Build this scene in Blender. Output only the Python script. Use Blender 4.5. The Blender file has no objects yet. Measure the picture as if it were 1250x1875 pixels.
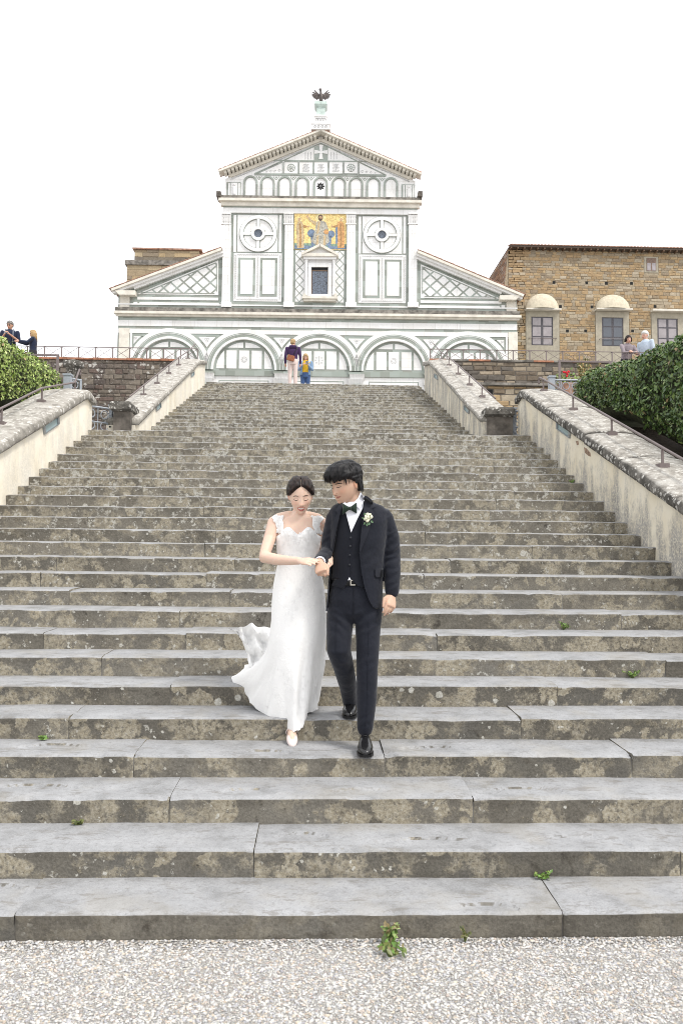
import bpy, bmesh, math, random
import numpy as np
from mathutils import Vector, Matrix, noise as mnoise

scene = bpy.context.scene
col = scene.collection
rad = math.radians

# ------------------------------------------------------------------ camera
F_PX, W_PX, H_PX = 1458.0, 1250.0, 1875.0
YAW, PITCH, ROLL = 0.03142, 0.05372, 0.00854
CAM = Vector((0.19, 0.0, 1.7755))
_fw = Vector((math.sin(YAW)*math.cos(PITCH), math.cos(YAW)*math.cos(PITCH), math.sin(PITCH)))
_r0 = Vector((math.cos(YAW), -math.sin(YAW), 0)); _u0 = _r0.cross(_fw)
C_RT = math.cos(ROLL)*_r0 + math.sin(ROLL)*_u0
C_UP = -math.sin(ROLL)*_r0 + math.cos(ROLL)*_u0
C_FW = _fw
cam_d = bpy.data.cameras.new('camera'); cam = bpy.data.objects.new('camera', cam_d); col.objects.link(cam)
m = Matrix((C_RT, C_UP, -C_FW)).transposed().to_4x4(); m.translation = CAM
cam.matrix_world = m
cam_d.sensor_fit = 'VERTICAL'; cam_d.sensor_height = 36.0; cam_d.sensor_width = 24.0
cam_d.lens = F_PX/H_PX*36.0
cam_d.clip_start = 0.05; cam_d.clip_end = 5000
scene.camera = cam

# ------------------------------------------------------------------ world, sun, exposure (bright overcast)
world = bpy.data.worlds.new('World'); scene.world = world; world.use_nodes = True
wn = world.node_tree; wn.nodes.clear()
sky = wn.nodes.new('ShaderNodeTexSky'); sky.sky_type = 'NISHITA'; sky.sun_disc = False
SUN_EL, SUN_AZ = rad(52), rad(128)          # azimuth clockwise from +Y: the light comes from the right and behind the camera
sky.sun_elevation = SUN_EL; sky.sun_rotation = SUN_AZ
sky.air_density = 1.0; sky.dust_density = 4.0; sky.ozone_density = 1.0
hs = wn.nodes.new('ShaderNodeHueSaturation'); hs.inputs['Saturation'].default_value = 0.06
mxw = wn.nodes.new('ShaderNodeMix'); mxw.data_type = 'RGBA'
mxw.inputs[0].default_value = 0.85                                 # cloud cover: an even white layer over the clear sky
mxw.inputs[7].default_value = (6.8, 6.9, 7.1, 1)
bg = wn.nodes.new('ShaderNodeBackground'); bg.inputs['Strength'].default_value = 0.15
wo = wn.nodes.new('ShaderNodeOutputWorld')
wn.links.new(sky.outputs[0], hs.inputs['Color']); wn.links.new(hs.outputs[0], mxw.inputs[6])
wn.links.new(mxw.outputs[2], bg.inputs[0]); wn.links.new(bg.outputs[0], wo.inputs[0])

sun_d = bpy.data.lights.new('sun', 'SUN'); sun_d.energy = 1.5; sun_d.angle = rad(12); sun_d.color = (1.0, 0.955, 0.88)
sun = bpy.data.objects.new('sun', sun_d); col.objects.link(sun)
_sd = Vector((math.sin(SUN_AZ)*math.cos(SUN_EL), math.cos(SUN_AZ)*math.cos(SUN_EL), math.sin(SUN_EL)))
sun.rotation_euler = _sd.to_track_quat('Z', 'Y').to_euler(); sun.location = (10, -10, 30)

scene.view_settings.view_transform = 'Standard'; scene.view_settings.look = 'None'
scene.view_settings.exposure = 0.62; scene.view_settings.gamma = 1.0
scene.view_settings.use_curve_mapping = False
scene.render.engine = 'CYCLES'
scene.cycles.max_bounces = 6; scene.cycles.diffuse_bounces = 3; scene.cycles.use_denoising = True
scene.cycles.transparent_max_bounces = 8
scene.cycles.pixel_filter_type = 'BLACKMAN_HARRIS'; scene.cycles.filter_width = 1.0

# ------------------------------------------------------------------ pixel helpers
def ray(px, py):
    return C_FW*F_PX + C_RT*(px-W_PX/2) + C_UP*(H_PX/2-py)
def P(px, py, Y):
    """point of the plane y = Y seen at a photo pixel"""
    v = ray(px, py); return CAM + v*((Y-CAM.y)/v.y)
def PX(px, py, X):
    """point of the plane x = X seen at a photo pixel"""
    v = ray(px, py); return CAM + v*((X-CAM.x)/v.x)
def nz(x, y=0, z=0):
    return mnoise.noise((x, y, z))

# ------------------------------------------------------------------ node helper
class NB:
    def __init__(s, name):
        s.m = bpy.data.materials.new(name); s.m.use_nodes = True
        s.t = s.m.node_tree; s.t.nodes.clear()
        s.out = s.n('ShaderNodeOutputMaterial'); s.b = s.n('ShaderNodeBsdfPrincipled')
        s.t.links.new(s.b.outputs[0], s.out.inputs[0])
        s._pos = None
    def n(s, k): return s.t.nodes.new(k)
    def l(s, a, b):
        if isinstance(a, (int, float)): b.default_value = a
        elif isinstance(a, tuple): b.default_value = a if len(a) == 4 or b.type == 'VECTOR' else (*a, 1)
        else: s.t.links.new(a, b)
    @property
    def pos(s):
        if s._pos is None: s._pos = s.n('ShaderNodeNewGeometry').outputs['Position']
        return s._pos
    def normal_z(s):
        g = s.n('ShaderNodeNewGeometry'); x = s.n('ShaderNodeSeparateXYZ'); s.l(g.outputs['Normal'], x.inputs[0]); return x.outputs[2]
    def sep(s, v):
        x = s.n('ShaderNodeSeparateXYZ'); s.l(v, x.inputs[0]); return x.outputs
    def comb(s, x, y, z):
        c = s.n('ShaderNodeCombineXYZ'); s.l(x, c.inputs[0]); s.l(y, c.inputs[1]); s.l(z, c.inputs[2]); return c.outputs[0]
    def vm(s, op, a, b):
        v = s.n('ShaderNodeVectorMath'); v.operation = op; s.l(a, v.inputs[0])
        if op == 'SCALE': s.l(b, v.inputs[3])
        else: s.l(b, v.inputs[1])
        return v.outputs[0]
    def math(s, op, a, b=0.0, clamp=False):
        v = s.n('ShaderNodeMath'); v.operation = op; v.use_clamp = clamp; s.l(a, v.inputs[0]); s.l(b, v.inputs[1]); return v.outputs[0]
    def noise(s, scale, detail=4, rough=0.55, vec=None, dist=0.0, out=0):
        v = s.n('ShaderNodeTexNoise'); v.inputs['Scale'].default_value = scale; v.inputs['Detail'].default_value = detail
        v.inputs['Roughness'].default_value = rough; v.inputs['Distortion'].default_value = dist
        s.l(vec if vec is not None else s.pos, v.inputs['Vector']); return v.outputs[out]
    def vor(s, scale, vec=None, feat='F1', rnd=1.0):
        v = s.n('ShaderNodeTexVoronoi'); v.feature = feat; v.inputs['Scale'].default_value = scale; v.inputs['Randomness'].default_value = rnd
        s.l(vec if vec is not None else s.pos, v.inputs['Vector']); return v
    def ramp(s, fac, stops, interp='LINEAR'):
        r = s.n('ShaderNodeValToRGB'); r.color_ramp.interpolation = interp
        e = r.color_ramp.elements
        while len(e) > 1: e.remove(e[-1])
        for i, (p, c) in enumerate(stops):
            if i == 0: e[0].position = p
            x = e[0] if i == 0 else e.new(p)
            x.color = (c, c, c, 1) if isinstance(c, (int, float)) else (*c, 1)
        s.l(fac, r.inputs[0]); return r.outputs[0]
    def rng(s, v, a, b, c=0.0, d=1.0, smooth=True):
        r = s.n('ShaderNodeMapRange'); r.interpolation_type = 'SMOOTHSTEP' if smooth else 'LINEAR'; s.l(v, r.inputs[0])
        r.inputs[1].default_value = a; r.inputs[2].default_value = b; r.inputs[3].default_value = c; r.inputs[4].default_value = d
        return r.outputs[0]
    def mix(s, f, a, b, mode='MIX'):
        x = s.n('ShaderNodeMix'); x.data_type = 'RGBA'; x.blend_type = mode; x.clamp_factor = True
        s.l(f, x.inputs[0]); s.l(a, x.inputs[6]); s.l(b, x.inputs[7]); return x.outputs[2]
    def rnd(s): return s.n('ShaderNodeObjectInfo').outputs['Random']
    def attr(s, name='Col'):
        a = s.n('ShaderNodeAttribute'); a.attribute_name = name; return a.outputs['Color']
    def bump(s, h, strength=0.3, dist=0.02, normal=None):
        b = s.n('ShaderNodeBump'); b.inputs['Strength'].default_value = strength; b.inputs['Distance'].default_value = dist
        s.l(h, b.inputs['Height'])
        if normal is not None: s.l(normal, b.inputs['Normal'])
        return b.outputs[0]
    def fin(s, color, rough=0.8, bump=None, metal=0.0, spec=0.3, **kw):
        s.l(color, s.b.inputs['Base Color']); s.l(rough, s.b.inputs['Roughness']); s.b.inputs['Metallic'].default_value = metal
        s.b.inputs['Specular IOR Level'].default_value = spec
        if bump is not None: s.l(bump, s.b.inputs['Normal'])
        for k, v in kw.items(): s.l(v, s.b.inputs[k.replace('_', ' ')])
        return s.m

# ------------------------------------------------------------------ mesh helpers
ORG = {}      # world origin of every object, by name
def empty(name, loc=(0, 0, 0), rz=0.0, parent=None, **props):
    o = bpy.data.objects.new(name, None); col.objects.link(o); o.empty_display_size = 0.2
    loc = Vector(loc)
    if parent is not None:
        o.parent = parent; o.location = loc - ORG[parent.name]
    else: o.location = loc
    o.rotation_euler.z = rz
    ORG[o.name] = loc
    for k, v in props.items(): o[k] = v
    return o
def mk(name, verts, faces, mat, parent=None, smooth=False, colors=None, org=None, **props):
    """one mesh object from world-space vertices; org: its origin (defaults to the parent's)"""
    if org is None: org = ORG[parent.name] if parent is not None else Vector((0, 0, 0))
    org = Vector(org)
    me = bpy.data.meshes.new(name)
    me.from_pydata([(v[0]-org.x, v[1]-org.y, v[2]-org.z) for v in verts], [], faces)
    return mk_mesh(name, me, mat, parent, smooth, colors, org, **props)
def mk_mesh(name, me, mat, parent=None, smooth=False, colors=None, org=None, **props):
    if org is None: org = ORG[parent.name] if parent is not None else Vector((0, 0, 0))
    org = Vector(org)
    if smooth: me.polygons.foreach_set('use_smooth', [True]*len(me.polygons))
    if colors is not None:
        a = me.color_attributes.new('Col', 'FLOAT_COLOR', 'POINT')
        a.data.foreach_set('color', np.asarray(colors, dtype=np.float32).ravel())
    me.materials.append(mat); me.update()
    o = bpy.data.objects.new(name, me); col.objects.link(o)
    if parent is not None:
        o.parent = parent; o.location = org - ORG[parent.name]
    else: o.location = org
    ORG[o.name] = org
    for k, v in props.items(): o[k] = v
    return o

class G:
    """collects geometry"""
    def __init__(s): s.v = []; s.f = []
    def add(s, v, f):
        k = len(s.v); s.v += [tuple(x) for x in v]; s.f += [tuple(i+k for i in q) for q in f]; return s
    def box(s, x0, x1, y0, y1, z0, z1):
        v = [(x0,y0,z0),(x1,y0,z0),(x1,y1,z0),(x0,y1,z0),(x0,y0,z1),(x1,y0,z1),(x1,y1,z1),(x0,y1,z1)]
        return s.add(v, [(0,3,2,1),(4,5,6,7),(0,1,5,4),(1,2,6,5),(2,3,7,6),(3,0,4,7)])
    def hexa(s, pts):
        return s.add(pts, [(0,3,2,1),(4,5,6,7),(0,1,5,4),(1,2,6,5),(2,3,7,6),(3,0,4,7)])
    def tube(s, pts, r, n=8, cap=True, r2=None):
        """round bar along a polyline; r may be a list"""
        pts = [Vector(p) for p in pts]; k = len(pts)
        rr = r if isinstance(r, (list, tuple)) else [r]*k
        base = len(s.v); ref = Vector((0, 0, 1))
        prev = None
        for i, p in enumerate(pts):
            t = (pts[min(i+1, k-1)]-pts[max(i-1, 0)]).normalized()
            if prev is None:
                a = t.cross(ref)
                if a.length < 0.05: a = t.cross(Vector((1, 0, 0)))
            else: a = prev - t*prev.dot(t)
            a.normalize(); prev = a; b = t.cross(a)
            for j in range(n):
                th = 2*math.pi*j/n
                s.v.append(tuple(p + a*(rr[i]*math.cos(th)) + b*(rr[i]*math.sin(th))))
        for i in range(k-1):
            for j in range(n):
                j2 = (j+1) % n
                s.f.append((base+i*n+j, base+i*n+j2, base+(i+1)*n+j2, base+(i+1)*n+j))
        if cap:
            s.f.append(tuple(base+j for j in reversed(range(n)))); s.f.append(tuple(base+(k-1)*n+j for j in range(n)))
        return s
    def rings(s, rings, cap0=True, cap1=True, closed=True):
        """loft through equal-length rings of points"""
        base = len(s.v); n = len(rings[0])
        for r in rings: s.v += [tuple(p) for p in r]
        for i in range(len(rings)-1):
            for j in range(n if closed else n-1):
                j2 = (j+1) % n
                s.f.append((base+i*n+j, base+i*n+j2, base+(i+1)*n+j2, base+(i+1)*n+j))
        if cap0: s.f.append(tuple(base+j for j in reversed(range(n))))
        if cap1: s.f.append(tuple(base+(len(rings)-1)*n+j for j in range(n)))
        return s
    def lathe(s, c, prof, n=16):
        c = Vector(c)
        return s.rings([[c+Vector((r*math.cos(2*math.pi*j/n), r*math.sin(2*math.pi*j/n), z)) for j in range(n)] for r, z in prof])
    def sphere(s, c, r, n=10, m=7, sx=1, sy=1, sz=1, rot=None):
        c = Vector(c); R = []
        for i in range(m+1):
            a = math.pi*(i+0.02)/(m+0.04)
            ring = []
            for j in range(n):
                v = Vector((r*sx*math.sin(a)*math.cos(2*math.pi*j/n), r*sy*math.sin(a)*math.sin(2*math.pi*j/n), -r*sz*math.cos(a)))
                if rot is not None: v = rot @ v
                ring.append(c+v)
            R.append(ring)
        return s.rings(R)
    def ob(s, name, mat, parent=None, smooth=False, **kw):
        return mk(name, s.v, s.f, mat, parent, smooth, **kw)

def copy_tree(o, parent=None):
    c = o.copy(); col.objects.link(c)
    if parent is not None: c.parent = parent
    for ch in [x for x in bpy.data.objects if x.parent == o]: copy_tree(ch, c)
    return c
# ================================================================== materials of the staircase
def m_step():
    b = NB('weathered_step_stone')
    off = b.vm('SCALE', b.comb(1.0, 0.7, 0.4), b.math('MULTIPLY', b.rnd(), 37.0))
    p = b.vm('ADD', b.pos, off)
    def mad(a, m_, c): x = b.math('MULTIPLY_ADD', a, m_); x.node.inputs[2].default_value = c; return x
    n1 = b.noise(1.6, 6, 0.6, p); n2 = b.noise(11, 6, 0.65, p); n3 = b.noise(70, 3, 0.6, p)
    yy = b.sep(b.pos)[1]
    up = b.rng(yy, 4.2, 13.0)                       # the upper steps carry more pale lichen
    base = b.ramp(n1, [(0.3, (0.096, 0.087, 0.073)), (0.5, (0.158, 0.146, 0.124)), (0.7, (0.132, 0.126, 0.114))])
    base = b.mix(b.math('MULTIPLY', up, 0.75), base, b.ramp(n2, [(0.35, (0.18, 0.163, 0.132)), (0.6, (0.285, 0.26, 0.215))]))
    base = b.mix(b.rng(n2, 0.53, 0.7), base, (0.068, 0.061, 0.052))
    base = b.mix(0.6, base, b.ramp(n3, [(0.3, 0.3), (0.7, 0.7)]), 'OVERLAY')
    tone = mad(b.rnd(), 0.35, 0.82)
    base = b.mix(1.0, base, b.comb(tone, tone, tone), 'MULTIPLY')
    low = b.rng(yy, 3.75, 4.1, 0.25, 1.0)           # the lowest riser is scuffed nearly bare
    # tan crust: rounded colonies and ragged films, in clusters
    cl = b.noise(1.9, 3, 0.5, p)
    q = b.vm('ADD', p, b.vm('SCALE', b.noise(17, 6, 0.7, p, out=1), 0.10))
    v1 = b.vor(8.0, q); r1 = b.math('POWER', b.sep(v1.outputs['Color'])[0], 1.4)
    t1 = b.math('MULTIPLY', b.math('MULTIPLY', b.rng(cl, 0.34, 0.52), r1), 1.0)
    tan = b.rng(b.math('SUBTRACT', t1, v1.outputs['Distance']), -0.04, 0.14)
    film = b.math('MULTIPLY', b.rng(b.noise(5.5, 9, 0.74, p), 0.47, 0.55), b.rng(cl, 0.34, 0.50))
    tan = b.math('MAXIMUM', tan, b.math('MULTIPLY', film, 0.75))
    tan = b.math('MULTIPLY', b.math('MULTIPLY', tan, b.rng(b.noise(34, 5, 0.75, p), 0.32, 0.52)), low)
    tcol = b.ramp(b.noise(50, 4, 0.7, p), [(0.3, (0.20, 0.168, 0.118)), (0.5, (0.37, 0.33, 0.25)), (0.72, (0.49, 0.455, 0.38))])
    c = b.mix(b.math('MULTIPLY', tan, 0.85), base, tcol)
    # pale ragged crust
    wn_ = b.noise(13, 9, 0.76, p)
    lim = mad(up, -0.10, 0.615)
    w = b.math('MULTIPLY', b.rng(b.math('SUBTRACT', wn_, lim), 0.0, 0.035), b.rng(b.noise(1.4, 3, 0.5, p), 0.30, 0.52))
    # round pale colonies, few and of all sizes
    q2 = b.vm('ADD', p, b.vm('SCALE', b.noise(38, 5, 0.7, p, out=1), 0.040))
    v2 = b.vor(9.0, q2); r2 = b.math('POWER', b.sep(v2.outputs['Color'])[1], 4.0)
    wr1 = b.rng(b.math('SUBTRACT', b.math('MULTIPLY', r2, mad(up, 0.12, 0.27)), v2.outputs['Distance']), 0.0, 0.05)
    v3 = b.vor(30.0, q2); r3 = b.math('POWER', b.sep(v3.outputs['Color'])[2], 2.6)
    l3 = b.math('MULTIPLY', b.math('MULTIPLY', r3, b.rng(b.noise(3.5, 3, 0.5, p), 0.45, 0.62)), mad(up, 0.12, 0.45))
    wr2 = b.rng(b.math('SUBTRACT', l3, v3.outputs['Distance']), 0.0, 0.06)
    w = b.math('MULTIPLY', b.math('MAXIMUM', b.math('MAXIMUM', w, wr1), wr2), low)
    wcol = b.ramp(n3, [(0.28, (0.33, 0.315, 0.27)), (0.5, (0.50, 0.485, 0.435)), (0.72, (0.66, 0.65, 0.61))])
    c = b.mix(b.math('MULTIPLY', w, 0.88), c, wcol)
    # trodden treads are worn clean and pale
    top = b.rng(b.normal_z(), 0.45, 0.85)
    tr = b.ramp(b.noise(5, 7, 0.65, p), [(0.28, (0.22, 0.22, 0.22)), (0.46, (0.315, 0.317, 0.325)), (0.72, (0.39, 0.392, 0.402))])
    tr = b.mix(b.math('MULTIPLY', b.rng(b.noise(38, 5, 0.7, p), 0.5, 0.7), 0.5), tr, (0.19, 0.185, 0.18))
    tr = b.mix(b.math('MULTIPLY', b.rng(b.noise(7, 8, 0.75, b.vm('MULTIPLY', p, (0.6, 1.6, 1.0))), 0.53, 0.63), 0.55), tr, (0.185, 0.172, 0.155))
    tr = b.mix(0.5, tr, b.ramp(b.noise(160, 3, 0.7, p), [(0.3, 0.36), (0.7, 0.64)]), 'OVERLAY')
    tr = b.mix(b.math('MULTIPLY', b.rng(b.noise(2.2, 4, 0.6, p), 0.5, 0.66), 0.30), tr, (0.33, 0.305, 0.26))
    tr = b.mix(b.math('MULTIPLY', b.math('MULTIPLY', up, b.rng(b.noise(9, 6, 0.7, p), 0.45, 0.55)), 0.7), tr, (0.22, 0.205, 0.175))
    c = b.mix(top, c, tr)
    h = b.math('ADD', b.math('MULTIPLY', n2, 1.0), b.math('ADD', b.math('MULTIPLY', n3, 0.4), b.math('ADD', b.math('MULTIPLY', tan, 0.12), b.math('MULTIPLY', w, 0.15))))
    return b.fin(c, 0.9, b.bump(h, 0.6, 0.012), spec=0.15)
M_STEP = m_step(); M_BED = None

def m_gravel_ground():
    b = NB('gravel_bed')
    v = b.vor(120); c = b.sep(v.outputs['Color'])[0]
    cc = b.ramp(c, [(0, (0.44, 0.415, 0.38)), (0.3, (0.54, 0.51, 0.475)), (0.6, (0.48, 0.475, 0.47)), (1, (0.60, 0.58, 0.555))])
    cc = b.mix(b.rng(v.outputs['Distance'], 0.35, 0.7), cc, (0.42, 0.395, 0.365))
    return b.fin(cc, 0.9, b.bump(b.math('SUBTRACT', 1.0, v.outputs['Distance']), 0.9, 0.02))
def m_pebble():
    b = NB('pebble'); c = b.attr()
    n = b.noise(160, 3, 0.6)
    return b.fin(b.mix(0.35, c, b.ramp(n, [(0.3, 0.3), (0.7, 0.7)]), 'OVERLAY'), 0.75, b.bump(n, 0.3, 0.003))
def m_plaster(name, stain, base=(0.66, 0.575, 0.42)):
    b = NB(name)
    def mad(a, m_, c): x = b.math('MULTIPLY_ADD', a, m_); x.node.inputs[2].default_value = c; return x
    x, y, z = b.sep(b.pos)
    st = b.comb(b.math('MULTIPLY', x, 2.2), b.math('MULTIPLY', y, 2.2), b.math('MULTIPLY', z, 0.5))
    n1 = b.noise(1.6, 7, 0.62, st); n2 = b.noise(9, 7, 0.72); n3 = b.noise(2.2, 5, 0.6); n4 = b.noise(42, 4, 0.7)
    c = b.ramp(n3, [(0.3, (base[0]*0.93, base[1]*0.90, base[2]*0.84)), (0.55, base), (0.8, (min(1, base[0]*1.04), base[1]*1.06, base[2]*1.12))])
    # grey mould washed down the wall, strongest low down
    nose = b.math('MULTIPLY', b.math('SUBTRACT', y, 3.35), 0.394)
    low = b.rng(b.math('SUBTRACT', z, nose), 0.62, 0.0)
    g = b.rng(b.math('ADD', b.math('ADD', n1, b.math('MULTIPLY', n2, 0.45)), b.math('MULTIPLY', low, 0.17)), 0.72, 0.98)
    g = b.math('MULTIPLY', g, b.rng(n4, 0.25, 0.6))
    c = b.mix(b.math('MULTIPLY', g, 0.9*stain), c, b.ramp(n2, [(0.3, (0.16, 0.16, 0.165)), (0.7, (0.36, 0.35, 0.34))]))
    c = b.mix(b.math('MULTIPLY', b.rng(n2, 0.58, 0.72), stain*0.35), c, (0.44, 0.33, 0.21))
    c = b.mix(b.math('MULTIPLY', b.rng(b.noise(3.3, 6, 0.7), 0.60, 0.68), 0.25*stain), c, (0.52, 0.47, 0.40))
    return b.fin(c, 0.92, b.bump(b.math('ADD', b.math('ADD', n2, b.math('MULTIPLY', n4, 0.3)), b.math('MULTIPLY', n1, 0.8)), 0.45, 0.012), spec=0.12)
def m_coping(name, k):
    b = NB(name)
    off = b.vm('SCALE', b.comb(1, 0.3, 0.7), b.math('MULTIPLY', b.rnd(), 23.0)); p = b.vm('ADD', b.pos, off)
    n2 = b.noise(7, 7, 0.68, p); n3 = b.noise(45, 4, 0.65, p)
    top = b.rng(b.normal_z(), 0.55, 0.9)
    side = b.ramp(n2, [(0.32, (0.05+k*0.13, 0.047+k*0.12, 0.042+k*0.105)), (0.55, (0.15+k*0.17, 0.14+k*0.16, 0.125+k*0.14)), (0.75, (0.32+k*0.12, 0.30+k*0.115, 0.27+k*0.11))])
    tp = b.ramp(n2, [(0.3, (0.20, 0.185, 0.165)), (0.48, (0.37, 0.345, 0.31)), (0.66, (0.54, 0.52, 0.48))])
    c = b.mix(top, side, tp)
    v = b.vor(20, b.vm('ADD', p, b.vm('SCALE', b.noise(25, 3, 0.6, p, out=1), 0.05)))
    w = b.rng(b.math('SUBTRACT', b.math('MULTIPLY', b.math('POWER', b.sep(v.outputs['Color'])[0], 2), 0.7), v.outputs['Distance']), 0, 0.08)
    c = b.mix(b.math('MULTIPLY', w, 0.8), c, (0.62, 0.60, 0.56))
    c = b.mix(b.math('MULTIPLY', b.rng(n3, 0.56, 0.68), 0.55-0.3*k), c, (0.10, 0.095, 0.086))
    return b.fin(c, 0.92, b.bump(b.math('ADD', n2, b.math('MULTIPLY', n3, 0.4)), 0.8, 0.03), spec=0.15)
def m_metal(name, c, rough=0.5, metal=0.6, var=0.25):
    b = NB(name); n = b.noise(30, 4, 0.6)
    return b.fin(b.mix(b.math('MULTIPLY', b.rng(n, 0.45, 0.7), var), c, tuple(v*0.5 for v in c)), rough, None, metal, 0.4)
def m_plain(name, c, rough=0.7, var=0.2, scale=12, spec=0.3, metal=0.0, bmp=0.15, bd=0.01):
    b = NB(name); n = b.noise(scale, 5, 0.6)
    cc = b.mix(b.rng(n, 0.3, 0.7), tuple(v*(1-var) for v in c), tuple(min(1, v*(1+var)) for v in c))
    return b.fin(cc, rough, b.bump(n, bmp, bd), metal, spec)
M_GRAVEL = m_gravel_ground(); M_PEBBLE = m_pebble()
M_PLL = m_plaster('cream_plaster', 0.35, (0.86, 0.80, 0.68)); M_PLR = m_plaster('mouldy_cream_plaster', 1.0, (0.76, 0.70, 0.57))
M_COP = m_coping('lichened_coping_stone', 0.0); M_COPL = m_coping('pale_coping_stone', 1.0)
M_RAIL = m_metal('brown_painted_iron', (0.19, 0.155, 0.15), 0.5, 0.2)
M_GATE = m_metal('pale_blue_grey_iron', (0.36, 0.39, 0.43), 0.5, 0.1)
M_DARKST = m_plain('dark_grey_stone', (0.13, 0.115, 0.10), 0.9, 0.4, 6, bmp=0.4, bd=0.02)
M_FRAME = m_metal('grey_steel_frame', (0.33, 0.35, 0.36), 0.4, 0.5)
def m_lampglass():
    b = NB('lamp_glass')
    return b.fin((0.30, 0.40, 0.41), 0.12, spec=0.6)
M_LGLASS = m_lampglass()
M_BARE = m_plain('bare_brick', (0.30, 0.21, 0.15), 0.95, 0.4, 30, bmp=0.8, bd=0.02)
M_SOIL = m_plain('soil', (0.085, 0.065, 0.045), 0.95, 0.4, 15, bmp=0.8, bd=0.05)
M_PAVE = m_plain('terrace_paving', (0.30, 0.285, 0.26), 0.9, 0.2, 2)

# ================================================================== ground
RISE, TREAD, D0 = 0.145, 0.3684, 3.35
RISE2, TREAD2, LAND_Y, LAND_Z = 0.146, 0.44, 12.93, 26*0.145
TOP_Y, TOP_Z = 12.93+1.4+19*0.44, 26*0.145+20*0.146
XL, XR, UXL, UXR = -3.52, 3.70, -2.98, 3.12
GZ = 0.03
g = G(); g.add([(-400, -400, GZ-0.006), (400, -400, GZ-0.006), (400, 3.9, GZ-0.006), (-400, 3.9, GZ-0.006)], [(0, 1, 2, 3)])
g.ob('gravel_ground', M_GRAVEL, kind='structure')

def pebbles(name, n, x0, x1, y0, y1, seed, smin, smax):
    rs = np.random.RandomState(seed)
    t = (1+5**0.5)/2
    ico = np.array([(-1,t,0),(1,t,0),(-1,-t,0),(1,-t,0),(0,-1,t),(0,1,t),(0,-1,-t),(0,1,-t),(t,0,-1),(t,0,1),(-t,0,-1),(-t,0,1)])/math.hypot(1, t)
    fc = np.array([(0,11,5),(0,5,1),(0,1,7),(0,7,10),(0,10,11),(1,5,9),(5,11,4),(11,10,2),(10,7,6),(7,1,8),(3,9,4),(3,4,2),(3,2,6),(3,6,8),(3,8,9),(4,9,5),(2,4,11),(6,2,10),(8,6,7),(9,8,1)])
    s = smin+(smax-smin)*rs.rand(n)**3.2
    jit = 1+0.10*rs.randn(n, 12, 1)
    v = ico[None]*jit
    sc = np.stack([s*(0.8+0.6*rs.rand(n)), s*(0.6+0.4*rs.rand(n)), s*(0.28+0.25*rs.rand(n))], 1)
    v = v*sc[:, None, :]
    a = rs.rand(n)*2*math.pi; ca, sa = np.cos(a), np.sin(a)
    x = v[:, :, 0]*ca[:, None]-v[:, :, 1]*sa[:, None]; y = v[:, :, 0]*sa[:, None]+v[:, :, 1]*ca[:, None]
    tl = rs.randn(n)*0.22; z = v[:, :, 2]+x*np.sin(tl)[:, None]
    px = x0+(x1-x0)*rs.rand(n); py = y0+(y1-y0)*rs.rand(n)
    pz = GZ-0.0058+sc[:, 2]*0.15+0.0015*rs.rand(n)
    pz += np.clip((py-3.62)/0.10, 0, 1)*0.004
    V = np.stack([x+px[:, None], y+py[:, None], z+pz[:, None]], 2).reshape(-1, 3)
    Fc = (fc[None]+12*np.arange(n)[:, None, None]).reshape(-1, 3)
    pal = np.array([(0.54, 0.515, 0.48), (0.60, 0.58, 0.55), (0.49, 0.485, 0.49), (0.42, 0.415, 0.43), (0.53, 0.46, 0.38), (0.66, 0.64, 0.61), (0.38, 0.34, 0.31), (0.52, 0.45, 0.40), (0.53, 0.52, 0.51)])
    c = pal[rs.choice(len(pal), n, p=[.19, .15, .16, .1, .1, .1, .05, .06, .09])]*(0.8+0.35*rs.rand(n, 1))
    C = np.concatenate([np.repeat(c, 12, axis=0), np.ones((n*12, 1))], 1)
    me = bpy.data.meshes.new(name)
    me.vertices.add(len(V)); me.vertices.foreach_set('co', V.ravel())
    me.loops.add(len(Fc)*3); me.loops.foreach_set('vertex_index', Fc.ravel())
    me.polygons.add(len(Fc)); me.polygons.foreach_set('loop_start', np.arange(0, len(Fc)*3, 3)); me.polygons.foreach_set('loop_total', np.full(len(Fc), 3))
    me.update(calc_edges=True)
    return mk_mesh(name, me, M_PEBBLE, None, True, C, kind='stuff', label='loose pale river gravel at the foot of the steps', category='gravel')
pebbles('loose_gravel', 76000, -1.95, 2.35, 2.8, 3.722, 3, 0.0026, 0.0105)

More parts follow.
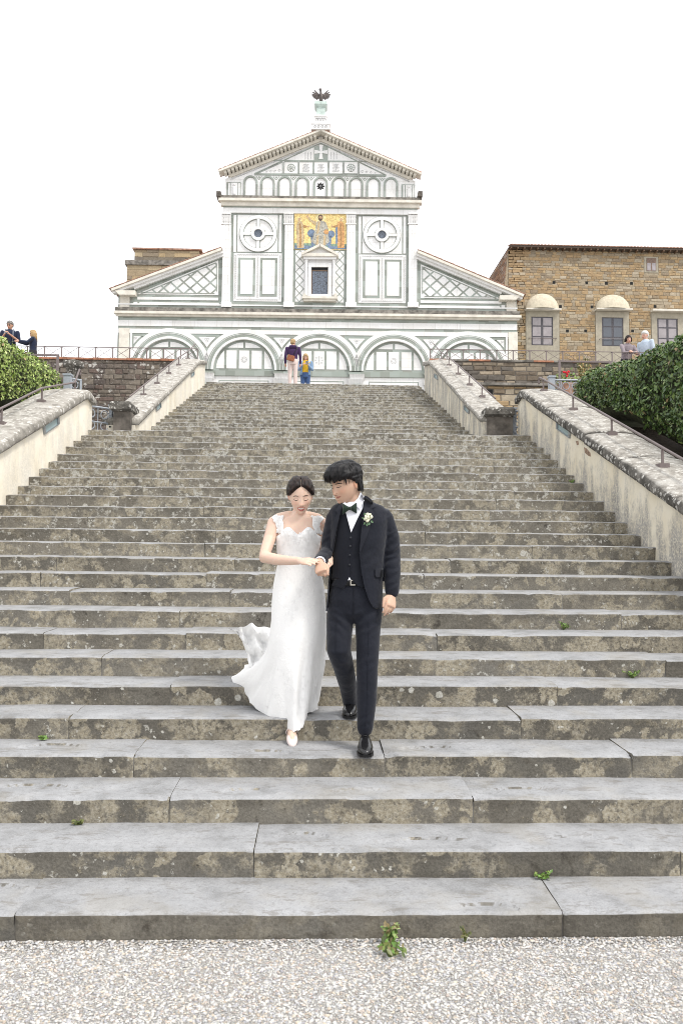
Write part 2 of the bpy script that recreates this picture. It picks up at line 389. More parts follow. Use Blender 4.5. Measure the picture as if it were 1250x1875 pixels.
# ================================================================== stone steps
def step_block(name, n, xa, xb, y, z, rise, depth, parent, rng, fine, flakes=()):
    dx = 0.0105 if fine else 0.05
    nx = max(6, int((xb-xa)/dx))
    rows = 52 if fine else 5
    s1, s2 = rng.random()*50, rng.random()*50
    dip = rng.uniform(-0.004, 0.006); tw = rng.uniform(-0.005, 0.005)
    chips = [(rng.uniform(xa, xb), rng.uniform(0.03, 0.16), rng.uniform(0.006, 0.022)) for _ in range(int((xb-xa)*1.4)+1)]
    for e in (xa, xb):
        if rng.random() < 0.6: chips.append((e, rng.uniform(0.03, 0.10), rng.uniform(0.01, 0.028)))
    prof0 = [(0.018, -rise-0.02), (0.014, -rise*0.72), (0.012, -rise*0.42), (0.008, -0.035), (0.0035, -0.02), (0.003, -0.011), (0.010, -0.004), (0.024, -0.0005)]
    V = []; np_ = len(prof0)+rows
    for i in range(nx+1):
        u = i/nx; x = xa+(xb-xa)*u
        edge = min(u, 1-u)*(xb-xa)
        wear = 0.010*nz(x*1.3, s1, n)+0.005*nz(x*6, s1, n)+0.0022*nz(x*23, s1, n)
        c = 0.0
        for cx, cw, cd in chips:
            q = (x-cx)/cw
            if abs(q) < 1: c = max(c, cd*(1-q*q)**0.7*(0.7+0.5*nz(x*40, s2, n)))
        zt = z+dip+tw*(u-0.5)*2+0.004*nz(x*0.9, s2, n)+0.002*nz(x*5, s2, n)
        ins = 0.005*max(0, 1-edge/0.010)
        for (a, b_) in prof0:
            k = max(0.0, 1+b_/0.07) if b_ < 0 else 1.0
            bump = 0.005*nz(x*2.3, b_*11+s1, n)+0.003*nz(x*9, b_*30+s1, n)
            V.append((x+(ins*0.3 if u < .5 else -ins*0.3), y+a+(wear+c)*k+bump*(1-k)+ins, zt+b_-(c*0.8+0.25*abs(wear))*max(0, 1+b_/0.04)))
        for j in range(1, rows+1):
            v = j/rows; yy = y+0.024+(wear+c)*(1-v)**3+(depth-0.024+0.06)*v
            zz = zt+0.006*v+0.0025*nz(x*3, yy*6+s1, n)+0.001*nz(x*14, yy*20+s2, n)-0.006*math.exp(-((v-0.35)/0.3)**2)*max(0, nz(x*0.6, s1+9, n)+0.2)
            zz -= c*0.5*max(0, 1-v*5)
            for fx, fw, fy, fh in flakes:
                qx = (x-fx)/fw; qy = (yy-y-fy)/fh
                if abs(qx) < 1.3 and abs(qy) < 1.5:
                    rr = qx*qx+qy*qy+0.40*nz(x*3.5+fx, yy*5, 3)+0.10*nz(x*14, yy*14, 3)
                    if rr < 0.8: zz -= 0.012*min(1, (0.8-rr)/0.12)*min(1, max(0, 0.35+0.65*(qy+0.9)))
            V.append((x, yy, zz))
    Fs = []
    for i in range(nx):
        for j in range(np_-1):
            a = i*np_+j; Fs.append((a, a+np_, a+np_+1, a+1))
    # end faces and a back so that every stone is a closed block
    for i, rev in ((0, False), (nx, True)):
        loop = [i*np_+j for j in range(np_)]
        k = len(V); xx = V[i*np_][0]; V.append((xx, y+depth+0.06, z-rise-0.02))
        q = loop+[k]; Fs.append(tuple(reversed(q)) if rev else tuple(q))
    o = mk(name, V, Fs, M_STEP, parent, True, org=((xa+xb)/2, y, z))
    me = o.data
    me.set_sharp_from_angle(angle=rad(38)) if hasattr(me, 'set_sharp_from_angle') else None
    return o

M_BED = m_plain('bedding_mortar', (0.17, 0.16, 0.145), 0.95, 0.3, 20)
rng = random.Random(11)
JOINTS = {1: (45, 1027), 2: (472, 1240), 3: (318, 867), 4: (252, 706), 5: (133, 953), 6: (316, 1020), 7: (190, 1217), 8: (343,), 9: (330, 1137), 10: (422, 1030), 11: (378,), 12: (430,), 13: (374,), 14: (394,), 16: (371,)}
FLK = {1: [(-40, 70, .26, .09), (890, 70, .05, .06)], 2: [(560, 55, .20, .07), (790, 135, .09, .10), (1065, 110, .10, .12)], 3: [(455, 60, .12, .08), (670, 90, .10, .09), (960, 95, .13, .09), (60, 90, .2, .08)], 4: [(800, 75, .16, .08), (90, 85, .2, .08), (480, 60, .1, .07)], 5: [(60, 90, .2, .05)], 6: [(860, 80, .15, .05)], 7: [(640, 90, .15, .06)]}
lower = empty('stone_staircase', (0, D0+TREAD, 0), label='wide lower flight of worn lichen-spotted stone steps below the landing', category='staircase')
for n in range(1, 27):
    y = D0+n*TREAD; z = n*RISE
    depth = TREAD if n < 26 else 1.4
    xs = [XL-0.02]
    if n in JOINTS: xs += sorted(P(px, 1030, y).x for px in JOINTS[n])
    if n in JOINTS and len(JOINTS[n]) == 1 or n not in JOINTS:
        xx = xs[-1]+rng.uniform(1.2, 2.3)
        while xx < XR-0.9: xs.append(xx); xx += rng.uniform(1.5, 2.8)
    if xs[1]-xs[0] > 2.6: xs.insert(1, xs[0]+(xs[1]-xs[0])*rng.uniform(0.35, 0.6))
    if XR-xs[-1] > 2.8: xs.append(xs[-1]+(XR-xs[-1])*rng.uniform(0.4, 0.6))
    xs.append(XR+0.02)
    fl = []
    for (px, w, fy, fh) in FLK.get(n, ()):
        c = P(px, 1030, y).x; fl.append((c, w*y/F_PX, fy, fh))
    for i in range(len(xs)-1):
        step_block('step_stone', n, xs[i]+0.0015, xs[i+1]-0.0015, y, z+rng.uniform(-0.003, 0.003), RISE, depth, lower, rng, n <= 4, fl)
def mortar_bed(parent, rows, x0, x1):
    g = G()
    for (y, z, rise, depth) in rows: g.box(x0+0.02, x1-0.02, y+0.022, y+depth+0.05, z-rise-0.01, z-0.024)
    g.ob('mortar_bed', M_BED, parent)
mortar_bed(lower, [(D0+n*TREAD, n*RISE, RISE, TREAD if n < 26 else 1.3) for n in range(1, 27)], XL, XR)
upper = empty('stone_staircase', (0, LAND_Y+1.4, LAND_Z), label='narrower upper flight of pale lichened stone steps climbing to the church terrace', category='staircase')
for k in range(1, 21):
    y = LAND_Y+1.4+(k-1)*TREAD2; z = LAND_Z+k*RISE2
    xs = [UXL-0.02]; xx = xs[0]+rng.uniform(1.0, 2.4)
    while xx < UXR-0.8: xs.append(xx); xx += rng.uniform(1.3, 2.4)
    xs.append(UXR+0.02)
    for i in range(len(xs)-1):
        step_block('step_stone', 40+k, xs[i]+0.0015, xs[i+1]-0.0015, y, z+rng.uniform(-0.003, 0.003), RISE2, TREAD2 if k < 20 else 0.8, upper, rng, False)
mortar_bed(upper, [(LAND_Y+1.4+(k-1)*TREAD2, LAND_Z+k*RISE2, RISE2, TREAD2) for k in range(1, 21)], UXL, UXR)
# landing beside the steps, terrace on top, planted slopes at the sides
g = G(); g.box(-14, XL-0.5, 13.4, 22.9, LAND_Z-0.5, LAND_Z-0.004); g.ob('side_path', M_PAVE, kind='structure')
g = G(); g.box(XR+0.5, 14, 13.4, 22.9, LAND_Z-0.5, LAND_Z-0.004); g.ob('side_path', M_PAVE, kind='structure')
g = G(); g.box(XL-0.5, UXL-0.3, LAND_Y+0.3, 15.0, LAND_Z-0.5, LAND_Z-0.004).box(UXR+0.3, XR+0.5, LAND_Y+0.3, 15.0, LAND_Z-0.5, LAND_Z-0.004); g.ob('landing', M_PAVE, kind='structure')
g = G(); g.box(-80, 80, TOP_Y+0.75, 120, TOP_Z-3.0, TOP_Z-0.006); g.ob('terrace', M_PAVE, kind='structure')
for s, x0 in ((-1, XL-0.5), (1, XR+0.5)):
    g = G(); V = []; Fc = []
    ny, nxx = 24, 10
    for i in range(ny+1):
        for j in range(nxx+1):
            y = 3.6+(13.45-3.6)*i/ny; x = x0+s*12*j/nxx
            V.append((x, y, 0.0+(y-3.35)*0.394*0.98+0.10+0.14*nz(x*0.9, y*0.9, 5)+0.05*nz(x*3, y*3, 5)))
    for i in range(ny):
        for j in range(nxx):
            a = i*(nxx+1)+j; q = (a, a+1, a+nxx+2, a+nxx+1); Fc.append(q if s > 0 else tuple(reversed(q)))
    mk('planted_slope', V, Fc, M_SOIL, None, True, kind='structure')

# ================================================================== stair walls with copings, recessed lamps and handrails
def wall_body(name, parent, xi, xo, top, bot, mat, y_end):
    """plastered wall: top/bot are (y, z) polylines"""
    prof = top + list(reversed(bot)); n = len(prof)
    V = [(xi, y, z) for y, z in prof]+[(xo, y, z) for y, z in prof]
    Fc = [tuple(range(n)), tuple(reversed(range(n, 2*n)))]+[(i, (i+1) % n+0, (i+1) % n+n, i+n) for i in range(n)]
    o = mk(name, V, Fc, mat, parent)
    bm = bmesh.new(); bm.from_mesh(o.data); bmesh.ops.recalc_face_normals(bm, faces=bm.faces); bm.to_mesh(o.data); bm.free()
    return o
def interp(path, y):
    for (a, za), (b_, zb) in zip(path, path[1:]):
        if a <= y <= b_ or b_ <= y <= a: return za+(zb-za)*(y-a)/(b_-a)
    return path[0][1] if abs(y-path[0][0]) < abs(y-path[-1][0]) else path[-1][1]
def coping(parent, path, xi, s, width, rng, thick=0.15, seg=1.5, mat=None):
    """sloping coping slabs laid end to end along the (y, z) underside path"""
    ya, yb = path[0][0], path[-1][0]
    cuts = [ya]; y = ya+rng.uniform(0.8, 1.4)
    while y < yb-0.7: cuts.append(y); y += rng.uniform(seg*0.8, seg*1.3)
    cuts.append(yb)
    sec = [(-0.055, 0.0), (-0.068, 0.035), (-0.066, 0.09), (-0.045, thick*0.86), (0.0, thick), (width*0.25, thick+0.018), (width*0.5, thick+0.026), (width*0.75, thick+0.018), (width-0.02, thick), (width+0.02, thick*0.8), (width+0.03, 0.04), (width+0.01, 0.0)]
    for a, b_ in zip(cuts, cuts[1:]):
        R = []; k = max(4, int((b_-a)/0.05)); sd = rng.random()*40; dz = rng.uniform(-0.006, 0.008)
        for i in range(k+1):
            y = a+0.004+(b_-a-0.008)*i/k; z = interp(path, y)
            e = 0.012*max(0, 1-min(i, k-i)/1.5)
            ring = []
            for (dx, h) in sec:
                w = 0.014*nz(y*2.2+dx*3, h*6, sd)+0.007*nz(y*9+dx*9, h*20, sd)
                ring.append((xi+s*(dx+w*(1 if dx < 0.1 else -0.3)), y, z+dz+h+(w*0.8 if h > 0.08 else 0)-(e if h > 0.1 else 0)))
            R.append(ring)
        g = G().rings(R)
        if s < 0: g.f = [tuple(reversed(q)) for q in g.f]
        g.ob('coping_stone', mat or M_COP, parent, True, org=(xi, (a+b_)/2, interp(path, (a+b_)/2)))
def wall_lamp(parent, xi, s, quad):
    """recessed lamp: quad = photo pixels of its four corners on the wall face"""
    q = [PX(px, py, xi) for px, py in quad]; c = sum(q, Vector())/4
    e = empty('recessed_lamp', c, parent=parent)
    g = G()
    inn = [c+(p-c)*0.80 for p in q]
    for i in range(4):
        a, b_, c2, d = q[i], q[(i+1) % 4], inn[(i+1) % 4], inn[i]
        o = Vector((-s*0.022, 0, 0)); w = Vector((s*0.02, 0, 0))
        g.hexa([a+w, b_+w, c2+w, d+w, a+o, b_+o, c2+o, d+o])
    g.ob('frame', M_FRAME, e)
    o1, o2 = Vector((-s*0.004, 0, 0)), Vector((s*0.02, 0, 0))
    g = G(); g.hexa([p+o2 for p in inn]+[p+o1 for p in inn]); g.ob('glass', M_LGLASS, e)
def handrail(label, X, s, posts, rail, drop_end=None, path=None, up=0.2, lift=0.145):
    pts = [PX(px, py, X) for px, py in rail]
    for p in pts: p.z = (interp(path, p.y) if min(path[0][0], path[-1][0]) <= p.y <= max(path[0][0], path[-1][0]) else path[0][1]+(p.y-path[0][0])*(path[1][1]-path[0][1])/(path[1][0]-path[0][0]))+lift+up
    e = empty('handrail', (X, posts and PX(*posts[0], X).y or 0, 0), label=label, category='handrail', group='handrails on the stair walls')
    if drop_end: pts = [pts[0]+Vector((0, 0.03, -0.10)), pts[0]+Vector((0, 0.06, -0.05)), pts[0]+Vector((0, 0.05, -0.012))]+pts
    G().tube(pts, 0.0155, 10).ob('rail', M_RAIL, e, True)
    for px, py in posts:
        b0 = PX(px, py, X); b0.z = interp(path, b0.y)+lift
        # rail height above this post
        best = min(((a, b_) for a, b_ in zip(pts, pts[1:]) if min(a.y, b_.y) <= b0.y <= max(a.y, b_.y)), key=lambda q: 0, default=None)
        zt = b0.z+0.22
        if best: a, b_ = best; zt = a.z+(b_.z-a.z)*(b0.y-a.y)/(b_.y-a.y)
        p = G().box(X-0.011, X+0.011, b0.y-0.011, b0.y+0.011, b0.z-0.05, zt).ob('post', M_RAIL, e)
        G().box(X-0.055, X+0.055, b0.y-0.055, b0.y+0.055, b0.z-0.04, b0.z+0.022).ob('base_plate', M_RAIL, p)

def stair_wall(side):
    s = side; rg = random.Random(5+side)
    xi = XR if s > 0 else XL
    yE = 13.75 if s > 0 else 13.15
    nos = lambda y: (y-D0)/TREAD*RISE
    top = [(2.9, nos(2.9)+0.60), (yE-0.55, nos(yE-0.55)+0.55), (yE-0.28, nos(yE-0.28)+0.51), (yE, nos(yE-0.28)+0.45)]
    bot = [(2.9, -0.3), (3.6, -0.3), (yE, nos(yE)-1.2)]
    w = empty('stair_wall', (xi, 8, nos(8)), label='cream plastered wall with lichened coping flanking the lower flight, %s' % ('stained grey with mould' if s > 0 else 'clean and pale'), category='wall')
    wall_body('wall_body', w, xi, xi+s*0.55, top, bot, M_PLR if s > 0 else M_PLL, yE)
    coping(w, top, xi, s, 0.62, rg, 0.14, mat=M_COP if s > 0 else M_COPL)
    wall_lamp(w, xi, s, [(1019.6, 766.8), (1047, 784.7), (1043.4, 802.6), (1019, 785.2)] if s > 0 else [(77.6, 780), (106.4, 761), (107.6, 776.4), (80, 795.6)])
    PATHS[('low', s)] = top
    if s > 0:                          # plaster fallen off, brick showing
        for poly in ([(1068.5, 819), (1073, 821), (1080, 829), (1081, 836), (1077, 835), (1070, 829)], [(1053.5, 808), (1058, 807), (1059, 814), (1055.5, 815)]):
            q = [PX(a, b_, xi) for a, b_ in poly]; n = len(q)
            mk('bare_patch', [v+Vector((-0.002, 0, 0)) for v in q]+[v+Vector((0.01, 0, 0)) for v in q], [tuple(range(n)), tuple(reversed(range(n, 2*n)))]+[(i, (i+1) % n, (i+1) % n+n, i+n) for i in range(n)], M_BARE, w)
    return w
PATHS = {}
WALL_R = stair_wall(1); WALL_L = stair_wall(-1)
handrail('thin brown iron handrail on the mould-stained lower stair wall', 3.95, 1, [(994, 707), (1048.5, 741), (1119, 788), (1212, 849)], [(987, 685), (994, 686), (1048.5, 716), (1118, 757), (1211, 814), (1300, 870), (1420, 950)], True, path=PATHS[('low', 1)], lift=0.165)
handrail('thin brown iron handrail on the clean lower stair wall', -3.80, -1, [(138, 703), (77, 734), (3, 777)], [(146, 681), (138, 684), (77, 710), (1, 750), (-70, 790), (-150, 836)], True, path=PATHS[('low', -1)], lift=0.165)

def upper_wall(side):
    s = side; rg = random.Random(15+side)
    xi = UXR if s > 0 else UXL
    if s < 0: a, b_, c = PX(256, 771, xi), PX(362, 667, xi), PX(373, 662, xi)
    else: a, b_, c = PX(884, 772, xi), PX(789, 668, xi), PX(779.5, 664, xi)
    a.y = max(a.y, 13.85); sl = (b_.z-a.z)/(b_.y-a.y)
    top = [(13.9, a.z+(13.9-a.y)*sl), (b_.y, b_.z), (c.y+0.3, c.z-0.02)]
    bot = [(13.9, LAND_Z-0.3), (c.y+0.3, TOP_Z-1.4)]
    w = empty('stair_wall', (xi, 18, 5.5), label='cream wall with pale coping flanking the upper flight, beside the %s' % ('brown rubble wall' if s > 0 else 'dark lichen-speckled wall'), category='wall')
    wall_body('wall_body', w, xi, xi+s*0.5, top, bot, M_PLR if s > 0 else M_PLL, 0)
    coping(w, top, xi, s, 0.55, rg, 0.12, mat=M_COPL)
    if s < 0:
        wall_lamp(w, xi, s, [(284.8, 744.4), (293.8, 736.4), (294.4, 746), (285.4, 753.4)]); wall_lamp(w, xi, s, [(349.4, 683.6), (355.2, 679.8), (355.2, 686.8), (349.4, 691)])
    else:
        wall_lamp(w, xi, s, [(850.3, 741.2), (859.6, 750.8), (858.6, 758), (850.2, 749.8)]); wall_lamp(w, xi, s, [(795.3, 683.7), (801.2, 687.6), (801.2, 695.4), (795.3, 691.5)])
    PATHS[('up', s)] = top
    # pier at the foot of the wall
    p = empty('pier', (xi+s*0.3, 13.8, LAND_Z), parent=w)
    px0 = PX(0, 0, xi).x
    xe = P(939, 770, 13.75).x if s > 0 else P(207, 770, 13.75).x
    x0, x1 = sorted((xi+s*0.06, xe))
    zt = P(900, 762, 13.75).z
    G().box(x0, x1, 13.78, 14.3, LAND_Z-0.05, zt).ob('shaft', M_DARKST, p)
    g = G(); x0 -= 0.06; x1 += 0.02
    g.rings([[(x0+i, 13.70+i, zt+h), (x1-i, 13.70+i, zt+h), (x1-i, 14.36-i, zt+h), (x0+i, 14.36-i, zt+h)] for i, h in ((0.05, 0), (0, 0.03), (0, 0.12), (0.03, 0.165))])
    g.ob('cap', M_COP, p)
    return w
upper_wall(1); upper_wall(-1)
handrail('thin brown iron handrail beside the brown rubble wall', 3.42, 1, [(881.9, 738.2), (858.9, 717.4), (838.4, 699.8), (821.4, 684.5), (807.5, 671)], [(906, 742), (881.5, 723), (858.5, 703), (838, 686.5), (821, 672.5), (807, 660), (793, 648)], path=PATHS[('up', 1)])
handrail('thin brown iron handrail beside the dark speckled wall', -3.28, -1, [(263.4, 731.6), (288, 711.8), (309.4, 694.8), (327.4, 678.8), (344, 665)], [(237, 737), (263, 717), (288, 698.6), (309, 682), (327, 668.5), (344, 656), (358, 646.8)], path=PATHS[('up', -1)])
# ================================================================== church
CH_Y, CH_RZ, CH_X0 = 45.0, -rad(1.3), 0.22
_cn = Vector((math.sin(CH_RZ), -math.cos(CH_RZ), 0)) # outward normal of the front (towards the camera)
_ct = Vector((math.cos(CH_RZ), math.sin(CH_RZ), 0))
CH_O = Vector((CH_X0, CH_Y, TOP_Z))
def U(px, py, off=0.0):
    """photo pixel -> (u, z) on the church front plane (off = metres in front of it)"""
    v = ray(px, py); o = CH_O + _cn*off
    t = (o-CAM).dot(_cn)/v.dot(_cn); p = CAM+v*t-CH_O
    return p.dot(_ct), p.z
def R(x0, y0, x1, y1):
    """pixel rectangle -> (u0, z0, u1, z1)"""
    a, b_, c, d = U(x0, y0), U(x1, y0), U(x0, y1), U(x1, y1)
    return ((a[0]+c[0])/2, (c[1]+d[1])/2, (b_[0]+d[0])/2, (a[1]+b_[1])/2)

def m_white_marble():
    b = NB('white_marble')
    oc = b.n('ShaderNodeTexCoord').outputs['Object']
    n = b.noise(0.9, 6, 0.6); n2 = b.noise(5, 6, 0.65, dist=1.5)
    c = b.ramp(n, [(0.3, (0.80, 0.79, 0.77)), (0.55, (0.86, 0.855, 0.85)), (0.75, (0.83, 0.83, 0.84))])
    c = b.mix(b.math('MULTIPLY', b.rng(n2, 0.5, 0.62), 0.16), c, (0.52, 0.52, 0.54))
    x, y, z = b.sep(b.pos)
    st = b.noise(1.1, 7, 0.65, b.comb(b.math('MULTIPLY', x, 3.0), b.math('MULTIPLY', y, 3.0), b.math('MULTIPLY', z, 0.35)))
    c = b.mix(b.math('MULTIPLY', b.rng(st, 0.5, 0.72), 0.22), c, (0.50, 0.47, 0.42))
    br = b.n('ShaderNodeTexBrick'); br.inputs['Scale'].default_value = 1.0; br.inputs['Mortar Size'].default_value = 0.008; br.inputs['Brick Width'].default_value = 1.25; br.inputs['Row Height'].default_value = 0.52
    br.inputs['Color1'].default_value = (1, 1, 1, 1); br.inputs['Color2'].default_value = (0.93, 0.925, 0.92, 1); br.inputs['Mortar'].default_value = (0.66, 0.64, 0.60, 1)
    b.l(b.comb(x, z, 0.0), br.inputs['Vector']); c = b.mix(0.75, c, br.outputs[0], 'MULTIPLY')
    t = b.math('MULTIPLY_ADD', b.rnd(), 0.08); t.node.inputs[2].default_value = 0.94
    c = b.mix(1.0, c, b.comb(t, t, t), 'MULTIPLY')
    return b.fin(c, 0.55, b.bump(n2, 0.08, 0.01), spec=0.3)
def m_green_marble(name='green_marble', g0=(0.29, 0.32, 0.285)):
    b = NB(name)
    x, y, z = b.sep(b.pos)
    # cut blocks: each its own tone
    bx = b.math('FLOOR', b.math('DIVIDE', b.math('ADD', x, b.math('MULTIPLY', b.math('FLOOR', b.math('DIVIDE', z, 0.33)), 0.37)), 0.55))
    bz = b.math('FLOOR', b.math('DIVIDE', z, 0.33))
    w = b.n('ShaderNodeTexWhiteNoise'); w.noise_dimensions = '2D'; b.l(b.comb(bx, bz, 0.0), w.inputs['Vector'])
    n = b.noise(3, 6, 0.65)
    c = b.ramp(w.outputs[0], [(0, (0.19, 0.205, 0.18)), (0.3, (0.28, 0.30, 0.265)), (0.6, (0.33, 0.375, 0.34)), (0.85, (0.39, 0.435, 0.41)), (1, (0.27, 0.26, 0.225))])
    c = b.mix(0.35, c, g0)
    c = b.mix(b.math('MULTIPLY', b.rng(n, 0.45, 0.7), 0.35), c, (0.31, 0.34, 0.30))
    return b.fin(c, 0.5, b.bump(n, 0.05, 0.01), spec=0.35)
M_WHITE = m_white_marble(); M_GREEN = m_green_marble()
M_CREAM = m_plain('cream_limestone', (0.70, 0.66, 0.585), 0.8, 0.12, 2.5)
M_LEDGE = m_plain('weathered_ledge_stone', (0.20, 0.185, 0.165), 0.95, 0.5, 3.5, bmp=0.5, bd=0.03)
M_INLAY = m_plain('grey_inlay', (0.50, 0.50, 0.50), 0.6, 0.25, 14)
M_TERRA = m_plain('terracotta_tile', (0.34, 0.20, 0.145), 0.9, 0.35, 5, bmp=0.4, bd=0.02)
M_BRONZE = m_plain('dark_bronze', (0.10, 0.085, 0.08), 0.5, 0.4, 8, metal=0.4)
M_DARKHOLE = m_plain('dark_opening', (0.02, 0.02, 0.02), 0.9, 0.2, 3)
def m_leaded():
    b = NB('leaded_glass')
    v = b.vor(7.0, feat='DISTANCE_TO_EDGE')
    c = b.mix(b.rng(v.outputs['Distance'], 0.02, 0.07), (0.05, 0.05, 0.055), (0.13, 0.155, 0.20))
    return b.fin(c, 0.25, spec=0.5)
M_LEAD = m_leaded()

church = empty('church', CH_O, CH_RZ, label='marble church with geometric white and green facade, gable and golden mosaic', category='church')
ORG[church.name] = Vector((0, 0, 0))        # its parts are built in facade coordinates
CHN = [0]
def slab(name, pts, d0, d1, mat, parent=None, smooth=False, **kw):
    """polygon in facade (u, z) metres extruded from d0 to d1 metres in front of the wall"""
    n = len(pts)
    A = sum(pts[i][0]*pts[(i+1) % n][1]-pts[(i+1) % n][0]*pts[i][1] for i in range(n))
    if A < 0: pts = list(reversed(pts))
    V = [(u, -d1, z) for u, z in pts]+[(u, -d0, z) for u, z in pts]
    Fc = [tuple(range(n)), tuple(reversed(range(n, 2*n)))]+[((i+1) % n, i, i+n, (i+1) % n+n) for i in range(n)]
    cu = sum(p[0] for p in pts)/n; cz = sum(p[1] for p in pts)/n
    return mk(name, V, Fc, mat, parent or church, smooth, org=(cu, -d0, cz), **kw)
def rslab(name, r, d0, d1, mat, parent=None, **kw):
    return slab(name, [(r[0], r[1]), (r[2], r[1]), (r[2], r[3]), (r[0], r[3])], d0, d1, mat, parent, **kw)
def arc_ring(name, c, r0, r1, d0, d1, mat, a0=0, a1=180, n=40, parent=None):
    pts = [(c[0]+r1*math.cos(rad(a0+(a1-a0)*i/n)), c[1]+r1*math.sin(rad(a0+(a1-a0)*i/n))) for i in range(n+1)]
    inn = [(c[0]+r0*math.cos(rad(a0+(a1-a0)*i/n)), c[1]+r0*math.sin(rad(a0+(a1-a0)*i/n))) for i in range(n+1)]
    k = n+1
    V = []; 
    for d in (d1, d0):
        V += [(u, -d, z) for u, z in pts]+[(u, -d, z) for u, z in inn]
    Fc = []
    for i in range(n):
        Fc += [(i, i+1, k+i+1, k+i), (2*k+i+1, 2*k+i, 3*k+i, 3*k+i+1), (i+1, i, 2*k+i, 2*k+i+1), (k+i, k+i+1, 3*k+i+1, 3*k+i)]
    for i in (0, n): Fc.append((i, k+i, 3*k+i, 2*k+i) if i else (k+i, i, 2*k+i, 3*k+i))
    o = mk(name, V, Fc, mat, parent or church, org=(c[0], -d0, c[1]))
    bm = bmesh.new(); bm.from_mesh(o.data); bmesh.ops.recalc_face_normals(bm, faces=bm.faces); bm.to_mesh(o.data); bm.free()
    return o
def line(name, p, q, w, d0, d1, mat, parent=None):
    a, b_ = Vector(p), Vector(q); t = (b_-a).normalized(); n = Vector((-t.y, t.x))*w/2
    return slab(name, [tuple(a+n), tuple(b_+n), tuple(b_-n), tuple(a-n)], d0, d1, mat, parent)
def clip_poly(poly, a, b_, c):
    """keep the side a*u + b*z + c >= 0"""
    out = []
    for i in range(len(poly)):
        p, q = poly[i], poly[(i+1) % len(poly)]
        fp, fq = a*p[0]+b_*p[1]+c, a*q[0]+b_*q[1]+c
        if fp >= 0: out.append(p)
        if (fp >= 0) != (fq >= 0):
            t = fp/(fp-fq); out.append((p[0]+(q[0]-p[0])*t, p[1]+(q[1]-p[1])*t))
    return out
S = 1/32.4                      # metres per photo pixel on the front

# ---- body of the church behind the front
uL, uR = U(216, 600)[0], U(946, 600)[0]; uC = (uL+uR)/2
zc1 = U(585, 578)[1]
rslab('lower_wall', (uL, -0.3, uR, zc1), -30, 0.0, M_GREEN)
tw = R(407.5, 382, 763, 575); tw0 = tw
rslab('nave_wall', (tw[0], zc1-0.05, tw[2], tw[3]), -30, 0.0, M_GREEN)
# aisle walls under their sloping roofs
sl_l = [U(207, 533), U(406, 459)]; sl_r = [U(955, 543), U(763, 462)]
slab('aisle_wall', [(uL, zc1-0.05), (tw[0]-0.003, zc1-0.05), (tw[0]-0.003, sl_l[1][1]-0.15), (uL, U(220, 530)[1]-0.1)], -25, -0.002, M_GREEN)
slab('aisle_wall', [(uR, zc1-0.05), (tw[2]+0.003, zc1-0.05), (tw[2]+0.003, sl_r[1][1]-0.15), (uR, U(944, 540)[1]-0.1)], -25, -0.002, M_GREEN)

# ---- ground storey: bands, arches
def band(y0, y1, d, mat, name='marble_band', x0=217, x1=945.5, dx=0.0):
    a = U(581, y0)[1]; b_ = U(581, y1)[1]
    return rslab(name, (uL-dx, b_, uR+dx, a), -0.01, d, mat)
band(568, 575.5, 0.22, M_LEDGE, 'ledge', dx=0.12)
band(575.6, 580, 0.30, M_CREAM, 'cornice', dx=0.18); band(580, 583.5, 0.16, M_CREAM, 'cornice', dx=0.1)
for k in range(7):              # blocks of the white bands laid end to end
    for (y0, y1, m) in ((590, 600.5, M_WHITE), (605.5, 613.5, M_WHITE)):
        a = uL+(uR-uL)*k/7+0.005; b_ = uL+(uR-uL)*(k+1)/7-0.005
        rslab('marble_block', (a, U(581, y1)[1], b_, U(581, y0)[1]), -0.01, 0.03, m)
AC = [U(x, 679.4) for x in (309.6, 446.4, 583.4, 720.2, 857)]
zs = U(583.4, 679.4)[1]; step_u = (AC[4][0]-AC[0][0])/4
AC = [(AC[0][0]+step_u*i, zs) for i in range(5)]
RI, RW, RG, RO = 56.4*S, 60.5*S, 68.8*S, 76.5*S
z_fr = U(583, 613.5)[1]
trefoil = lambda c, r, par: [arc_ring('trefoil_ring', (c[0]+r*1.05*math.cos(a), c[1]+r*1.05*math.sin(a)), r*0.62, r, 0.02, 0.036, M_INLAY, 0, 360, 14, par) for a in (rad(90+60), rad(90-60), rad(270))]
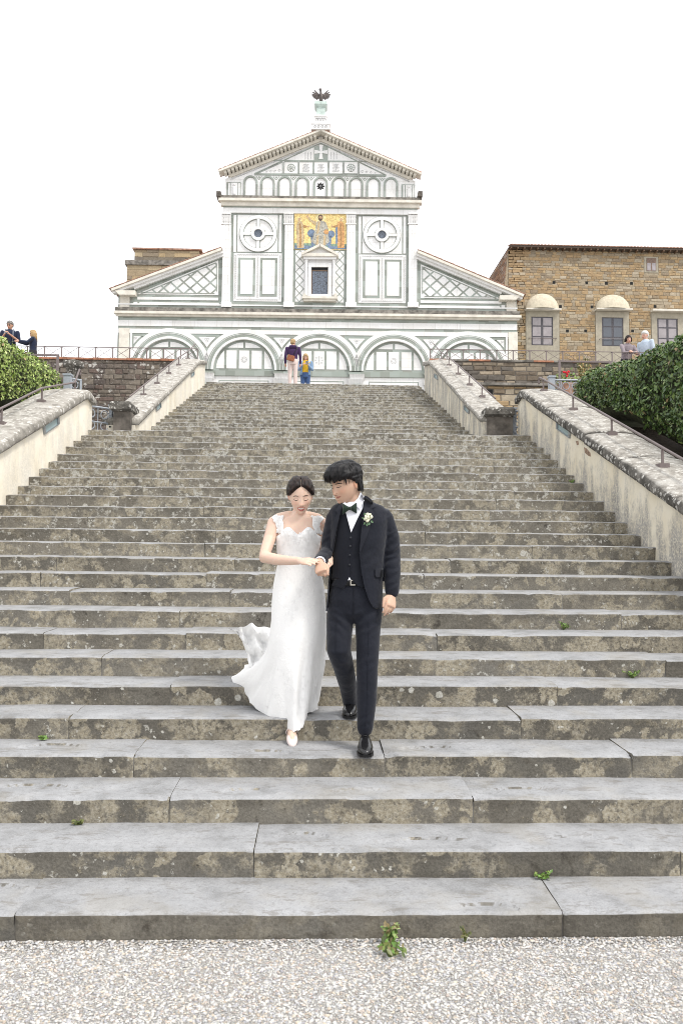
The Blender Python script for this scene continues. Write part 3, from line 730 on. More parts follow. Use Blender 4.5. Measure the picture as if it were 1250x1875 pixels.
for i, c in enumerate(AC):
    arch = slab('blind_arch', [(c[0]+RI*math.cos(rad(a)), c[1]+RI*math.sin(rad(a))) for a in range(0, 181, 5)], -0.01, 0.006, M_GREEN)
    ap = arch
    arc_ring('archivolt', c, RG, RO, -0.01, 0.10, M_WHITE); arc_ring('archivolt', c, RW, RG-0.003, -0.01, 0.14, M_GREEN)
    arc_ring('archivolt', c, RG-2.6*S, RG-2.0*S, 0.1, 0.155, M_WHITE); arc_ring('archivolt', c, RI, RW-0.003, -0.01, 0.20, M_WHITE)
    # white panels inside the arch
    r2 = RI-4.6*S; zb, zt, zu = U(583, 676.5)[1], U(583, 643.5)[1], U(583, 638.5)[1]
    xs = [-r2, -37*S, -32.6*S, -13.8*S, -9.6*S, 9.6*S, 13.8*S, 32.6*S, 37*S, r2]
    for k in range(5):
        a, b_ = xs[2*k], xs[2*k+1]
        poly = [(c[0]+a, zb), (c[0]+b_, zb)]
        for q in range(13):
            u = b_+(a-b_)*q/12; z = c[1]+math.sqrt(max(0, r2*r2-u*u)); poly.append((c[0]+u, max(zb+0.001, min(zt, z))))
        slab('marble_panel', poly, 0.0, 0.03, M_WHITE, arch)
    for sgn in (-1, 1):
        a, b_ = sgn*1.9*S, sgn*math.sqrt(r2*r2-(zu-zs)**2)
        poly = [(c[0]+a, zu)]+[(c[0]+b_, zu)]
        for q in range(13):
            u = b_+(a-b_)*q/12; poly.append((c[0]+u, max(zu, c[1]+math.sqrt(max(0, r2*r2-u*u)))))
        slab('marble_panel', poly, 0.0, 0.03, M_WHITE, arch)
    # rosette inlay on the middle panel
    mc = (c[0], (zb+zt)/2)
    if i == 2:
        for q in range(8): arc_ring('rosette_ring', (mc[0]+6.6*S*math.cos(q*math.pi/4), mc[1]+6.6*S*math.sin(q*math.pi/4)), 0.7*S, 1.5*S, 0.02, 0.037, M_INLAY, 0, 360, 10, arch)
        slab('rosette_leaf', [(mc[0]+1.6*S*math.cos(a)*(0.6+0.4*math.cos(3*a)**2), mc[1]+4.4*S*math.sin(a)) for a in [q*math.pi/10 for q in range(20)]], 0.02, 0.037, M_INLAY, arch)
    else:
        arc_ring('rosette_ring', mc, 4.9*S, 5.7*S, 0.02, 0.037, M_INLAY, 0, 360, 20, arch); arc_ring('rosette_ring', mc, 2.6*S, 3.5*S, 0.02, 0.037, M_INLAY, 0, 360, 16, arch)
        for q in range(6): arc_ring('rosette_ring', (mc[0]+4.2*S*math.cos(q*math.pi/3), mc[1]+4.2*S*math.sin(q*math.pi/3)), 0.3*S, 0.6*S, 0.02, 0.037, M_INLAY, 0, 360, 8, arch)
# spandrels: white curved triangles with a trefoil
for i in range(4):
    um = (AC[i][0]+AC[i+1][0])/2; zt = U(583, 619.5)[1]; r3 = RO+4.3*S
    hw = 15.0*S; poly = [(um-hw, zt), (um+hw, zt)]
    for sgn, c in ((1, AC[i+1]), (-1, AC[i])):
        pts = []
        for q in range(9):
            du = hw*(1-q/8); u = um+sgn*du; pts.append((u, c[1]+math.sqrt(max(0, r3*r3-(u-c[0])**2))))
        poly += pts if sgn > 0 else list(reversed(pts))[1:]
    poly = [p for p in poly if p[1] <= zt+1e-6]
    sp = slab('spandrel_panel', poly, -0.01, 0.03, M_WHITE); trefoil((um, zt-5.2*S), 2.3*S, sp)
for s, c in ((-1, AC[0]), (1, AC[4])):
    ue = c[0]+s*66*S; zt = U(583, 619.5)[1]; r3 = RO+4.3*S; poly = [(ue, zt)]
    for q in range(9):
        u = ue-s*18*S*q/8; z = c[1]+math.sqrt(max(0, r3*r3-(u-c[0])**2)); poly.append((u, min(zt, z)))
    sp = slab('spandrel_panel', list(reversed(poly)), -0.01, 0.03, M_WHITE); trefoil((ue-s*3.4*S, zt-4.2*S), 1.6*S, sp)
    rslab('marble_strip', (min(c[0]+s*69*S, c[0]+s*73*S), zs-1, max(c[0]+s*69*S, c[0]+s*73*S), z_fr-0.003), -0.01, 0.033, M_WHITE)
    a, b_ = sorted((c[0]+s*74*S, c[0]+s*93*S)); a, b_ = max(a, uL-0.02), min(b_, uR+0.02)
    rslab('corner_pilaster', (a, -0.2, b_, U(583, 605)[1]), -0.01, 0.07, M_CREAM)
# impost band, white base wall and capitals on half columns
for i, c in enumerate(AC):
    z1, z0 = U(583, 678)[1], U(583, 689)[1]
    rslab('impost_band', (c[0]-RW, z0, c[0]+RW, z1-0.004), -0.01, 0.05, M_GREEN)
    rslab('impost_band', (c[0]-RW-0.02, z0-0.04, c[0]+RW+0.02, z0+0.08), 0.0, 0.12, M_GREEN)
    rslab('base_panel', (c[0]-RW, -0.2, c[0]+RW, z0-0.045), -0.01, 0.03, M_WHITE)
    q = (c[0]-46*S, 0.5, c[0]+46*S, U(583, 698)[1]); w = 0.05
    for r_ in ((q[0], q[3]-w, q[2], q[3]), (q[0], q[1], q[0]+w, q[3]-w-.002), (q[2]-w, q[1], q[2], q[3]-w-.002)): rslab('inlay_line', r_, 0.02, 0.042, M_GREEN)
for k in range(6):
    u = AC[0][0]+step_u*(k-0.5)
    zt = U(583, 684)[1]; zb = U(583, 700)[1]-0.15
    cp = rslab('capital', (u-14.5*S, zt-0.10, u+14.5*S, zt+0.02), -0.01, 0.34, M_GREEN)
    g = G()
    for j in range(5):          # acanthus leaves
        for row, (h0, h1) in enumerate(((0, .5), (.45, 1))):
            t = (j+0.5*row)/4.5-0.5; ul = u+t*24*S
            z0 = zb+(zt-0.1-zb)*h0; z1 = zb+(zt-0.1-zb)*h1; fl = 0.05+0.07*h1
            g.hexa([(ul-0.07, -0.22, z0), (ul+0.07, -0.22, z0), (ul+0.07, -0.10, z0), (ul-0.07, -0.10, z0), (ul-0.10, -0.27-fl, z1), (ul+0.10, -0.27-fl, z1), (ul+0.09, -0.1, z1), (ul-0.09, -0.1, z1)])
    g.rings([[(u-w_*S, -0.28+e, z), (u+w_*S, -0.28+e, z), (u+w_*S, 0.0, z), (u-w_*S, 0.0, z)] for w_, e, z in ((10, .06, zb), (11, .02, (zb+zt)/2), (13, -.04, zt-0.1))])
    g.ob('capital_leaves', M_WHITE, cp, org=(u, -0.28, zb))
    g = G(); g.rings([[(u+0.33*r_*math.cos(a), -0.10+0.33*r_*-abs(math.sin(a)), z) for a in [math.pi*j/12 for j in range(13)]] for r_, z in ((1.15, -0.1), (1.1, .2), (1, .3), (0.92, zb))]); g.ob('half_column', M_GREEN, church, True, org=(u, 0, 0))

# ---- aisles: bands, lattice, raking cornices
def aisle(s, P_):
    """P_: pixel data for one side"""
    inner, outer = P_['inner'], P_['outer']
    for (x0, y0, x1, y1) in P_['bands']: rslab('marble_band', R(x0, y0, x1, y1), -0.01, 0.03, M_WHITE)
    # lattice triangle
    tri = [U(*p) for p in P_['tri']]; t0 = tri
    cxy = (sum(p[0] for p in tri)/3, sum(p[1] for p in tri)/3)
    big = [(cxy[0]+(p[0]-cxy[0])*1.0, cxy[1]+(p[1]-cxy[1])*1.0) for p in tri]
    panel = slab('lattice_panel', big, -0.01, 0.02, M_WHITE)
    inn = []
    def halfplanes(T):
        A = sum(T[i][0]*T[(i+1) % 3][1]-T[(i+1) % 3][0]*T[i][1] for i in range(3))
        T = T if A > 0 else list(reversed(T)); out = []
        for i in range(3):
            p, q = T[i], T[(i+1) % 3]; nx, ny = -(q[1]-p[1]), q[0]-p[0]; L = math.hypot(nx, ny); out.append((nx/L, ny/L, -(nx*p[0]+ny*p[1])/L))
        return out
    H = halfplanes(big)
    ix, iy, iz = U(*P_['tri'][0])[0], 0, 0
    for dirn in (-1, 1):
        for k in range(-14, 15):
            off = k*24.6*S; L = 12
            t = Vector((math.cos(rad(42))*dirn, math.sin(rad(42)))); n = Vector((-t.y, t.x))
            o = Vector(U(*P_['node']))+Vector((off, 0)); w = 1.35*S
            poly = [tuple(o-t*L+n*w), tuple(o+t*L+n*w), tuple(o+t*L-n*w), tuple(o-t*L-n*w)]
            for h in H:
                poly = clip_poly(poly, h[0], h[1], h[2]-2.2*S)
                if len(poly) < 3: break
            if len(poly) >= 3: slab('lattice_strip', poly, 0.0, 0.034+0.0025*dirn, M_GREEN, panel)
    for a, b_ in ((0, 1), (1, 2), (2, 0)):                 # thin green frame
        p, q = Vector(big[a]), Vector(big[b_]); cc = Vector(cxy)
        p = p+(cc-p)*0.0; n = Vector((-(q-p).y, (q-p).x)).normalized()
        if n.dot(cc-p) < 0: n = -n
        t = (q-p).normalized()
        pts = [p+n*2.2*S+t*6*S, q+n*2.2*S-t*6*S, q+n*3.6*S-t*9*S, p+n*3.6*S+t*9*S]
        slab('lattice_strip', [tuple(v) for v in pts], 0.0, 0.040, M_GREEN, panel)
    # raking cornice
    a, b_ = [Vector(U(*p)) for p in P_['slope']]; t = (b_-a).normalized(); n = Vector((-t.y, t.x))
    if n.y > 0: n = -n
    for (h0, h1, d, mt, nm) in ((1.2, 5.5, 0.50, M_CREAM, 'raking_cornice'), (5.5, 9.5, 0.36, M_WHITE, 'raking_cornice'), (9.5, 13.5, 0.2, M_WHITE, 'raking_cornice'), (13.5, 15.2, 0.05, M_GREEN, 'marble_strip')):
        a2 = a+t*(0 if h1 < 10 else 1.2)
        slab(nm, [tuple(a2+n*h0*S), tuple(b_+n*h0*S), tuple(b_+n*h1*S), tuple(a2+n*h1*S)], -0.01, d, mt)
    # tiles along the rake: each one a half-round end
    L = (b_-a).length; k = int(L/0.34)
    for i in range(k):
        c0 = a+t*(L*i/k-0.1); c1 = a+t*(L*(i+1)/k+0.04); lift = 0.05
        slab('roof_tile', [tuple(c0-n*0.0*S), tuple(c1+n*0.4*S), tuple(c1-n*0.9*S), tuple(c0-n*1.5*S)], -0.3, 0.47+0.02*(i % 2), M_TERRA)
    roof = slab('roof', [tuple(a+n*0.9*S), tuple(b_+n*0.9*S), tuple(b_-n*0.4*S), tuple(a-n*0.4*S)], -25, 0.40, M_TERRA)
    # eaves block at the foot of the rake
    x0, y0, x1, y1 = P_['eave']; r_ = R(x0, y0, x1, y1)
    slab('eaves_block', [(r_[0], r_[3]), (r_[2], r_[3]), (r_[2]-(0.25 if s > 0 else 0), r_[1]), (r_[0]+(0.25 if s < 0 else 0), r_[1])], -0.3, 0.44, M_CREAM)
    x0, y0, x1, y1 = P_['post']; rslab('corner_pilaster', R(x0, y0, x1, y1), -0.01, 0.07, M_CREAM)
aisle(-1, dict(inner=405, outer=217, bands=[(252, 544.5, 400, 549.5), (256, 554, 401, 561.5), (245, 553, 252, 561)], tri=[(251.5, 538.5), (400, 540.5), (400, 476.5)], node=(385, 539), slope=[(207, 532.5), (406.5, 458.5)], eave=(214, 536, 251, 544), post=(220, 544, 238, 568)))
aisle(1, dict(inner=765, outer=945, bands=[(769, 551, 917, 555.5), (768, 560, 914, 567.5), (917, 559, 924, 567)], tri=[(915, 547), (770, 545.5), (770, 484)], node=(787, 545.5), slope=[(956, 543), (764, 463)], eave=(912, 545, 949, 553), post=(926, 553, 944, 575)))
band(561.8, 568, 0.04, M_GREEN, 'marble_band')
band(560.0, 562.4, 0.09, M_WHITE, 'string_course')

# ---- nave front: pilasters, roundels, panels
def pil(x0, x1):
    r_ = R(x0, 411, x1, 556); rslab('pilaster', r_, -0.01, 0.16, M_WHITE)
    for k in range(3):
        w = (r_[2]-r_[0])/3; rslab('flute', (r_[0]+w*k+0.03, r_[1]+0.15, r_[0]+w*(k+1)-0.03, r_[3]-0.1), 0.14, 0.175, M_WHITE)
    rslab('pilaster_base', R(x0-2, 555.5, x1+2, 564), -0.01, 0.24, M_WHITE)
    q = R(x0-1, 393, x1+1, 411); cp = rslab('capital', (q[0], q[3]-0.08, q[2], q[3]), -0.01, 0.30, M_WHITE)
    g = G()
    for row in range(2):
        for j in range(4):
            ul = q[0]+(q[2]-q[0])*(j+0.5)/4; z0 = q[1]+row*0.2; z1 = z0+0.26
            g.hexa([(ul-0.05, -0.19, z0), (ul+0.05, -0.19, z0), (ul+0.05, -0.1, z0), (ul-0.05, -0.1, z0), (ul-0.075, -0.25-0.03*row, z1), (ul+0.075, -0.25-0.03*row, z1), (ul+0.07, -0.1, z1), (ul-0.07, -0.1, z1)])
    g.box(q[0]+0.02, q[2]-0.02, -0.17, 0.0, q[1]-0.02, q[3]-0.08); g.box(q[0]-0.02, q[2]+0.02, -0.2, 0, q[1]-0.06, q[1])
    g.ob('capital_leaves', M_WHITE, cp, org=((q[0]+q[2])/2, 0, q[1]))
for x0, x1 in ((407.8, 422.6), (521, 536.6), (634.4, 650.2), (747.4, 762.6)): pil(x0, x1)
band2 = lambda y0, y1, d, mat, name, dx=0: rslab(name, (tw[0]-dx, U(585, y1)[1], tw[2]+dx, U(585, y0)[1]), -0.01, d, mat)
band2(383.5, 392.6, 0.12, M_WHITE, 'frieze'); band2(381.5, 383.5, 0.14, M_GREEN, 'marble_band')
band2(374.5, 381.5, 0.26, M_CREAM, 'cornice', 0.12); band2(369.8, 374.5, 0.42, M_CREAM, 'cornice', 0.24)
band2(363.5, 369.8, 0.30, M_LEDGE, 'ledge', 0.16)
for x in (402.5, 767.5):
    r_ = R(x-4, 357, x+4, 366); rslab('gutter_spout', r_, -0.3, 0.5, M_DARKST)

def nave_bay(x0, x1, cx, cy, dy):
    # roundel: square of white marble, ring mouldings, four quarter panels and a small window
    sq = R(x0+8.5, 394+dy, x1-8.5, 461.5+dy); c = U(cx, cy)
    bay = rslab('roundel_panel', sq, -0.01, 0.03, M_WHITE)
    for x in (x0+1.2, x1-6.2): rslab('marble_strip', R(x, 394+dy, x+5, 461.5+dy), -0.01, 0.03, M_WHITE)
    arc_ring('inlay_ring', c, 34.2*S, 35.6*S, 0.0, 0.036, M_GREEN, 0, 360, 60, bay)
    arc_ring('ring_moulding', c, 28.2*S, 34.2*S, 0.0, 0.12, M_WHITE, 0, 360, 60, bay)
    arc_ring('inlay_ring', c, 26.8*S, 28.2*S, 0.0, 0.04, M_GREEN, 0, 360, 60, bay)
    arc_ring('ring_moulding', c, 8*S, 13.0*S, 0.0, 0.14, M_WHITE, 0, 360, 40, bay); arc_ring('inlay_ring', c, 13.0*S, 14.2*S, 0.0, 0.04, M_GREEN, 0, 360, 40, bay)
    for k in range(4):
        a = rad(90*k); ca, sa = math.cos(a), math.sin(a); n = (-sa, ca)
        line('spoke', (c[0]+ca*12.6*S, c[1]+sa*12.6*S), (c[0]+ca*28.4*S, c[1]+sa*28.4*S), 5.2*S, 0.0, 0.10, M_WHITE, bay)
        for q in (-1, 1):
            o = 3.2*S*q; line('inlay_line', (c[0]+ca*13.4*S+n[0]*o, c[1]+sa*13.4*S+n[1]*o), (c[0]+ca*27.6*S+n[0]*o, c[1]+sa*27.6*S+n[1]*o), 1.2*S, 0.0, 0.044, M_GREEN, bay)
    slab('window_pane', [(c[0]+8.2*S*math.cos(rad(a)), c[1]+8.2*S*math.sin(rad(a))) for a in range(0, 360, 12)], 0.0, 0.045, M_LEAD, bay)
    # lower panel with interlace border and two tall panels
    fr = R(x0+1.2, 463.8+dy, x1-1.2, 552+dy); pn = rslab('bordered_panel', fr, -0.01, 0.03, M_WHITE)
    bw = 6.5*S
    gI = G()
    def chain(p, q):
        L = math.hypot(q[0]-p[0], q[1]-p[1]); n = max(2, int(round(L/(3.4*S))))
        for i in range(n):
            u = p[0]+(q[0]-p[0])*(i+0.5)/n; z = p[1]+(q[1]-p[1])*(i+0.5)/n; r1 = 1.75*S; r0 = 1.1*S
            k0 = len(gI.v)
            for d in (0.030, 0.041):
                for rr in (r1, r0):
                    for a in range(4): gI.v.append((u+rr*math.cos(a*math.pi/2), -d, z+rr*math.sin(a*math.pi/2)))
            for a in range(4):
                b2 = (a+1) % 4; gI.f += [(k0+8+a, k0+8+b2, k0+12+b2, k0+12+a), (k0+8+b2, k0+8+a, k0+a, k0+b2), (k0+12+a, k0+12+b2, k0+4+b2, k0+4+a)]
    m_ = bw/2; um = (fr[0]+fr[2])/2
    chain((fr[0]+m_, fr[1]+m_), (fr[0]+m_, fr[3]-m_)); chain((fr[2]-m_, fr[1]+m_), (fr[2]-m_, fr[3]-m_))
    chain((fr[0]+m_+0.1, fr[1]+m_), (fr[2]-m_-0.1, fr[1]+m_)); chain((fr[0]+m_+0.1, fr[3]-m_), (fr[2]-m_-0.1, fr[3]-m_)); chain((um, fr[1]+m_+0.1), (um, fr[3]-m_-0.1))
    gI.ob('interlace_border', M_INLAY, pn, kind='stuff', org=(um, 0, fr[1]))
    w = (fr[2]-fr[0]-3*bw)/2-0.1
    for k in (0, 1):
        a = fr[0]+bw+0.06+k*(w+bw+0.08); r_ = (a, fr[1]+bw+0.08, a+w, fr[3]-bw-0.08)
        gp = rslab('green_frame', r_, 0.02, 0.042, M_GREEN, pn)
        e = 4.3*S; slab('marble_panel', [(r_[0]+e, r_[1]+e), (r_[2]-e, r_[1]+e), (r_[2]-e, r_[3]-e), (r_[0]+e, r_[3]-e)], 0.03, 0.06, M_WHITE, pn)
nave_bay(426.5, 517, 473, 428.6, 0); nave_bay(654.5, 744, 698.8, 431, 3)
# middle bay: lozenge columns beside the window
for x0, x1, dy in ((540.6, 556.8, 0), (613.5, 629.5, 1.5)):
    r_ = R(x0, 458.6+dy, x1, 552.6+dy); pn = rslab('lozenge_panel', r_, -0.01, 0.025, M_WHITE)
    n = 6; h = (r_[3]-r_[1])/n; um = (r_[0]+r_[2])/2; hw = (r_[2]-r_[0])/2-0.02
    for k in range(n):
        z = r_[1]+h*(k+0.5)
        for a, b_ in (((um-hw, z), (um, z+h/2)), ((um, z+h/2), (um+hw, z)), ((um+hw, z), (um, z-h/2)), ((um, z-h/2), (um-hw, z))): line('lattice_strip', a, b_, 1.25*S, 0.0, 0.04, M_GREEN, pn)
# golden mosaic: generic robed figures on gold
def m_mosaic(name, c, var=0.25):
    b = NB(name); v = b.vor(16); n = b.noise(2.5, 4, 0.6)
    cc = b.mix(b.rng(b.sep(v.outputs['Color'])[0], 0, 1), tuple(x*(1-var) for x in c), tuple(min(1, x*(1+var)) for x in c))
    cc = b.mix(b.math('MULTIPLY', b.rng(n, 0.4, 0.7), 0.35), cc, tuple(x*0.6 for x in c))
    return b.fin(cc, 0.45, b.bump(v.outputs['Distance'], 0.2, 0.01), spec=0.4)
MG = m_mosaic('gold_mosaic', (0.80, 0.60, 0.25)); MBR = m_mosaic('brown_mosaic', (0.42, 0.24, 0.10)); MTN = m_mosaic('tan_robe_mosaic', (0.52, 0.40, 0.24)); MGY = m_mosaic('grey_robe_mosaic', (0.42, 0.40, 0.34), 0.35); MBL = m_mosaic('blue_mosaic', (0.17, 0.23, 0.33)); MSK = m_mosaic('skin_mosaic', (0.55, 0.36, 0.22)); MPG = m_mosaic('pale_gold_mosaic', (0.85, 0.70, 0.36)); MDK = m_mosaic('dark_mosaic', (0.10, 0.06, 0.045)); MGN = m_mosaic('green_mosaic', (0.22, 0.32, 0.24)); MOR = m_mosaic('orange_mosaic', (0.62, 0.34, 0.14))
mo = R(538.6, 385.5, 633.6, 457.4); mos = rslab('mosaic', mo, -0.01, 0.05, MG)
mq = lambda x, y: U(538.3+(x-455)*0.304, 370+y*0.304)
def mpoly(name, pts, d, mat): slab(name, [mq(*p) for p in pts], 0.03, d, mat, mos)
def mdisc(name, x, y, r, d, mat, sx=1.0): slab(name, [mq(x+r*sx*math.cos(rad(a)), y+r*math.sin(rad(a))) for a in range(0, 360, 20)], 0.03, d, mat, mos)
mpoly('mosaic_ground', [(457, 262), (768, 270), (768, 287), (457, 284)], 0.056, MBL); mpoly('mosaic_ground', [(457, 248), (768, 256), (768, 271), (457, 264)], 0.054, MGN)
for k in range(22):
    x = 459+k*14; mpoly('mosaic_border', [(x, 48), (x+12, 48), (x+12, 58), (x, 58)], 0.062, (MBR, MBL, MDK)[k % 3])
def robed(x, s, robe, inner):
    mdisc('halo', x-s*4, 107, 15, 0.056, MPG); mdisc('head', x-s*4, 107, 9, 0.066, MSK)
    mpoly('robe', [(x-16, 124), (x-4, 117), (x+10, 120), (x+20, 140), (x+24, 200), (x+22, 278), (x-18, 280), (x-22, 200), (x-24, 150)], 0.062, robe)
    mpoly('robe_fold', [(x-6, 130), (x+4, 132), (x+8, 210), (x+6, 276), (x-6, 276), (x-2, 210)], 0.067, inner)
    mpoly('arm', [(x+s*16, 138), (x+s*42, 146), (x+s*46, 152), (x+s*18, 158)], 0.066, inner); mdisc('hand', x+s*50, 148, 5, 0.069, MSK)
robed(492, 1, MTN, MBR); robed(735, -1, MOR, MBR)
mpoly('sleeve', [(704, 158), (716, 150), (718, 250), (706, 256)], 0.069, MBL)
mdisc('throne_back', 560, 190, 24, 0.058, MBL); mdisc('throne_back', 678, 195, 22, 0.058, MBL)
mpoly('throne', [(555, 205), (680, 208), (676, 280), (560, 278)], 0.058, MBL); mpoly('footstool', [(575, 262), (655, 264), (664, 286), (566, 284)], 0.06, MGN)
mdisc('halo', 614, 97, 30, 0.058, MPG); mdisc('hair', 614, 96, 18, 0.062, MDK, 0.85); mdisc('head', 614, 97, 12, 0.066, MSK, 0.8); mpoly('beard', [(606, 102), (622, 102), (618, 116), (610, 116)], 0.069, MDK)
mpoly('robe', [(590, 122), (606, 114), (624, 114), (646, 124), (660, 160), (662, 205), (668, 240), (640, 268), (590, 266), (560, 240), (572, 200), (584, 160)], 0.064, MGY)
mpoly('robe_fold', [(598, 120), (614, 118), (604, 190), (590, 196)], 0.068, MTN); mpoly('robe_fold', [(592, 205), (606, 200), (600, 262), (586, 258)], 0.068, MTN); mpoly('robe_fold', [(632, 202), (648, 206), (644, 258), (630, 262)], 0.068, MTN)
mpoly('arm', [(592, 122), (580, 140), (545, 112), (536, 92), (544, 90), (566, 112)], 0.066, MTN); mdisc('hand', 536, 90, 7, 0.069, MSK); mdisc('book', 649, 182, 15, 0.07, MOR)
# window with pediment
win = empty('aedicule_window', (0, 0, 0), parent=church); ORG[win.name] = Vector((0, 0, 0))
wr = lambda n, x0, y0, x1, y1, d0, d1, m: rslab(n, R(x0, y0, x1, y1), d0, d1, m, win)
wr('surround', 557, 474.5, 614, 548, -0.01, 0.10, M_WHITE)
wr('frame', 564, 484, 570, 545, 0.05, 0.20, M_WHITE); wr('frame', 600.5, 484, 606.5, 545, 0.05, 0.20, M_WHITE); wr('frame', 564, 484, 606.5, 491, 0.05, 0.203, M_WHITE); wr('frame', 564, 540.5, 606.5, 546, 0.05, 0.206, M_WHITE)
wr('opening', 569.5, 490.5, 601, 541, 0.09, 0.104, M_DARKHOLE); wr('glass', 571.5, 498, 599.5, 539.5, 0.1, 0.113, M_LEAD)
M_WOODF = m_plain('brown_window_frame', (0.14, 0.09, 0.06), 0.7, 0.2)
for x0, y0, x1, y1 in ((570, 497, 571.6, 540), (599.4, 497, 601, 540), (570, 496, 601, 498)): wr('sash', x0, y0, x1, y1, 0.1, 0.13, M_WOODF)
for x in (558.4, 608.4):
    g = G(); a = R(x, 478, x+4.6, 544); cu = (a[0]+a[2])/2
    g.lathe((cu, -0.2, 0), [(0.09, a[1]), (0.085, a[1]+0.1), (0.068, a[1]+0.14), (0.062, a[3]-0.2), (0.085, a[3]-0.1), (0.10, a[3])], 12); g.ob('colonnette', M_WHITE, win, True)
wr('sill', 553.5, 546, 617.5, 550, -0.01, 0.36, M_CREAM); wr('sill', 556, 549.8, 615, 554, -0.01, 0.27, M_CREAM)
for x in (555, 611.5): wr('bracket', x, 541, x+5, 550, 0.0, 0.34, M_CREAM)
wr('entablature', 556, 473.5, 615.5, 478, -0.01, 0.33, M_WHITE); wr('entablature', 552.5, 468, 619.5, 473.6, -0.01, 0.42, M_CREAM)
a, b_, c = U(552, 468), U(619.8, 469.5), U(586.2, 451.3)
slab('pediment', [a, b_, c], -0.01, 0.22, M_WHITE, win)
for p, q in ((a, c), (b_, c)):
    P0, Q0 = Vector(p), Vector(q); t = (Q0-P0).normalized(); n = Vector((-t.y, t.x)); n = n if n.y < 0 else -n
    slab('pediment_rake', [tuple(P0), tuple(Q0), tuple(Q0+n*4.2*S), tuple(P0+n*4.2*S)], 0.1, 0.46, M_CREAM, win)

# ---- gable storey: arcade, panels, gable
gz0, gz1 = U(585, 364)[1], U(585, 322)[1]
gl, gr = U(412.5, 345)[0], U(760, 345)[0]; gm = (gl+gr)/2
apex = Vector(U(587.3, 245)); eL, eR = Vector(U(402, 319.5)), Vector(U(770, 324.5))
zA = apex.y-0.1; ze = (eL.y+eR.y)/2
slab('gable_wall', [(gl, gz0-0.1), (gr, gz0-0.1), (gr, ze-0.25), (gm, zA), (gl, ze-0.25)], -30, 0.0, M_WHITE)
rslab('marble_band', (gl, gz0-0.02, gr, gz0+0.10), -0.01, 0.06, M_GREEN)
A9 = [R(390+0.32*a, 330, 390+0.32*b2, 362) for a, b2 in ((173, 257), (270, 355), (368, 453), (467, 553), (570, 660), (677, 762), (775, 860), (875, 957), (975, 1057))]
for i, r_ in enumerate(A9):
    cu = (r_[0]+r_[2])/2; ro = 13.4*S; ri = 10.2*S; zsp = U(585, 323.6)[1]-ro; zb = gz0+0.10
    ar = arc_ring('arcade_arch', (cu, zsp), ri, ro, -0.01, 0.07, M_GREEN, 0, 180, 20)
    for sgn in (-1, 1):
        a, b2 = sorted((cu+sgn*ri, cu+sgn*ro)); rslab('arcade_jamb', (a, zb+0.002, b2, zsp), -0.01, 0.07, M_GREEN)
    if i == 4:
        for q in range(8):
            a = q*math.pi/4; slab('rosette_hole', [(cu+(4.6+2.9*math.cos(t))*S*math.cos(a)-1.5*math.sin(t)*S*math.sin(a), zsp-0.15+(4.6+2.9*math.cos(t))*S*math.sin(a)+1.5*math.sin(t)*S*math.cos(a)) for t in [k*math.pi/6 for k in range(12)]], -0.01, 0.012, M_DARKHOLE)
        slab('rosette_hole', [(cu+1.3*S*math.cos(t), zsp-0.15+1.3*S*math.sin(t)) for t in [k*math.pi/5 for k in range(10)]], -0.01, 0.012, M_DARKHOLE)
    else:
        slab('alabaster_panel', [(cu-ri+0.04, zb), (cu+ri-0.04, zb)]+[(cu+(ri-0.04)*math.cos(rad(a)), zsp+(ri-0.04)*math.sin(rad(a))) for a in range(0, 181, 15)], -0.01, 0.022, M_CREAM if False else M_WHITE)
    if i < 8:
        um = (r_[2]+A9[i+1][0])/2; zt = U(585, 324.5)[1]
        slab('spandrel_inlay', [(um-6*S, zt), (um+6*S, zt), (um, zt-6.5*S)], -0.01, 0.02, M_GREEN)
        for dx, dz in ((-2.6, 1.6), (2.6, 1.6), (0, 4.2)): slab('spandrel_inlay', [(um+dx*S-1.5*S, zt-dz*S+1.1*S), (um+dx*S+1.5*S, zt-dz*S+1.1*S), (um+dx*S, zt-dz*S-1.3*S)], 0.01, 0.03, M_WHITE)
for x0, x1, y0 in ((415, 441, 334), (734.5, 759, 338)):
    r_ = R(x0, y0, x1, y0+28); rslab('end_panel', r_, -0.01, 0.03, M_GREEN)
    w = r_[2]-r_[0]; rslab('marble_strip', (r_[0]+0.12*w, r_[1], r_[0]+0.24*w, r_[3]-0.06), 0.0, 0.05, M_WHITE); rslab('marble_strip', (r_[0]+0.84*w, r_[1], r_[0]+0.94*w, r_[3]-0.06), 0.0, 0.05, M_WHITE)
    rslab('figure_panel', (r_[0]+0.3*w, r_[1], r_[0]+0.78*w, r_[3]-0.04), 0.0, 0.05, M_WHITE)
    g = G(); cu = r_[0]+0.54*w; g.lathe((cu, -0.06, 0), [(0.05, r_[1]+0.05), (0.11, r_[1]+0.2), (0.08, r_[1]+0.45), (0.12, r_[1]+0.6), (0.03, r_[1]+0.66)], 10); g.sphere((cu, -0.08, r_[1]+0.74), 0.075); g.ob('relief_figure', M_WHITE, church, True)
band3 = lambda y0, y1, d, m, nm: rslab(nm, (U(466, y0)[0], U(585, y1)[1], U(706, y0)[0], U(585, y0)[1]), -0.01, d, m)
band3(319.2, 322.3, 0.04, M_GREEN, 'marble_band'); band3(294.0, 295.8, 0.03, M_GREEN, 'marble_band')
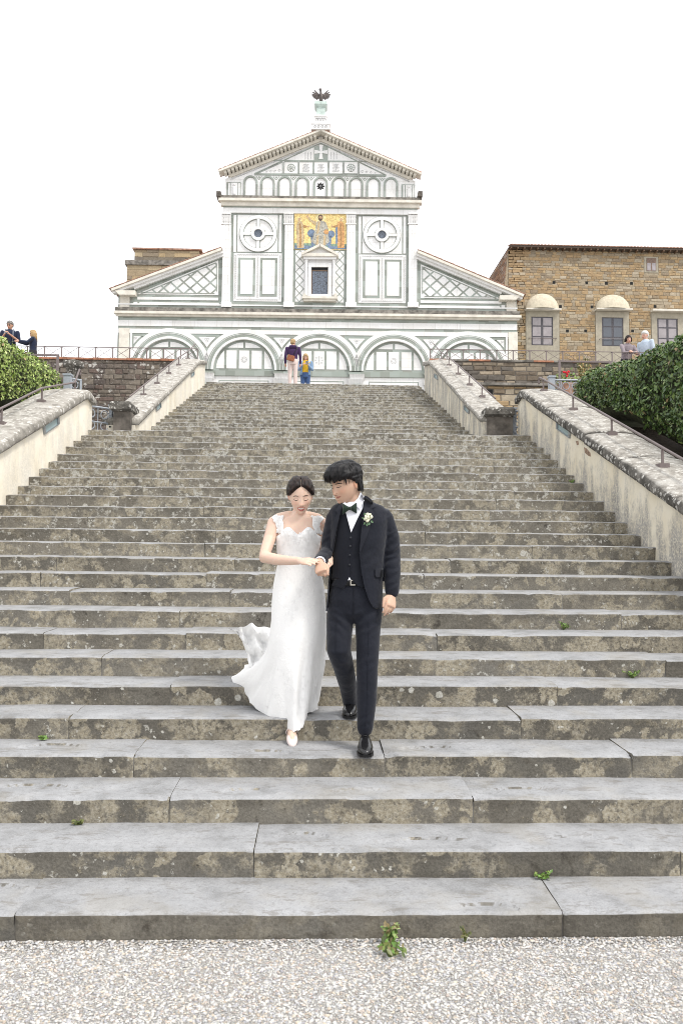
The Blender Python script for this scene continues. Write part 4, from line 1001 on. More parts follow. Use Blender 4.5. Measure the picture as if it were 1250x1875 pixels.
# raking green line and dentilled rake
for e, s in ((eL, -1), (eR, 1)):
    t = (apex-e).normalized(); n = Vector((-t.y, t.x)); n = n if n.y < 0 else -n
    L = (apex-e).length
    o = lambda k, h: tuple(e+t*k+n*h*S)
    slab('gable_rake', [o(0, 1.0), o(L, 1.0), o(L, 4.4), o(0, 4.4)], -0.01, 0.62, M_CREAM)
    slab('gable_rake', [o(0.4, 9.0), o(L-0.05, 9.0), o(L-0.05, 14.2), o(0.6, 14.2)], -0.01, 0.12, M_CREAM)
    slab('roof', [o(0.45, 0.9), o(L, 0.9), o(L, -0.4), o(0.45, -0.4)], -30, 0.58, M_TERRA)
    nd = 25
    for k in range(nd):                       # modillions under the eaves
        a = 0.25+(L-0.55)*k/nd; slab('modillion', [o(a, 4.4), o(a+0.16, 4.4), o(a+0.16, 8.8), o(a, 8.8)], -0.01, 0.46, M_CREAM)
        if k % 1 == 0:
            slab('modillion_field', [o(a+0.17, 4.6), o(a+0.28, 4.6), o(a+0.28, 8.8), o(a+0.17, 8.8)], -0.01, 0.03, M_LEDGE)
    for k in range(30):                       # checker inlay along the rake
        a = 0.6+(L-0.9)*k/30; slab('rake_inlay', [o(a, 15.0), o(a+0.12, 16.6), o(a, 18.2), o(a-0.12, 16.6)], -0.01, 0.02, M_INLAY)
    for k in range(int(L/0.32)):
        a = k*0.32; slab('roof_tile', [o(a, 0.6), o(a+0.3, 0.9), o(a+0.3, -0.5), o(a, -1.1)], -0.3, 0.60, M_TERRA)
    a = U(465.5, 318.5) if s < 0 else U(706.6, 321); b2 = U(587.2, 262.5)
    line('gable_inlay_line', a, b2, 1.6*S, -0.01, 0.035, M_GREEN)
# panels of the gable
for i, (a, b2) in enumerate(((408, 487), (493, 572), (578, 657), (664, 742), (750, 827))):
    r_ = R(390+.32*a, 296.6, 390+.32*b2, 318.6); pn = rslab('relief_panel', r_, -0.01, 0.03, M_WHITE)
    e = 0.07; c = ((r_[0]+r_[2])/2, (r_[1]+r_[3])/2)
    for p, q in (((r_[0], r_[1]), (r_[2], r_[1])), ((r_[2], r_[1]), (r_[2], r_[3])), ((r_[2], r_[3]), (r_[0], r_[3])), ((r_[0], r_[3]), (r_[0], r_[1]))): line('green_frame', p, q, 1.0*S, 0.0, 0.05, M_GREEN, pn)
    if i in (0, 4):
        arc_ring('rosette_ring', c, 6.5*S, 7.6*S, 0.02, 0.045, M_GREEN, 0, 360, 24, pn)
        for q in range(8): line('rosette_ray', (c[0]+1.2*S*math.cos(q*math.pi/4), c[1]+1.2*S*math.sin(q*math.pi/4)), (c[0]+6*S*math.cos(q*math.pi/4), c[1]+6*S*math.sin(q*math.pi/4)), 1.1*S, 0.02, 0.045, M_GREEN, pn)
    else:
        for sx in (-1, 1):
            for k in range(3): arc_ring('scroll', (c[0]+sx*(4.5-0.6*k)*S, c[1]+(-6+5.6*k)*S), 1.3*S, 2.1*S, 0.02, 0.045, M_INLAY, 0, 300, 12, pn)
        slab('vase', [(c[0]-3*S, c[1]-8*S), (c[0]+3*S, c[1]-8*S), (c[0]+1.2*S, c[1]-3*S), (c[0]+2.6*S, c[1]+3*S), (c[0], c[1]+8*S), (c[0]-2.6*S, c[1]+3*S), (c[0]-1.2*S, c[1]-3*S)], 0.02, 0.045, M_INLAY, pn)
for s, pts in ((-1, [(471, 318.6), (517.4, 318.6), (517.4, 297.5)]), (1, [(703.5, 320.5), (657.2, 320), (657.2, 298)])):
    q = [U(*p) for p in pts]; pn = slab('relief_panel', q, -0.01, 0.03, M_WHITE)
    cc = Vector((sum(p[0] for p in q)/3, sum(p[1] for p in q)/3))
    for a, b2 in ((0, 1), (1, 2), (2, 0)): line('green_frame', q[a], q[b2], 1.0*S, 0.0, 0.05, M_GREEN, pn)
    for k in range(4): arc_ring('scroll', (q[1][0]+s*(6+8*k)*S, q[1][1]+(6-0.8*k)*S), (2.6-.4*k)*S*0.6, (2.6-.4*k)*S, 0.02, 0.045, M_INLAY, 0, 300, 12, pn)
r_ = R(575, 265, 600.2, 294); cr = slab('cross_panel', [(r_[0], r_[1]), (r_[2], r_[1]), (r_[2], r_[3]-5*S), ((r_[0]+r_[2])/2, r_[3]), (r_[0], r_[3]-5*S)], -0.01, 0.022, M_GREEN)
c = ((r_[0]+r_[2])/2, (r_[1]+r_[3])/2+0.02)
for k in range(4):
    a = rad(90*k); ca, sa = math.cos(a), math.sin(a); L = (12.2 if k % 2 == 0 else 13.5)*S
    w0, w1 = 1.5*S, 4.0*S
    slab('cross_arm', [(c[0]-sa*w0, c[1]+ca*w0), (c[0]+sa*w0, c[1]-ca*w0), (c[0]+ca*L+sa*w1, c[1]+sa*L-ca*w1), (c[0]+ca*L-sa*w1, c[1]+sa*L+ca*w1)], 0.01, 0.05+0.002*(k % 2), M_WHITE, cr)
for x0 in (559, 564, 569, 606, 611, 616): line('candle_inlay', U(x0, 278.5), U(x0, 291.5), 1.1*S, -0.01, 0.02, M_INLAY)

# ---- finial pedestal and eagle
fu = U(587.3, 220)[0]
fin = empty('finial', (0, 0, 0), parent=church); ORG[fin.name] = Vector((0, 0, 0))
def fblock(y0, y1, w0, w1, m, name):
    z0, z1 = U(587, y1)[1], U(587, y0)[1]
    g = G().rings([[(fu-w, -0.15-w, z), (fu+w, -0.15-w, z), (fu+w, -0.15+w, z), (fu-w, -0.15+w, z)] for w, z in ((w0*S, z0), (w1*S, z1))]); g.ob(name, m, fin)
    return z0, z1
M_PGREEN = m_plain('pale_green_marble', (0.48, 0.57, 0.53), 0.6, 0.15, 6)
fblock(238, 248, 17.6, 16, M_WHITE, 'plinth'); fblock(234, 238, 17.8, 14, M_WHITE, 'plinth_moulding'); fblock(222, 234, 13.5, 10.5, M_WHITE, 'carved_block'); fblock(219, 222, 12, 12, M_WHITE, 'moulding')
fblock(203, 219, 8, 8, M_PGREEN, 'die'); fblock(199, 203, 9, 11.6, M_PGREEN, 'cap'); fblock(194, 199, 11.8, 11.4, M_PGREEN, 'cap')
for y0, y1, w in ((224, 232, 12.2), (240, 246, 17)):
    z0, z1 = U(587, y1)[1], U(587, y0)[1]; n = 1 if w < 9 else 4
    for k in range(n):
        cu = fu+(k-(n-1)/2)*w*2*S/n*0.8; arc_ring('carved_ring', (cu, (z0+z1)/2), (z1-z0)*0.25, (z1-z0)*0.42, 0.1, 0.15+w*S+0.02, M_INLAY, 0, 360, 16, fin)
zE = U(587.3, 194)[1]
eagle = empty('eagle_statue', (fu, -0.15, zE), parent=None, label='dark bronze eagle with raised wings perched on the church finial', category='statue')
eagle.parent = church; eagle.location = (fu, -0.15, zE); eagle.parent = None
eagle.location = CH_O+_ct*fu+_cn*0.15+Vector((0, 0, zE)); eagle.rotation_euler.z = CH_RZ; ORG[eagle.name] = Vector((0, 0, 0))
g = G(); e_ = 1.0*S
g.rings([[(x+rx*math.cos(a), y+ry*math.sin(a), z) for a in [2*math.pi*j/14 for j in range(14)]] for x, y, z, rx, ry in
         [(0, .02, 2*S, 2*S, 2*S), (0, 0, 6*S, 3.6*S, 3.4*S), (0, -.02, 12*S, 4.2*S, 4*S), (0, -.02, 17*S, 3.6*S, 3.4*S), (-.3*S, -.03, 21*S, 2.4*S, 2.2*S), (-.6*S, -.05, 24*S, 2*S, 2*S), (-1*S, -.07, 27*S, 2.5*S, 2.6*S), (-1.2*S, -.07, 29*S, 2*S, 2.2*S), (-1.2*S, -.06, 30.4*S, .5*S, .5*S)]])
g.rings([[(-2.4*S+dx, -.10, 27*S), (-2.4*S+dx, -.04, 27.2*S), (-2.4*S+dx, -.07, 28.4*S)] for dx in (0, -1.2*S)]+[[(-5.2*S, -.08, 26.2*S), (-5.2*S, -.06, 26.2*S), (-5.2*S, -.07, 26.5*S)]])
g.ob('body', M_BRONZE, eagle, True)
for s in (-1, 1):
    g = G()
    for k in range(8):                     # feathers fan from the shoulder
        t = k/7; a = rad(112-138*t)*1.0; L = (13.5-2.5*abs(t-0.35)*2-3*t)*S
        b0 = Vector((s*(3.2+1.5*(1-t))*S, 0.0, (18-3*t)*S)); d = Vector((s*(0.42+0.75*math.sin(math.pi*min(1, t*0.9+0.05))), 0.10+0.1*t, 0.75-1.75*t)).normalized()
        tip = b0+d*L+Vector((s*1.5*S, 0, 1*S)); n = Vector((d.z, 0, -d.x))*1.5*S
        g.hexa([tuple(b0-n*1.3+Vector((0, -.02, 0))), tuple(b0+n*1.3+Vector((0, -.02, 0))), tuple(b0+n*1.3+Vector((0, .02, 0))), tuple(b0-n*1.3+Vector((0, .02, 0))), tuple(tip-n*0.55+Vector((0, -.012, 0))), tuple(tip+n*0.55+Vector((0, -.012, 0))), tuple(tip+n*0.55+Vector((0, .012, 0))), tuple(tip-n*0.55+Vector((0, .012, 0)))])
    g.sphere((s*4*S, -0.01, 18*S), 2.6*S, sx=1.2, sy=0.6, sz=1.1); g.ob('wing', M_BRONZE, eagle)
    G().tube([(s*1.6*S, -0.02, 5*S), (s*1.9*S, -0.03, 1*S), (s*2.2*S, -0.10, 0.0)], [1.1*S, .7*S, .6*S], 8).ob('leg', M_BRONZE, eagle, True)
g = G(); g.hexa([(-2.4*S, .06, 0.5*S), (2.4*S, .06, 0.5*S), (2.4*S, .10, 0.5*S), (-2.4*S, .10, 0.5*S), (-1.6*S, .0, 8*S), (1.6*S, .0, 8*S), (1.6*S, .05, 8*S), (-1.6*S, .05, 8*S)]); g.ob('tail', M_BRONZE, eagle)
# ================================================================== rubble masonry
def m_rubble(name, rough=0.95):
    b = NB(name); c = b.attr(); n = b.noise(9, 6, 0.7); n2 = b.noise(40, 4, 0.6)
    cc = b.mix(0.55, c, b.ramp(n, [(0.25, 0.25), (0.75, 0.75)]), 'OVERLAY')
    return b.fin(cc, rough, b.bump(b.math('ADD', n, b.math('MULTIPLY', n2, 0.4)), 0.45, 0.03), spec=0.15)
def m_dark_rubble():
    b = NB('dark_lichened_rubble'); c = b.attr(); n = b.noise(6, 6, 0.7)
    cc = b.mix(0.6, c, b.ramp(n, [(0.25, 0.2), (0.75, 0.8)]), 'OVERLAY')
    q = b.vm('ADD', b.pos, b.vm('SCALE', b.noise(12, 4, 0.6, out=1), 0.12))
    v = b.vor(8.5, q); w = b.rng(b.math('SUBTRACT', b.math('MULTIPLY', b.math('POWER', b.sep(v.outputs['Color'])[0], 2.0), 0.66), v.outputs['Distance']), 0, 0.08)
    w = b.math('MULTIPLY', w, b.rng(b.noise(1.3, 3, 0.5), 0.40, 0.55))
    cc = b.mix(b.math('MULTIPLY', w, 0.85), cc, (0.52, 0.50, 0.46))
    cc = b.mix(b.math('MULTIPLY', b.rng(b.noise(22, 4, 0.7), 0.58, 0.66), 0.5), cc, (0.36, 0.34, 0.31))
    return b.fin(cc, 0.95, b.bump(n, 0.7, 0.03), spec=0.15)
M_RUB = m_rubble('rubble_stone'); M_DRUB = m_dark_rubble()
M_MORTAR = m_plain('lime_mortar', (0.34, 0.285, 0.205), 0.95, 0.2, 8, bmp=0.5, bd=0.02)
M_DMORTAR = m_plain('dark_mortar', (0.17, 0.15, 0.13), 0.95, 0.35, 5, bmp=0.5, bd=0.02)
M_BRICK = m_plain('brick_coping', (0.36, 0.17, 0.105), 0.9, 0.35, 7, bmp=0.4, bd=0.015)

def rubble(parent, frame, u0, u1, z0, z1, holes, pal, rng, course=(0.13, 0.26), width=(0.18, 0.62), mat=None, view=None, limit=300, clip=None):
    """coursed rubble stones in a wall plane; frame(u, d, z) -> world. The largest in view are separate stones, the rest one mass"""
    st = []; z = z0
    while z < z1-0.05:
        h = min(rng.uniform(*course), z1-z); u = u0-rng.random()*0.3
        while u < u1:
            w = rng.uniform(*width)*(1.25 if rng.random() < 0.15 else 1); a, b_ = max(u, u0), min(u+w, u1)
            u += w
            if b_-a < 0.08: continue
            if any(a < hx1 and b_ > hx0 and z < hz1 and z+h > hz0 for hx0, hx1, hz0, hz1 in holes):
                # trim against the openings
                for hx0, hx1, hz0, hz1 in holes:
                    if z < hz1 and z+h > hz0:
                        if a < hx0 < b_: b_ = hx0
                        elif a < hx1 < b_: a = hx1
                        elif a >= hx0 and b_ <= hx1: a = b_
                if b_-a < 0.08: continue
            if clip and not clip(a, b_, z, z+h): continue
            st.append((a, b_, z, z+h))
        z += h
    def mesh(s):
        a, b_, c, d = s; g = 0.010; j = lambda k: rng.uniform(-k, k)
        kz = min(0.03, (d-c)*0.12)
        fr = [(a+g+j(.012), c+g+j(kz)), (b_-g+j(.012), c+g+j(kz)), (b_-g+j(.012), d-g+j(kz)), (a+g+j(.012), d-g+j(kz))]
        pr = rng.uniform(0.012, 0.038); e = 0.022; cu, cz = (a+b_)/2, (c+d)/2
        inn = [(x+(cu-x)/abs(cu-x+1e-9)*e if abs(cu-x) > e else x, y+(cz-y)/abs(cz-y+1e-9)*e*0.8 if abs(cz-y) > e else y) for x, y in fr]
        V = [frame(x, -0.02, y) for x, y in fr]+[frame(x, pr*0.55, y) for x, y in fr]+[frame(x, pr+j(.008), y) for x, y in inn]
        Fc = [(8, 9, 10, 11)]
        for i in range(4): k = (i+1) % 4; Fc += [(4+i, 4+k, 8+k, 8+i), (i, k, 4+k, 4+i)]
        c0 = rng.choices(pal[0], pal[1])[0]; t = rng.uniform(0.9, 1.1)
        return V, Fc, [(c0[0]*t, c0[1]*t, c0[2]*t, 1)]*12, frame(cu, 0, cz)
    order = sorted(st, key=lambda s: -(s[1]-s[0])*(s[3]-s[2])*(1 if view is None or view((s[0]+s[1])/2, (s[2]+s[3])/2) else 1e-4))
    G_ = ([], [], [])
    for i, s in enumerate(order):
        V, Fc, C, o = mesh(s)
        if i < limit and (view is None or view((s[0]+s[1])/2, (s[2]+s[3])/2)):
            mk('stone', V, Fc, mat or M_RUB, parent, False, C, org=o)
        else:
            k = len(G_[0]); G_[0].extend(V); G_[1].extend(tuple(q+k for q in f) for f in Fc); G_[2].extend(C)
    if G_[0]: mk('stonework', G_[0], G_[1], mat or M_RUB, parent, False, G_[2], kind='stuff')

# ================================================================== palace of rubble stone on the right
PY = 46.6
pal_brown = ([(0.37, 0.265, 0.155), (0.34, 0.245, 0.145), (0.40, 0.30, 0.18), (0.29, 0.23, 0.16), (0.38, 0.32, 0.235), (0.34, 0.285, 0.21), (0.36, 0.25, 0.14), (0.27, 0.215, 0.155), (0.41, 0.35, 0.265)], [5, 5, 4, 3, 3, 3, 1.2, 1.5, 2])
palace = empty('stone_palace', (18, PY, TOP_Z), label='brown rubble stone palace with shuttered windows under tiled eaves beside the church', category='building')
pr = lambda px, py: (P(px, py, PY).x, P(px, py, PY).z)
xA = pr(930, 560)[0]; zR = pr(1090, 459.5)[1]; xB = 30.0
pfr = lambda u, d, z: (u, PY-d, z)
G().box(xA, xB, PY, PY+14, TOP_Z-0.2, zR).ob('wall_core', M_MORTAR, palace)
M_PSUR = m_plain('grey_plaster_surround', (0.38, 0.345, 0.275), 0.9, 0.12, 4)
M_PANE = NB('window_pane'); M_PANE = M_PANE.fin((0.10, 0.11, 0.13), 0.08, spec=0.6)
M_CURT = m_plain('curtained_pane', (0.32, 0.29, 0.30), 0.35, 0.15, 3, spec=0.5)
M_SASH = m_plain('dark_sash', (0.09, 0.085, 0.095), 0.6, 0.2)
M_HOOD = m_plain('plastered_hood', (0.60, 0.54, 0.42), 0.9, 0.12, 6)
holes = []
WN = [((972, 580.8, 1010.8, 632.5), (962, 570, 1023, 665), (961, 539, 1022, 570), M_CURT), ((1101, 582, 1139.5, 634), (1089, 570.5, 1151, 665), (1088.5, 541, 1151.5, 570), M_PANE), ((1202, 584, 1239, 636), (1191, 571, 1252, 665), None, M_CURT)]
dxw = pr(1101, 600)[0]-pr(972, 600)[0]
for k, (op, su, hd, pm) in enumerate(WN):
    o0, o1 = pr(op[0], op[1]), pr(op[2], op[3]); s0, s1 = pr(su[0], su[1]), pr(su[2], su[3])
    w = empty('window', ((o0[0]+o1[0])/2, PY, o1[1]), parent=palace)
    zb = s1[1]; holes.append((s0[0]-0.02, s1[0]+0.02, zb-3, s0[1]+(0.02)))
    g = G(); g.box(s0[0], o0[0]-0.02, PY-0.06, PY+0.01, zb-3, s0[1]).box(o1[0]+0.02, s1[0], PY-0.06, PY+0.01, zb-3, s0[1]).box(o0[0]-0.02, o1[0]+0.02, PY-0.058, PY+0.01, o0[1]+0.02, s0[1]-0.002).box(o0[0]-0.02, o1[0]+0.02, PY-0.058, PY+0.01, zb-3, o1[1]-0.02); g.ob('surround', M_PSUR, w)
    G().box(o0[0]-0.02, o1[0]+0.02, PY-0.028, PY-0.004, o1[1]-0.02, o0[1]+0.02).ob('frame', M_SASH, w)
    nxp, nzp = 2, 3; W = (o1[0]-o0[0])/2; Hh = (o0[1]-o1[1])
    for i in range(2):
        for j, (a, b_) in enumerate(((0.0, .30), (.30, .68), (.68, 1.0))):
            x0 = o0[0]+W*i+0.07; x1 = o0[0]+W*(i+1)-0.07; z0 = o1[1]+Hh*a+0.04; z1 = o1[1]+Hh*b_-0.04
            G().box(x0, x1, PY-0.034, PY-0.015, z0, z1).ob('pane', pm, w)
    if k < 2:
        zb_ = o1[1]+Hh*0.22; g = G().tube([(o0[0]-0.2, PY-0.2, zb_), (o1[0]+0.2, PY-0.2, zb_)], 0.02, 6)
        for x in (o0[0]-0.18, o1[0]+0.18): g.tube([(x, PY-0.2, zb_), (x, PY, zb_)], 0.018, 6)
        g.ob('bar', M_RAIL, w)
    if hd:
        h0, h1 = pr(hd[0], hd[1]), pr(hd[2], hd[3]); c = (h0[0]+h1[0])/2; rx = (h1[0]-h0[0])/2; rz = h0[1]-h1[1]
        g = G(); R_ = []
        for e, sc in ((0.0, 1.0), (0.18, 0.96), (0.32, 0.84), (0.42, 0.62), (0.47, 0.3), (0.48, 0.03)):
            R_.append([(c+rx*sc*math.cos(a), PY-e*(1-0.0*math.sin(a))-0.02, h1[1]+rz*(0.35*sc+0.65*math.sqrt(sc))*math.sin(a)) for a in [math.pi*j/16 for j in range(17)]])
        V = []; Fc = []
        for a in range(17):
            th = math.pi*a/16
            for j in range(9):
                ph = math.pi/2*j/8; V.append((c+rx*math.cos(th), PY-0.02-0.52*math.sin(th)**0.9*math.sin(ph) if 0 < a < 16 else PY-0.02, h1[1]+0.05+rz*math.sin(th)*math.cos(ph)))
        for a in range(16):
            for j in range(8): q = a*9+j; Fc.append((q, q+1, q+10, q+9))
        mk('hood', V, Fc, M_HOOD, w, True)
        G().box(h0[0]-0.05, h1[0]+0.05, PY-0.42, PY, h1[1]-0.03, h1[1]+0.045).ob('hood_slab', M_CREAM, w)
        holes.append((h0[0], h1[0], h1[1], h0[1]-rz*0.35)); holes.append((c-rx*0.7, c+rx*0.7, h1[1], h0[1]+0.0))
    else:
        a, b_ = pr(1191, 569), pr(1256, 574); G().box(a[0]-0.05, b_[0]+0.1, PY-0.40, PY, b_[1]+0.02, a[1]).ob('hood_slab', M_CREAM, w)
sw0, sw1 = pr(1182, 473), pr(1200, 497); holes.append((sw0[0]-0.15, sw1[0]+0.15, sw1[1]-0.1, sw0[1]+0.1))
w = empty('window', ((sw0[0]+sw1[0])/2, PY, sw1[1]), parent=palace)
G().box(sw0[0]-0.13, sw1[0]+0.13, PY-0.03, PY+0.01, sw1[1]-0.08, sw0[1]+0.09).ob('surround', M_PSUR, w)
G().box(sw0[0], sw1[0], PY-0.045, PY, sw1[1], sw0[1]).ob('frame', m_plain('brown_sash', (0.20, 0.14, 0.11), 0.7), w)
for i in (0, 1):
    W = (sw1[0]-sw0[0])/2; G().box(sw0[0]+W*i+0.04, sw0[0]+W*(i+1)-0.04, PY-0.05, PY-0.03, sw1[1]+0.04, sw0[1]-(0.3)).ob('pane', M_CURT, w)
for (x, y) in ((658, 218), (808, 220), (898, 222), (1013, 222), (688, 328), (832, 330), (1120, 328), (720, 440), (803, 440), (1018, 440)):
    c = pr(750+x*.4, 430+y*.4); holes.append((c[0]-0.09, c[0]+0.09, c[1]-0.09, c[1]+0.09)); G().box(c[0]-0.085, c[0]+0.085, PY-0.006, PY+0.02, c[1]-0.085, c[1]+0.085).ob('putlog_hole', M_DARKHOLE, palace)
vis = lambda u, z: u < 20.2 and z > pr(1000, 655)[1]
rubble(palace, pfr, xA+0.0, xB, TOP_Z, zR-0.02, holes, pal_brown, random.Random(2), course=(0.11, 0.22), width=(0.16, 0.55), view=vis)
# battered side wall going back
sy = 52.5; zb = pr(930, 560)[1]
sfr = lambda u, d, z: (xA-d-max(0, (zR-z))*0.10, u, z)
g = G(); g.hexa([(xA-0.10*(zR-TOP_Z), PY-0.0, TOP_Z), (xA+1, PY, TOP_Z), (xA+1, sy, TOP_Z), (xA-0.10*(zR-TOP_Z), sy, TOP_Z), (xA, PY-0.0, zR), (xA+1, PY, zR), (xA+1, sy, zR), (xA, sy, zR)]); g.ob('side_wall', M_MORTAR, palace)
rubble(palace, lambda u, d, z: (xA-0.10*(zR-z)-d, u, z), PY, sy, zb-0.5, zR-0.02, [], ([(0.30, 0.20, 0.14), (0.26, 0.19, 0.14), (0.36, 0.26, 0.18), (0.22, 0.17, 0.14), (0.34, 0.30, 0.26)], [3, 3, 2, 2, 2]), random.Random(8), limit=60)
# eaves and tiles
G().box(xA+0.02, xB, PY-0.42, PY+14, zR+0.0, zR+0.12).ob('eaves', m_plain('dark_eaves', (0.10, 0.075, 0.06), 0.9), palace)
for i in range(48):
    x = xA+0.1+i*0.4
    if x > 22.5: break
    G().box(x-0.04, x+0.04, PY-0.40, PY-0.02, zR-0.09, zR-0.003).ob('rafter_end', M_WOODF, palace)
for i in range(60):
    x = xA+0.12+i*0.2
    if x > 22.5: break
    g = G(); R_ = []
    dl = min(3.0, (x-xA)*0.9+0.1)
    for y_, z_ in ((PY-0.46, zR+0.10), (PY+dl, zR+0.10+(dl+.46)*0.25)): R_.append([(x+0.10*math.cos(math.pi*j/6), y_, z_+0.07*math.sin(math.pi*j/6)) for j in range(7)])
    g.rings(R_); g.ob('roof_tile', M_TERRA, palace, True)
g = G(); g.hexa([(xA+0.02, PY-0.45, zR+0.10), (xB, PY-0.45, zR+0.10), (xB, PY+7, zR+2.05), (xA+6.5, PY+7, zR+2.05), (xA+0.02, PY-0.45, zR+0.14), (xB, PY-0.45, zR+0.14), (xB, PY+7, zR+2.1), (xA+6.5, PY+7, zR+2.1)]); g.ob('roof', M_TERRA, palace)

# ================================================================== stone bell tower stump behind the left aisle
BY = 62.0; bp = lambda px, py: (P(px, py, BY).x, P(px, py, BY).z)
tower = empty('bell_tower', (bp(300, 500)[0], BY, TOP_Z), label='weathered stone tower stump rising behind the sloping aisle roof', category='tower')
M_TWR = m_mortar_t = m_plain('tower_mortar', (0.34, 0.28, 0.20), 0.95, 0.3, 3)
a, b_ = bp(247, 457), bp(364, 520); a2, b2 = bp(236, 489), bp(330, 530)
G().box(a[0], b_[0], BY, BY+7, TOP_Z, a[1]).ob('upper_wall', M_TWR, tower)
G().box(a2[0], b_[0]-0.5, BY-0.5, BY+0.01, TOP_Z, a2[1]).ob('lower_wall', M_TWR, tower)
G().box(a[0]-0.15, b_[0]+0.2, BY-0.15, BY+7, a[1], a[1]+0.12).ob('cap', M_TERRA, tower)
c0 = bp(233, 487); G().box(a2[0]-0.15, b_[0]-0.4, BY-0.65, BY, a2[1]-0.02, a2[1]+0.35).ob('ledge', M_LEDGE, tower)
pal_t = ([(0.40, 0.31, 0.19), (0.34, 0.27, 0.18), (0.28, 0.23, 0.17), (0.44, 0.36, 0.24)], [3, 3, 2, 2])
pal_d = ([(0.17, 0.145, 0.12), (0.22, 0.19, 0.15), (0.12, 0.105, 0.09), (0.30, 0.25, 0.19)], [3, 3, 2, 2])
zm = bp(300, 471)[1]
rubble(tower, lambda u, d, z: (u, BY-d, z), a[0], b_[0], zm, a[1], [], pal_t, random.Random(3), (0.3, 0.5), (0.5, 1.3))
rubble(tower, lambda u, d, z: (u, BY-d, z), a[0], b_[0], a2[1]-0.2, zm, [], pal_d, random.Random(4), (0.3, 0.5), (0.5, 1.3))
rubble(tower, lambda u, d, z: (u, BY-0.5-d, z), a2[0], b_[0]-0.6, bp(240, 535)[1], a2[1], [], pal_t, random.Random(5), (0.3, 0.5), (0.5, 1.3))

# ================================================================== terrace retaining walls, railings
RY = TOP_Y+0.05
rp = lambda px, py: (P(px, py, RY).x, P(px, py, RY).z)
zwl, zwr = rp(215, 656)[1], rp(960, 660)[1]
wl = empty('retaining_wall', (-8, RY, LAND_Z), label='dark lichen-speckled rubble wall under the terrace with thin brick coping', category='wall')
g = G().box(-16, UXL-0.35, RY, RY+0.5, LAND_Z-0.5, zwl-0.06); mk('wall_core', g.v, g.f, M_DRUB, wl, False, [(0.16, 0.14, 0.12, 1)]*8)
pal_l = ([(0.15, 0.125, 0.105), (0.17, 0.145, 0.12), (0.12, 0.10, 0.09), (0.20, 0.17, 0.14), (0.14, 0.105, 0.09), (0.26, 0.14, 0.10)], [4, 4, 3, 2, 2, 0.4])
rubble(wl, lambda u, d, z: (u, RY-d, z), -11.5, UXL-0.35, rp(200, 800)[1], zwl-0.07, [], pal_l, random.Random(21), (0.07, 0.17), (0.10, 0.36), M_DRUB, view=lambda u, z: u > -9)
for k in range(40):
    x = -12+k*0.24
    if x+0.24 > UXL-0.3: break
    G().box(x+0.004, x+0.236, RY-0.06-0.006*(k % 3), RY+0.5, zwl-0.06, zwl-0.004*(k % 4)).ob('coping_brick', M_BRICK, wl)
wr_ = empty('retaining_wall', (7, RY, LAND_Z), label='brown rubble wall under the terrace with a projecting stone ledge', category='wall')
G().box(UXR+0.35, 18, RY, RY+0.5, LAND_Z-0.5, zwr-0.05).ob('wall_core', M_DMORTAR, wr_)
zl = rp(950, 704)[1]
pal_r1 = ([(0.20, 0.165, 0.125), (0.25, 0.21, 0.16), (0.16, 0.13, 0.10), (0.30, 0.25, 0.19), (0.13, 0.115, 0.10)], [3, 3, 3, 2, 2])
rubble(wr_, lambda u, d, z: (u, RY-d, z), UXR+0.35, 12.5, zl, zwr-0.06, [], pal_r1, random.Random(31), (0.10, 0.2), (0.18, 0.5))
hq = rp(760+347*.392, 570+380*.392)
rubble(wr_, lambda u, d, z: (u, RY-d, z), UXR+0.35, 12.5, rp(950, 800)[1], zl-0.06, [(hq[0]-0.1, hq[0]+0.1, hq[1]-0.1, hq[1]+0.1)], pal_brown, random.Random(32), (0.12, 0.26), (0.2, 0.6), view=lambda u, z: u < 9)
G().box(hq[0]-0.08, hq[0]+0.08, RY-0.008, RY+0.02, hq[1]-0.09, hq[1]+0.09).ob('drain_hole', M_DARKHOLE, wr_)
x = UXR+0.4; rg = random.Random(4)
while x < 12.5:
    w = rg.uniform(0.6, 1.1); G().box(x+0.004, x+w-0.004, RY-0.14, RY, zl-0.05, zl+0.02).ob('ledge_stone', M_LEDGE, wr_); x += w
x = UXR+0.3
while x < 13:
    w = rg.uniform(0.4, 0.7); G().box(x+0.004, x+w-0.004, RY-0.05, RY+0.5, zwr-0.05, zwr-0.004*rg.random()).ob('coping_stone', M_BRICK if rg.random() < .4 else M_LEDGE, wr_); x += w

def x_railing(x0, x1, n, zb, zt, label):
    e = empty('terrace_railing', ((x0+x1)/2, RY+0.2, zb), label=label, category='railing', group='railings along the terrace edge')
    y = RY+0.2; G().box(x0, x1, y-0.012, y+0.012, zt-0.02, zt).ob('top_rail', M_RAIL, e); G().box(x0, x1, y-0.01, y+0.01, zb+0.02, zb+0.04).ob('bottom_rail', M_RAIL, e)
    for k in range(n+1):
        x = x0+(x1-x0)*k/n; G().box(x-0.014, x+0.014, y-0.014, y+0.014, zb-0.03, zt-0.027).ob('post', M_RAIL, e)
        if k < n:
            w = (x1-x0)/n
            for a, b_, dy in ((zb+0.04, zt-0.02, 0.004), (zt-0.02, zb+0.04, -0.004)): G().tube([(x+0.01, y+dy, a), (x+w-0.01, y+dy, b_)], 0.0065, 6).ob('brace', M_RAIL, e)
xa = rp(360, 640)[0]; x_railing(-10.6, xa, 15, zwl, rp(215, 632.5)[1], 'low crossed-bar iron railing above the dark speckled wall')
xa = rp(789, 640)[0]; x_railing(xa, 10.8, 15, zwr, rp(960, 638)[1], 'low crossed-bar iron railing above the brown rubble wall')

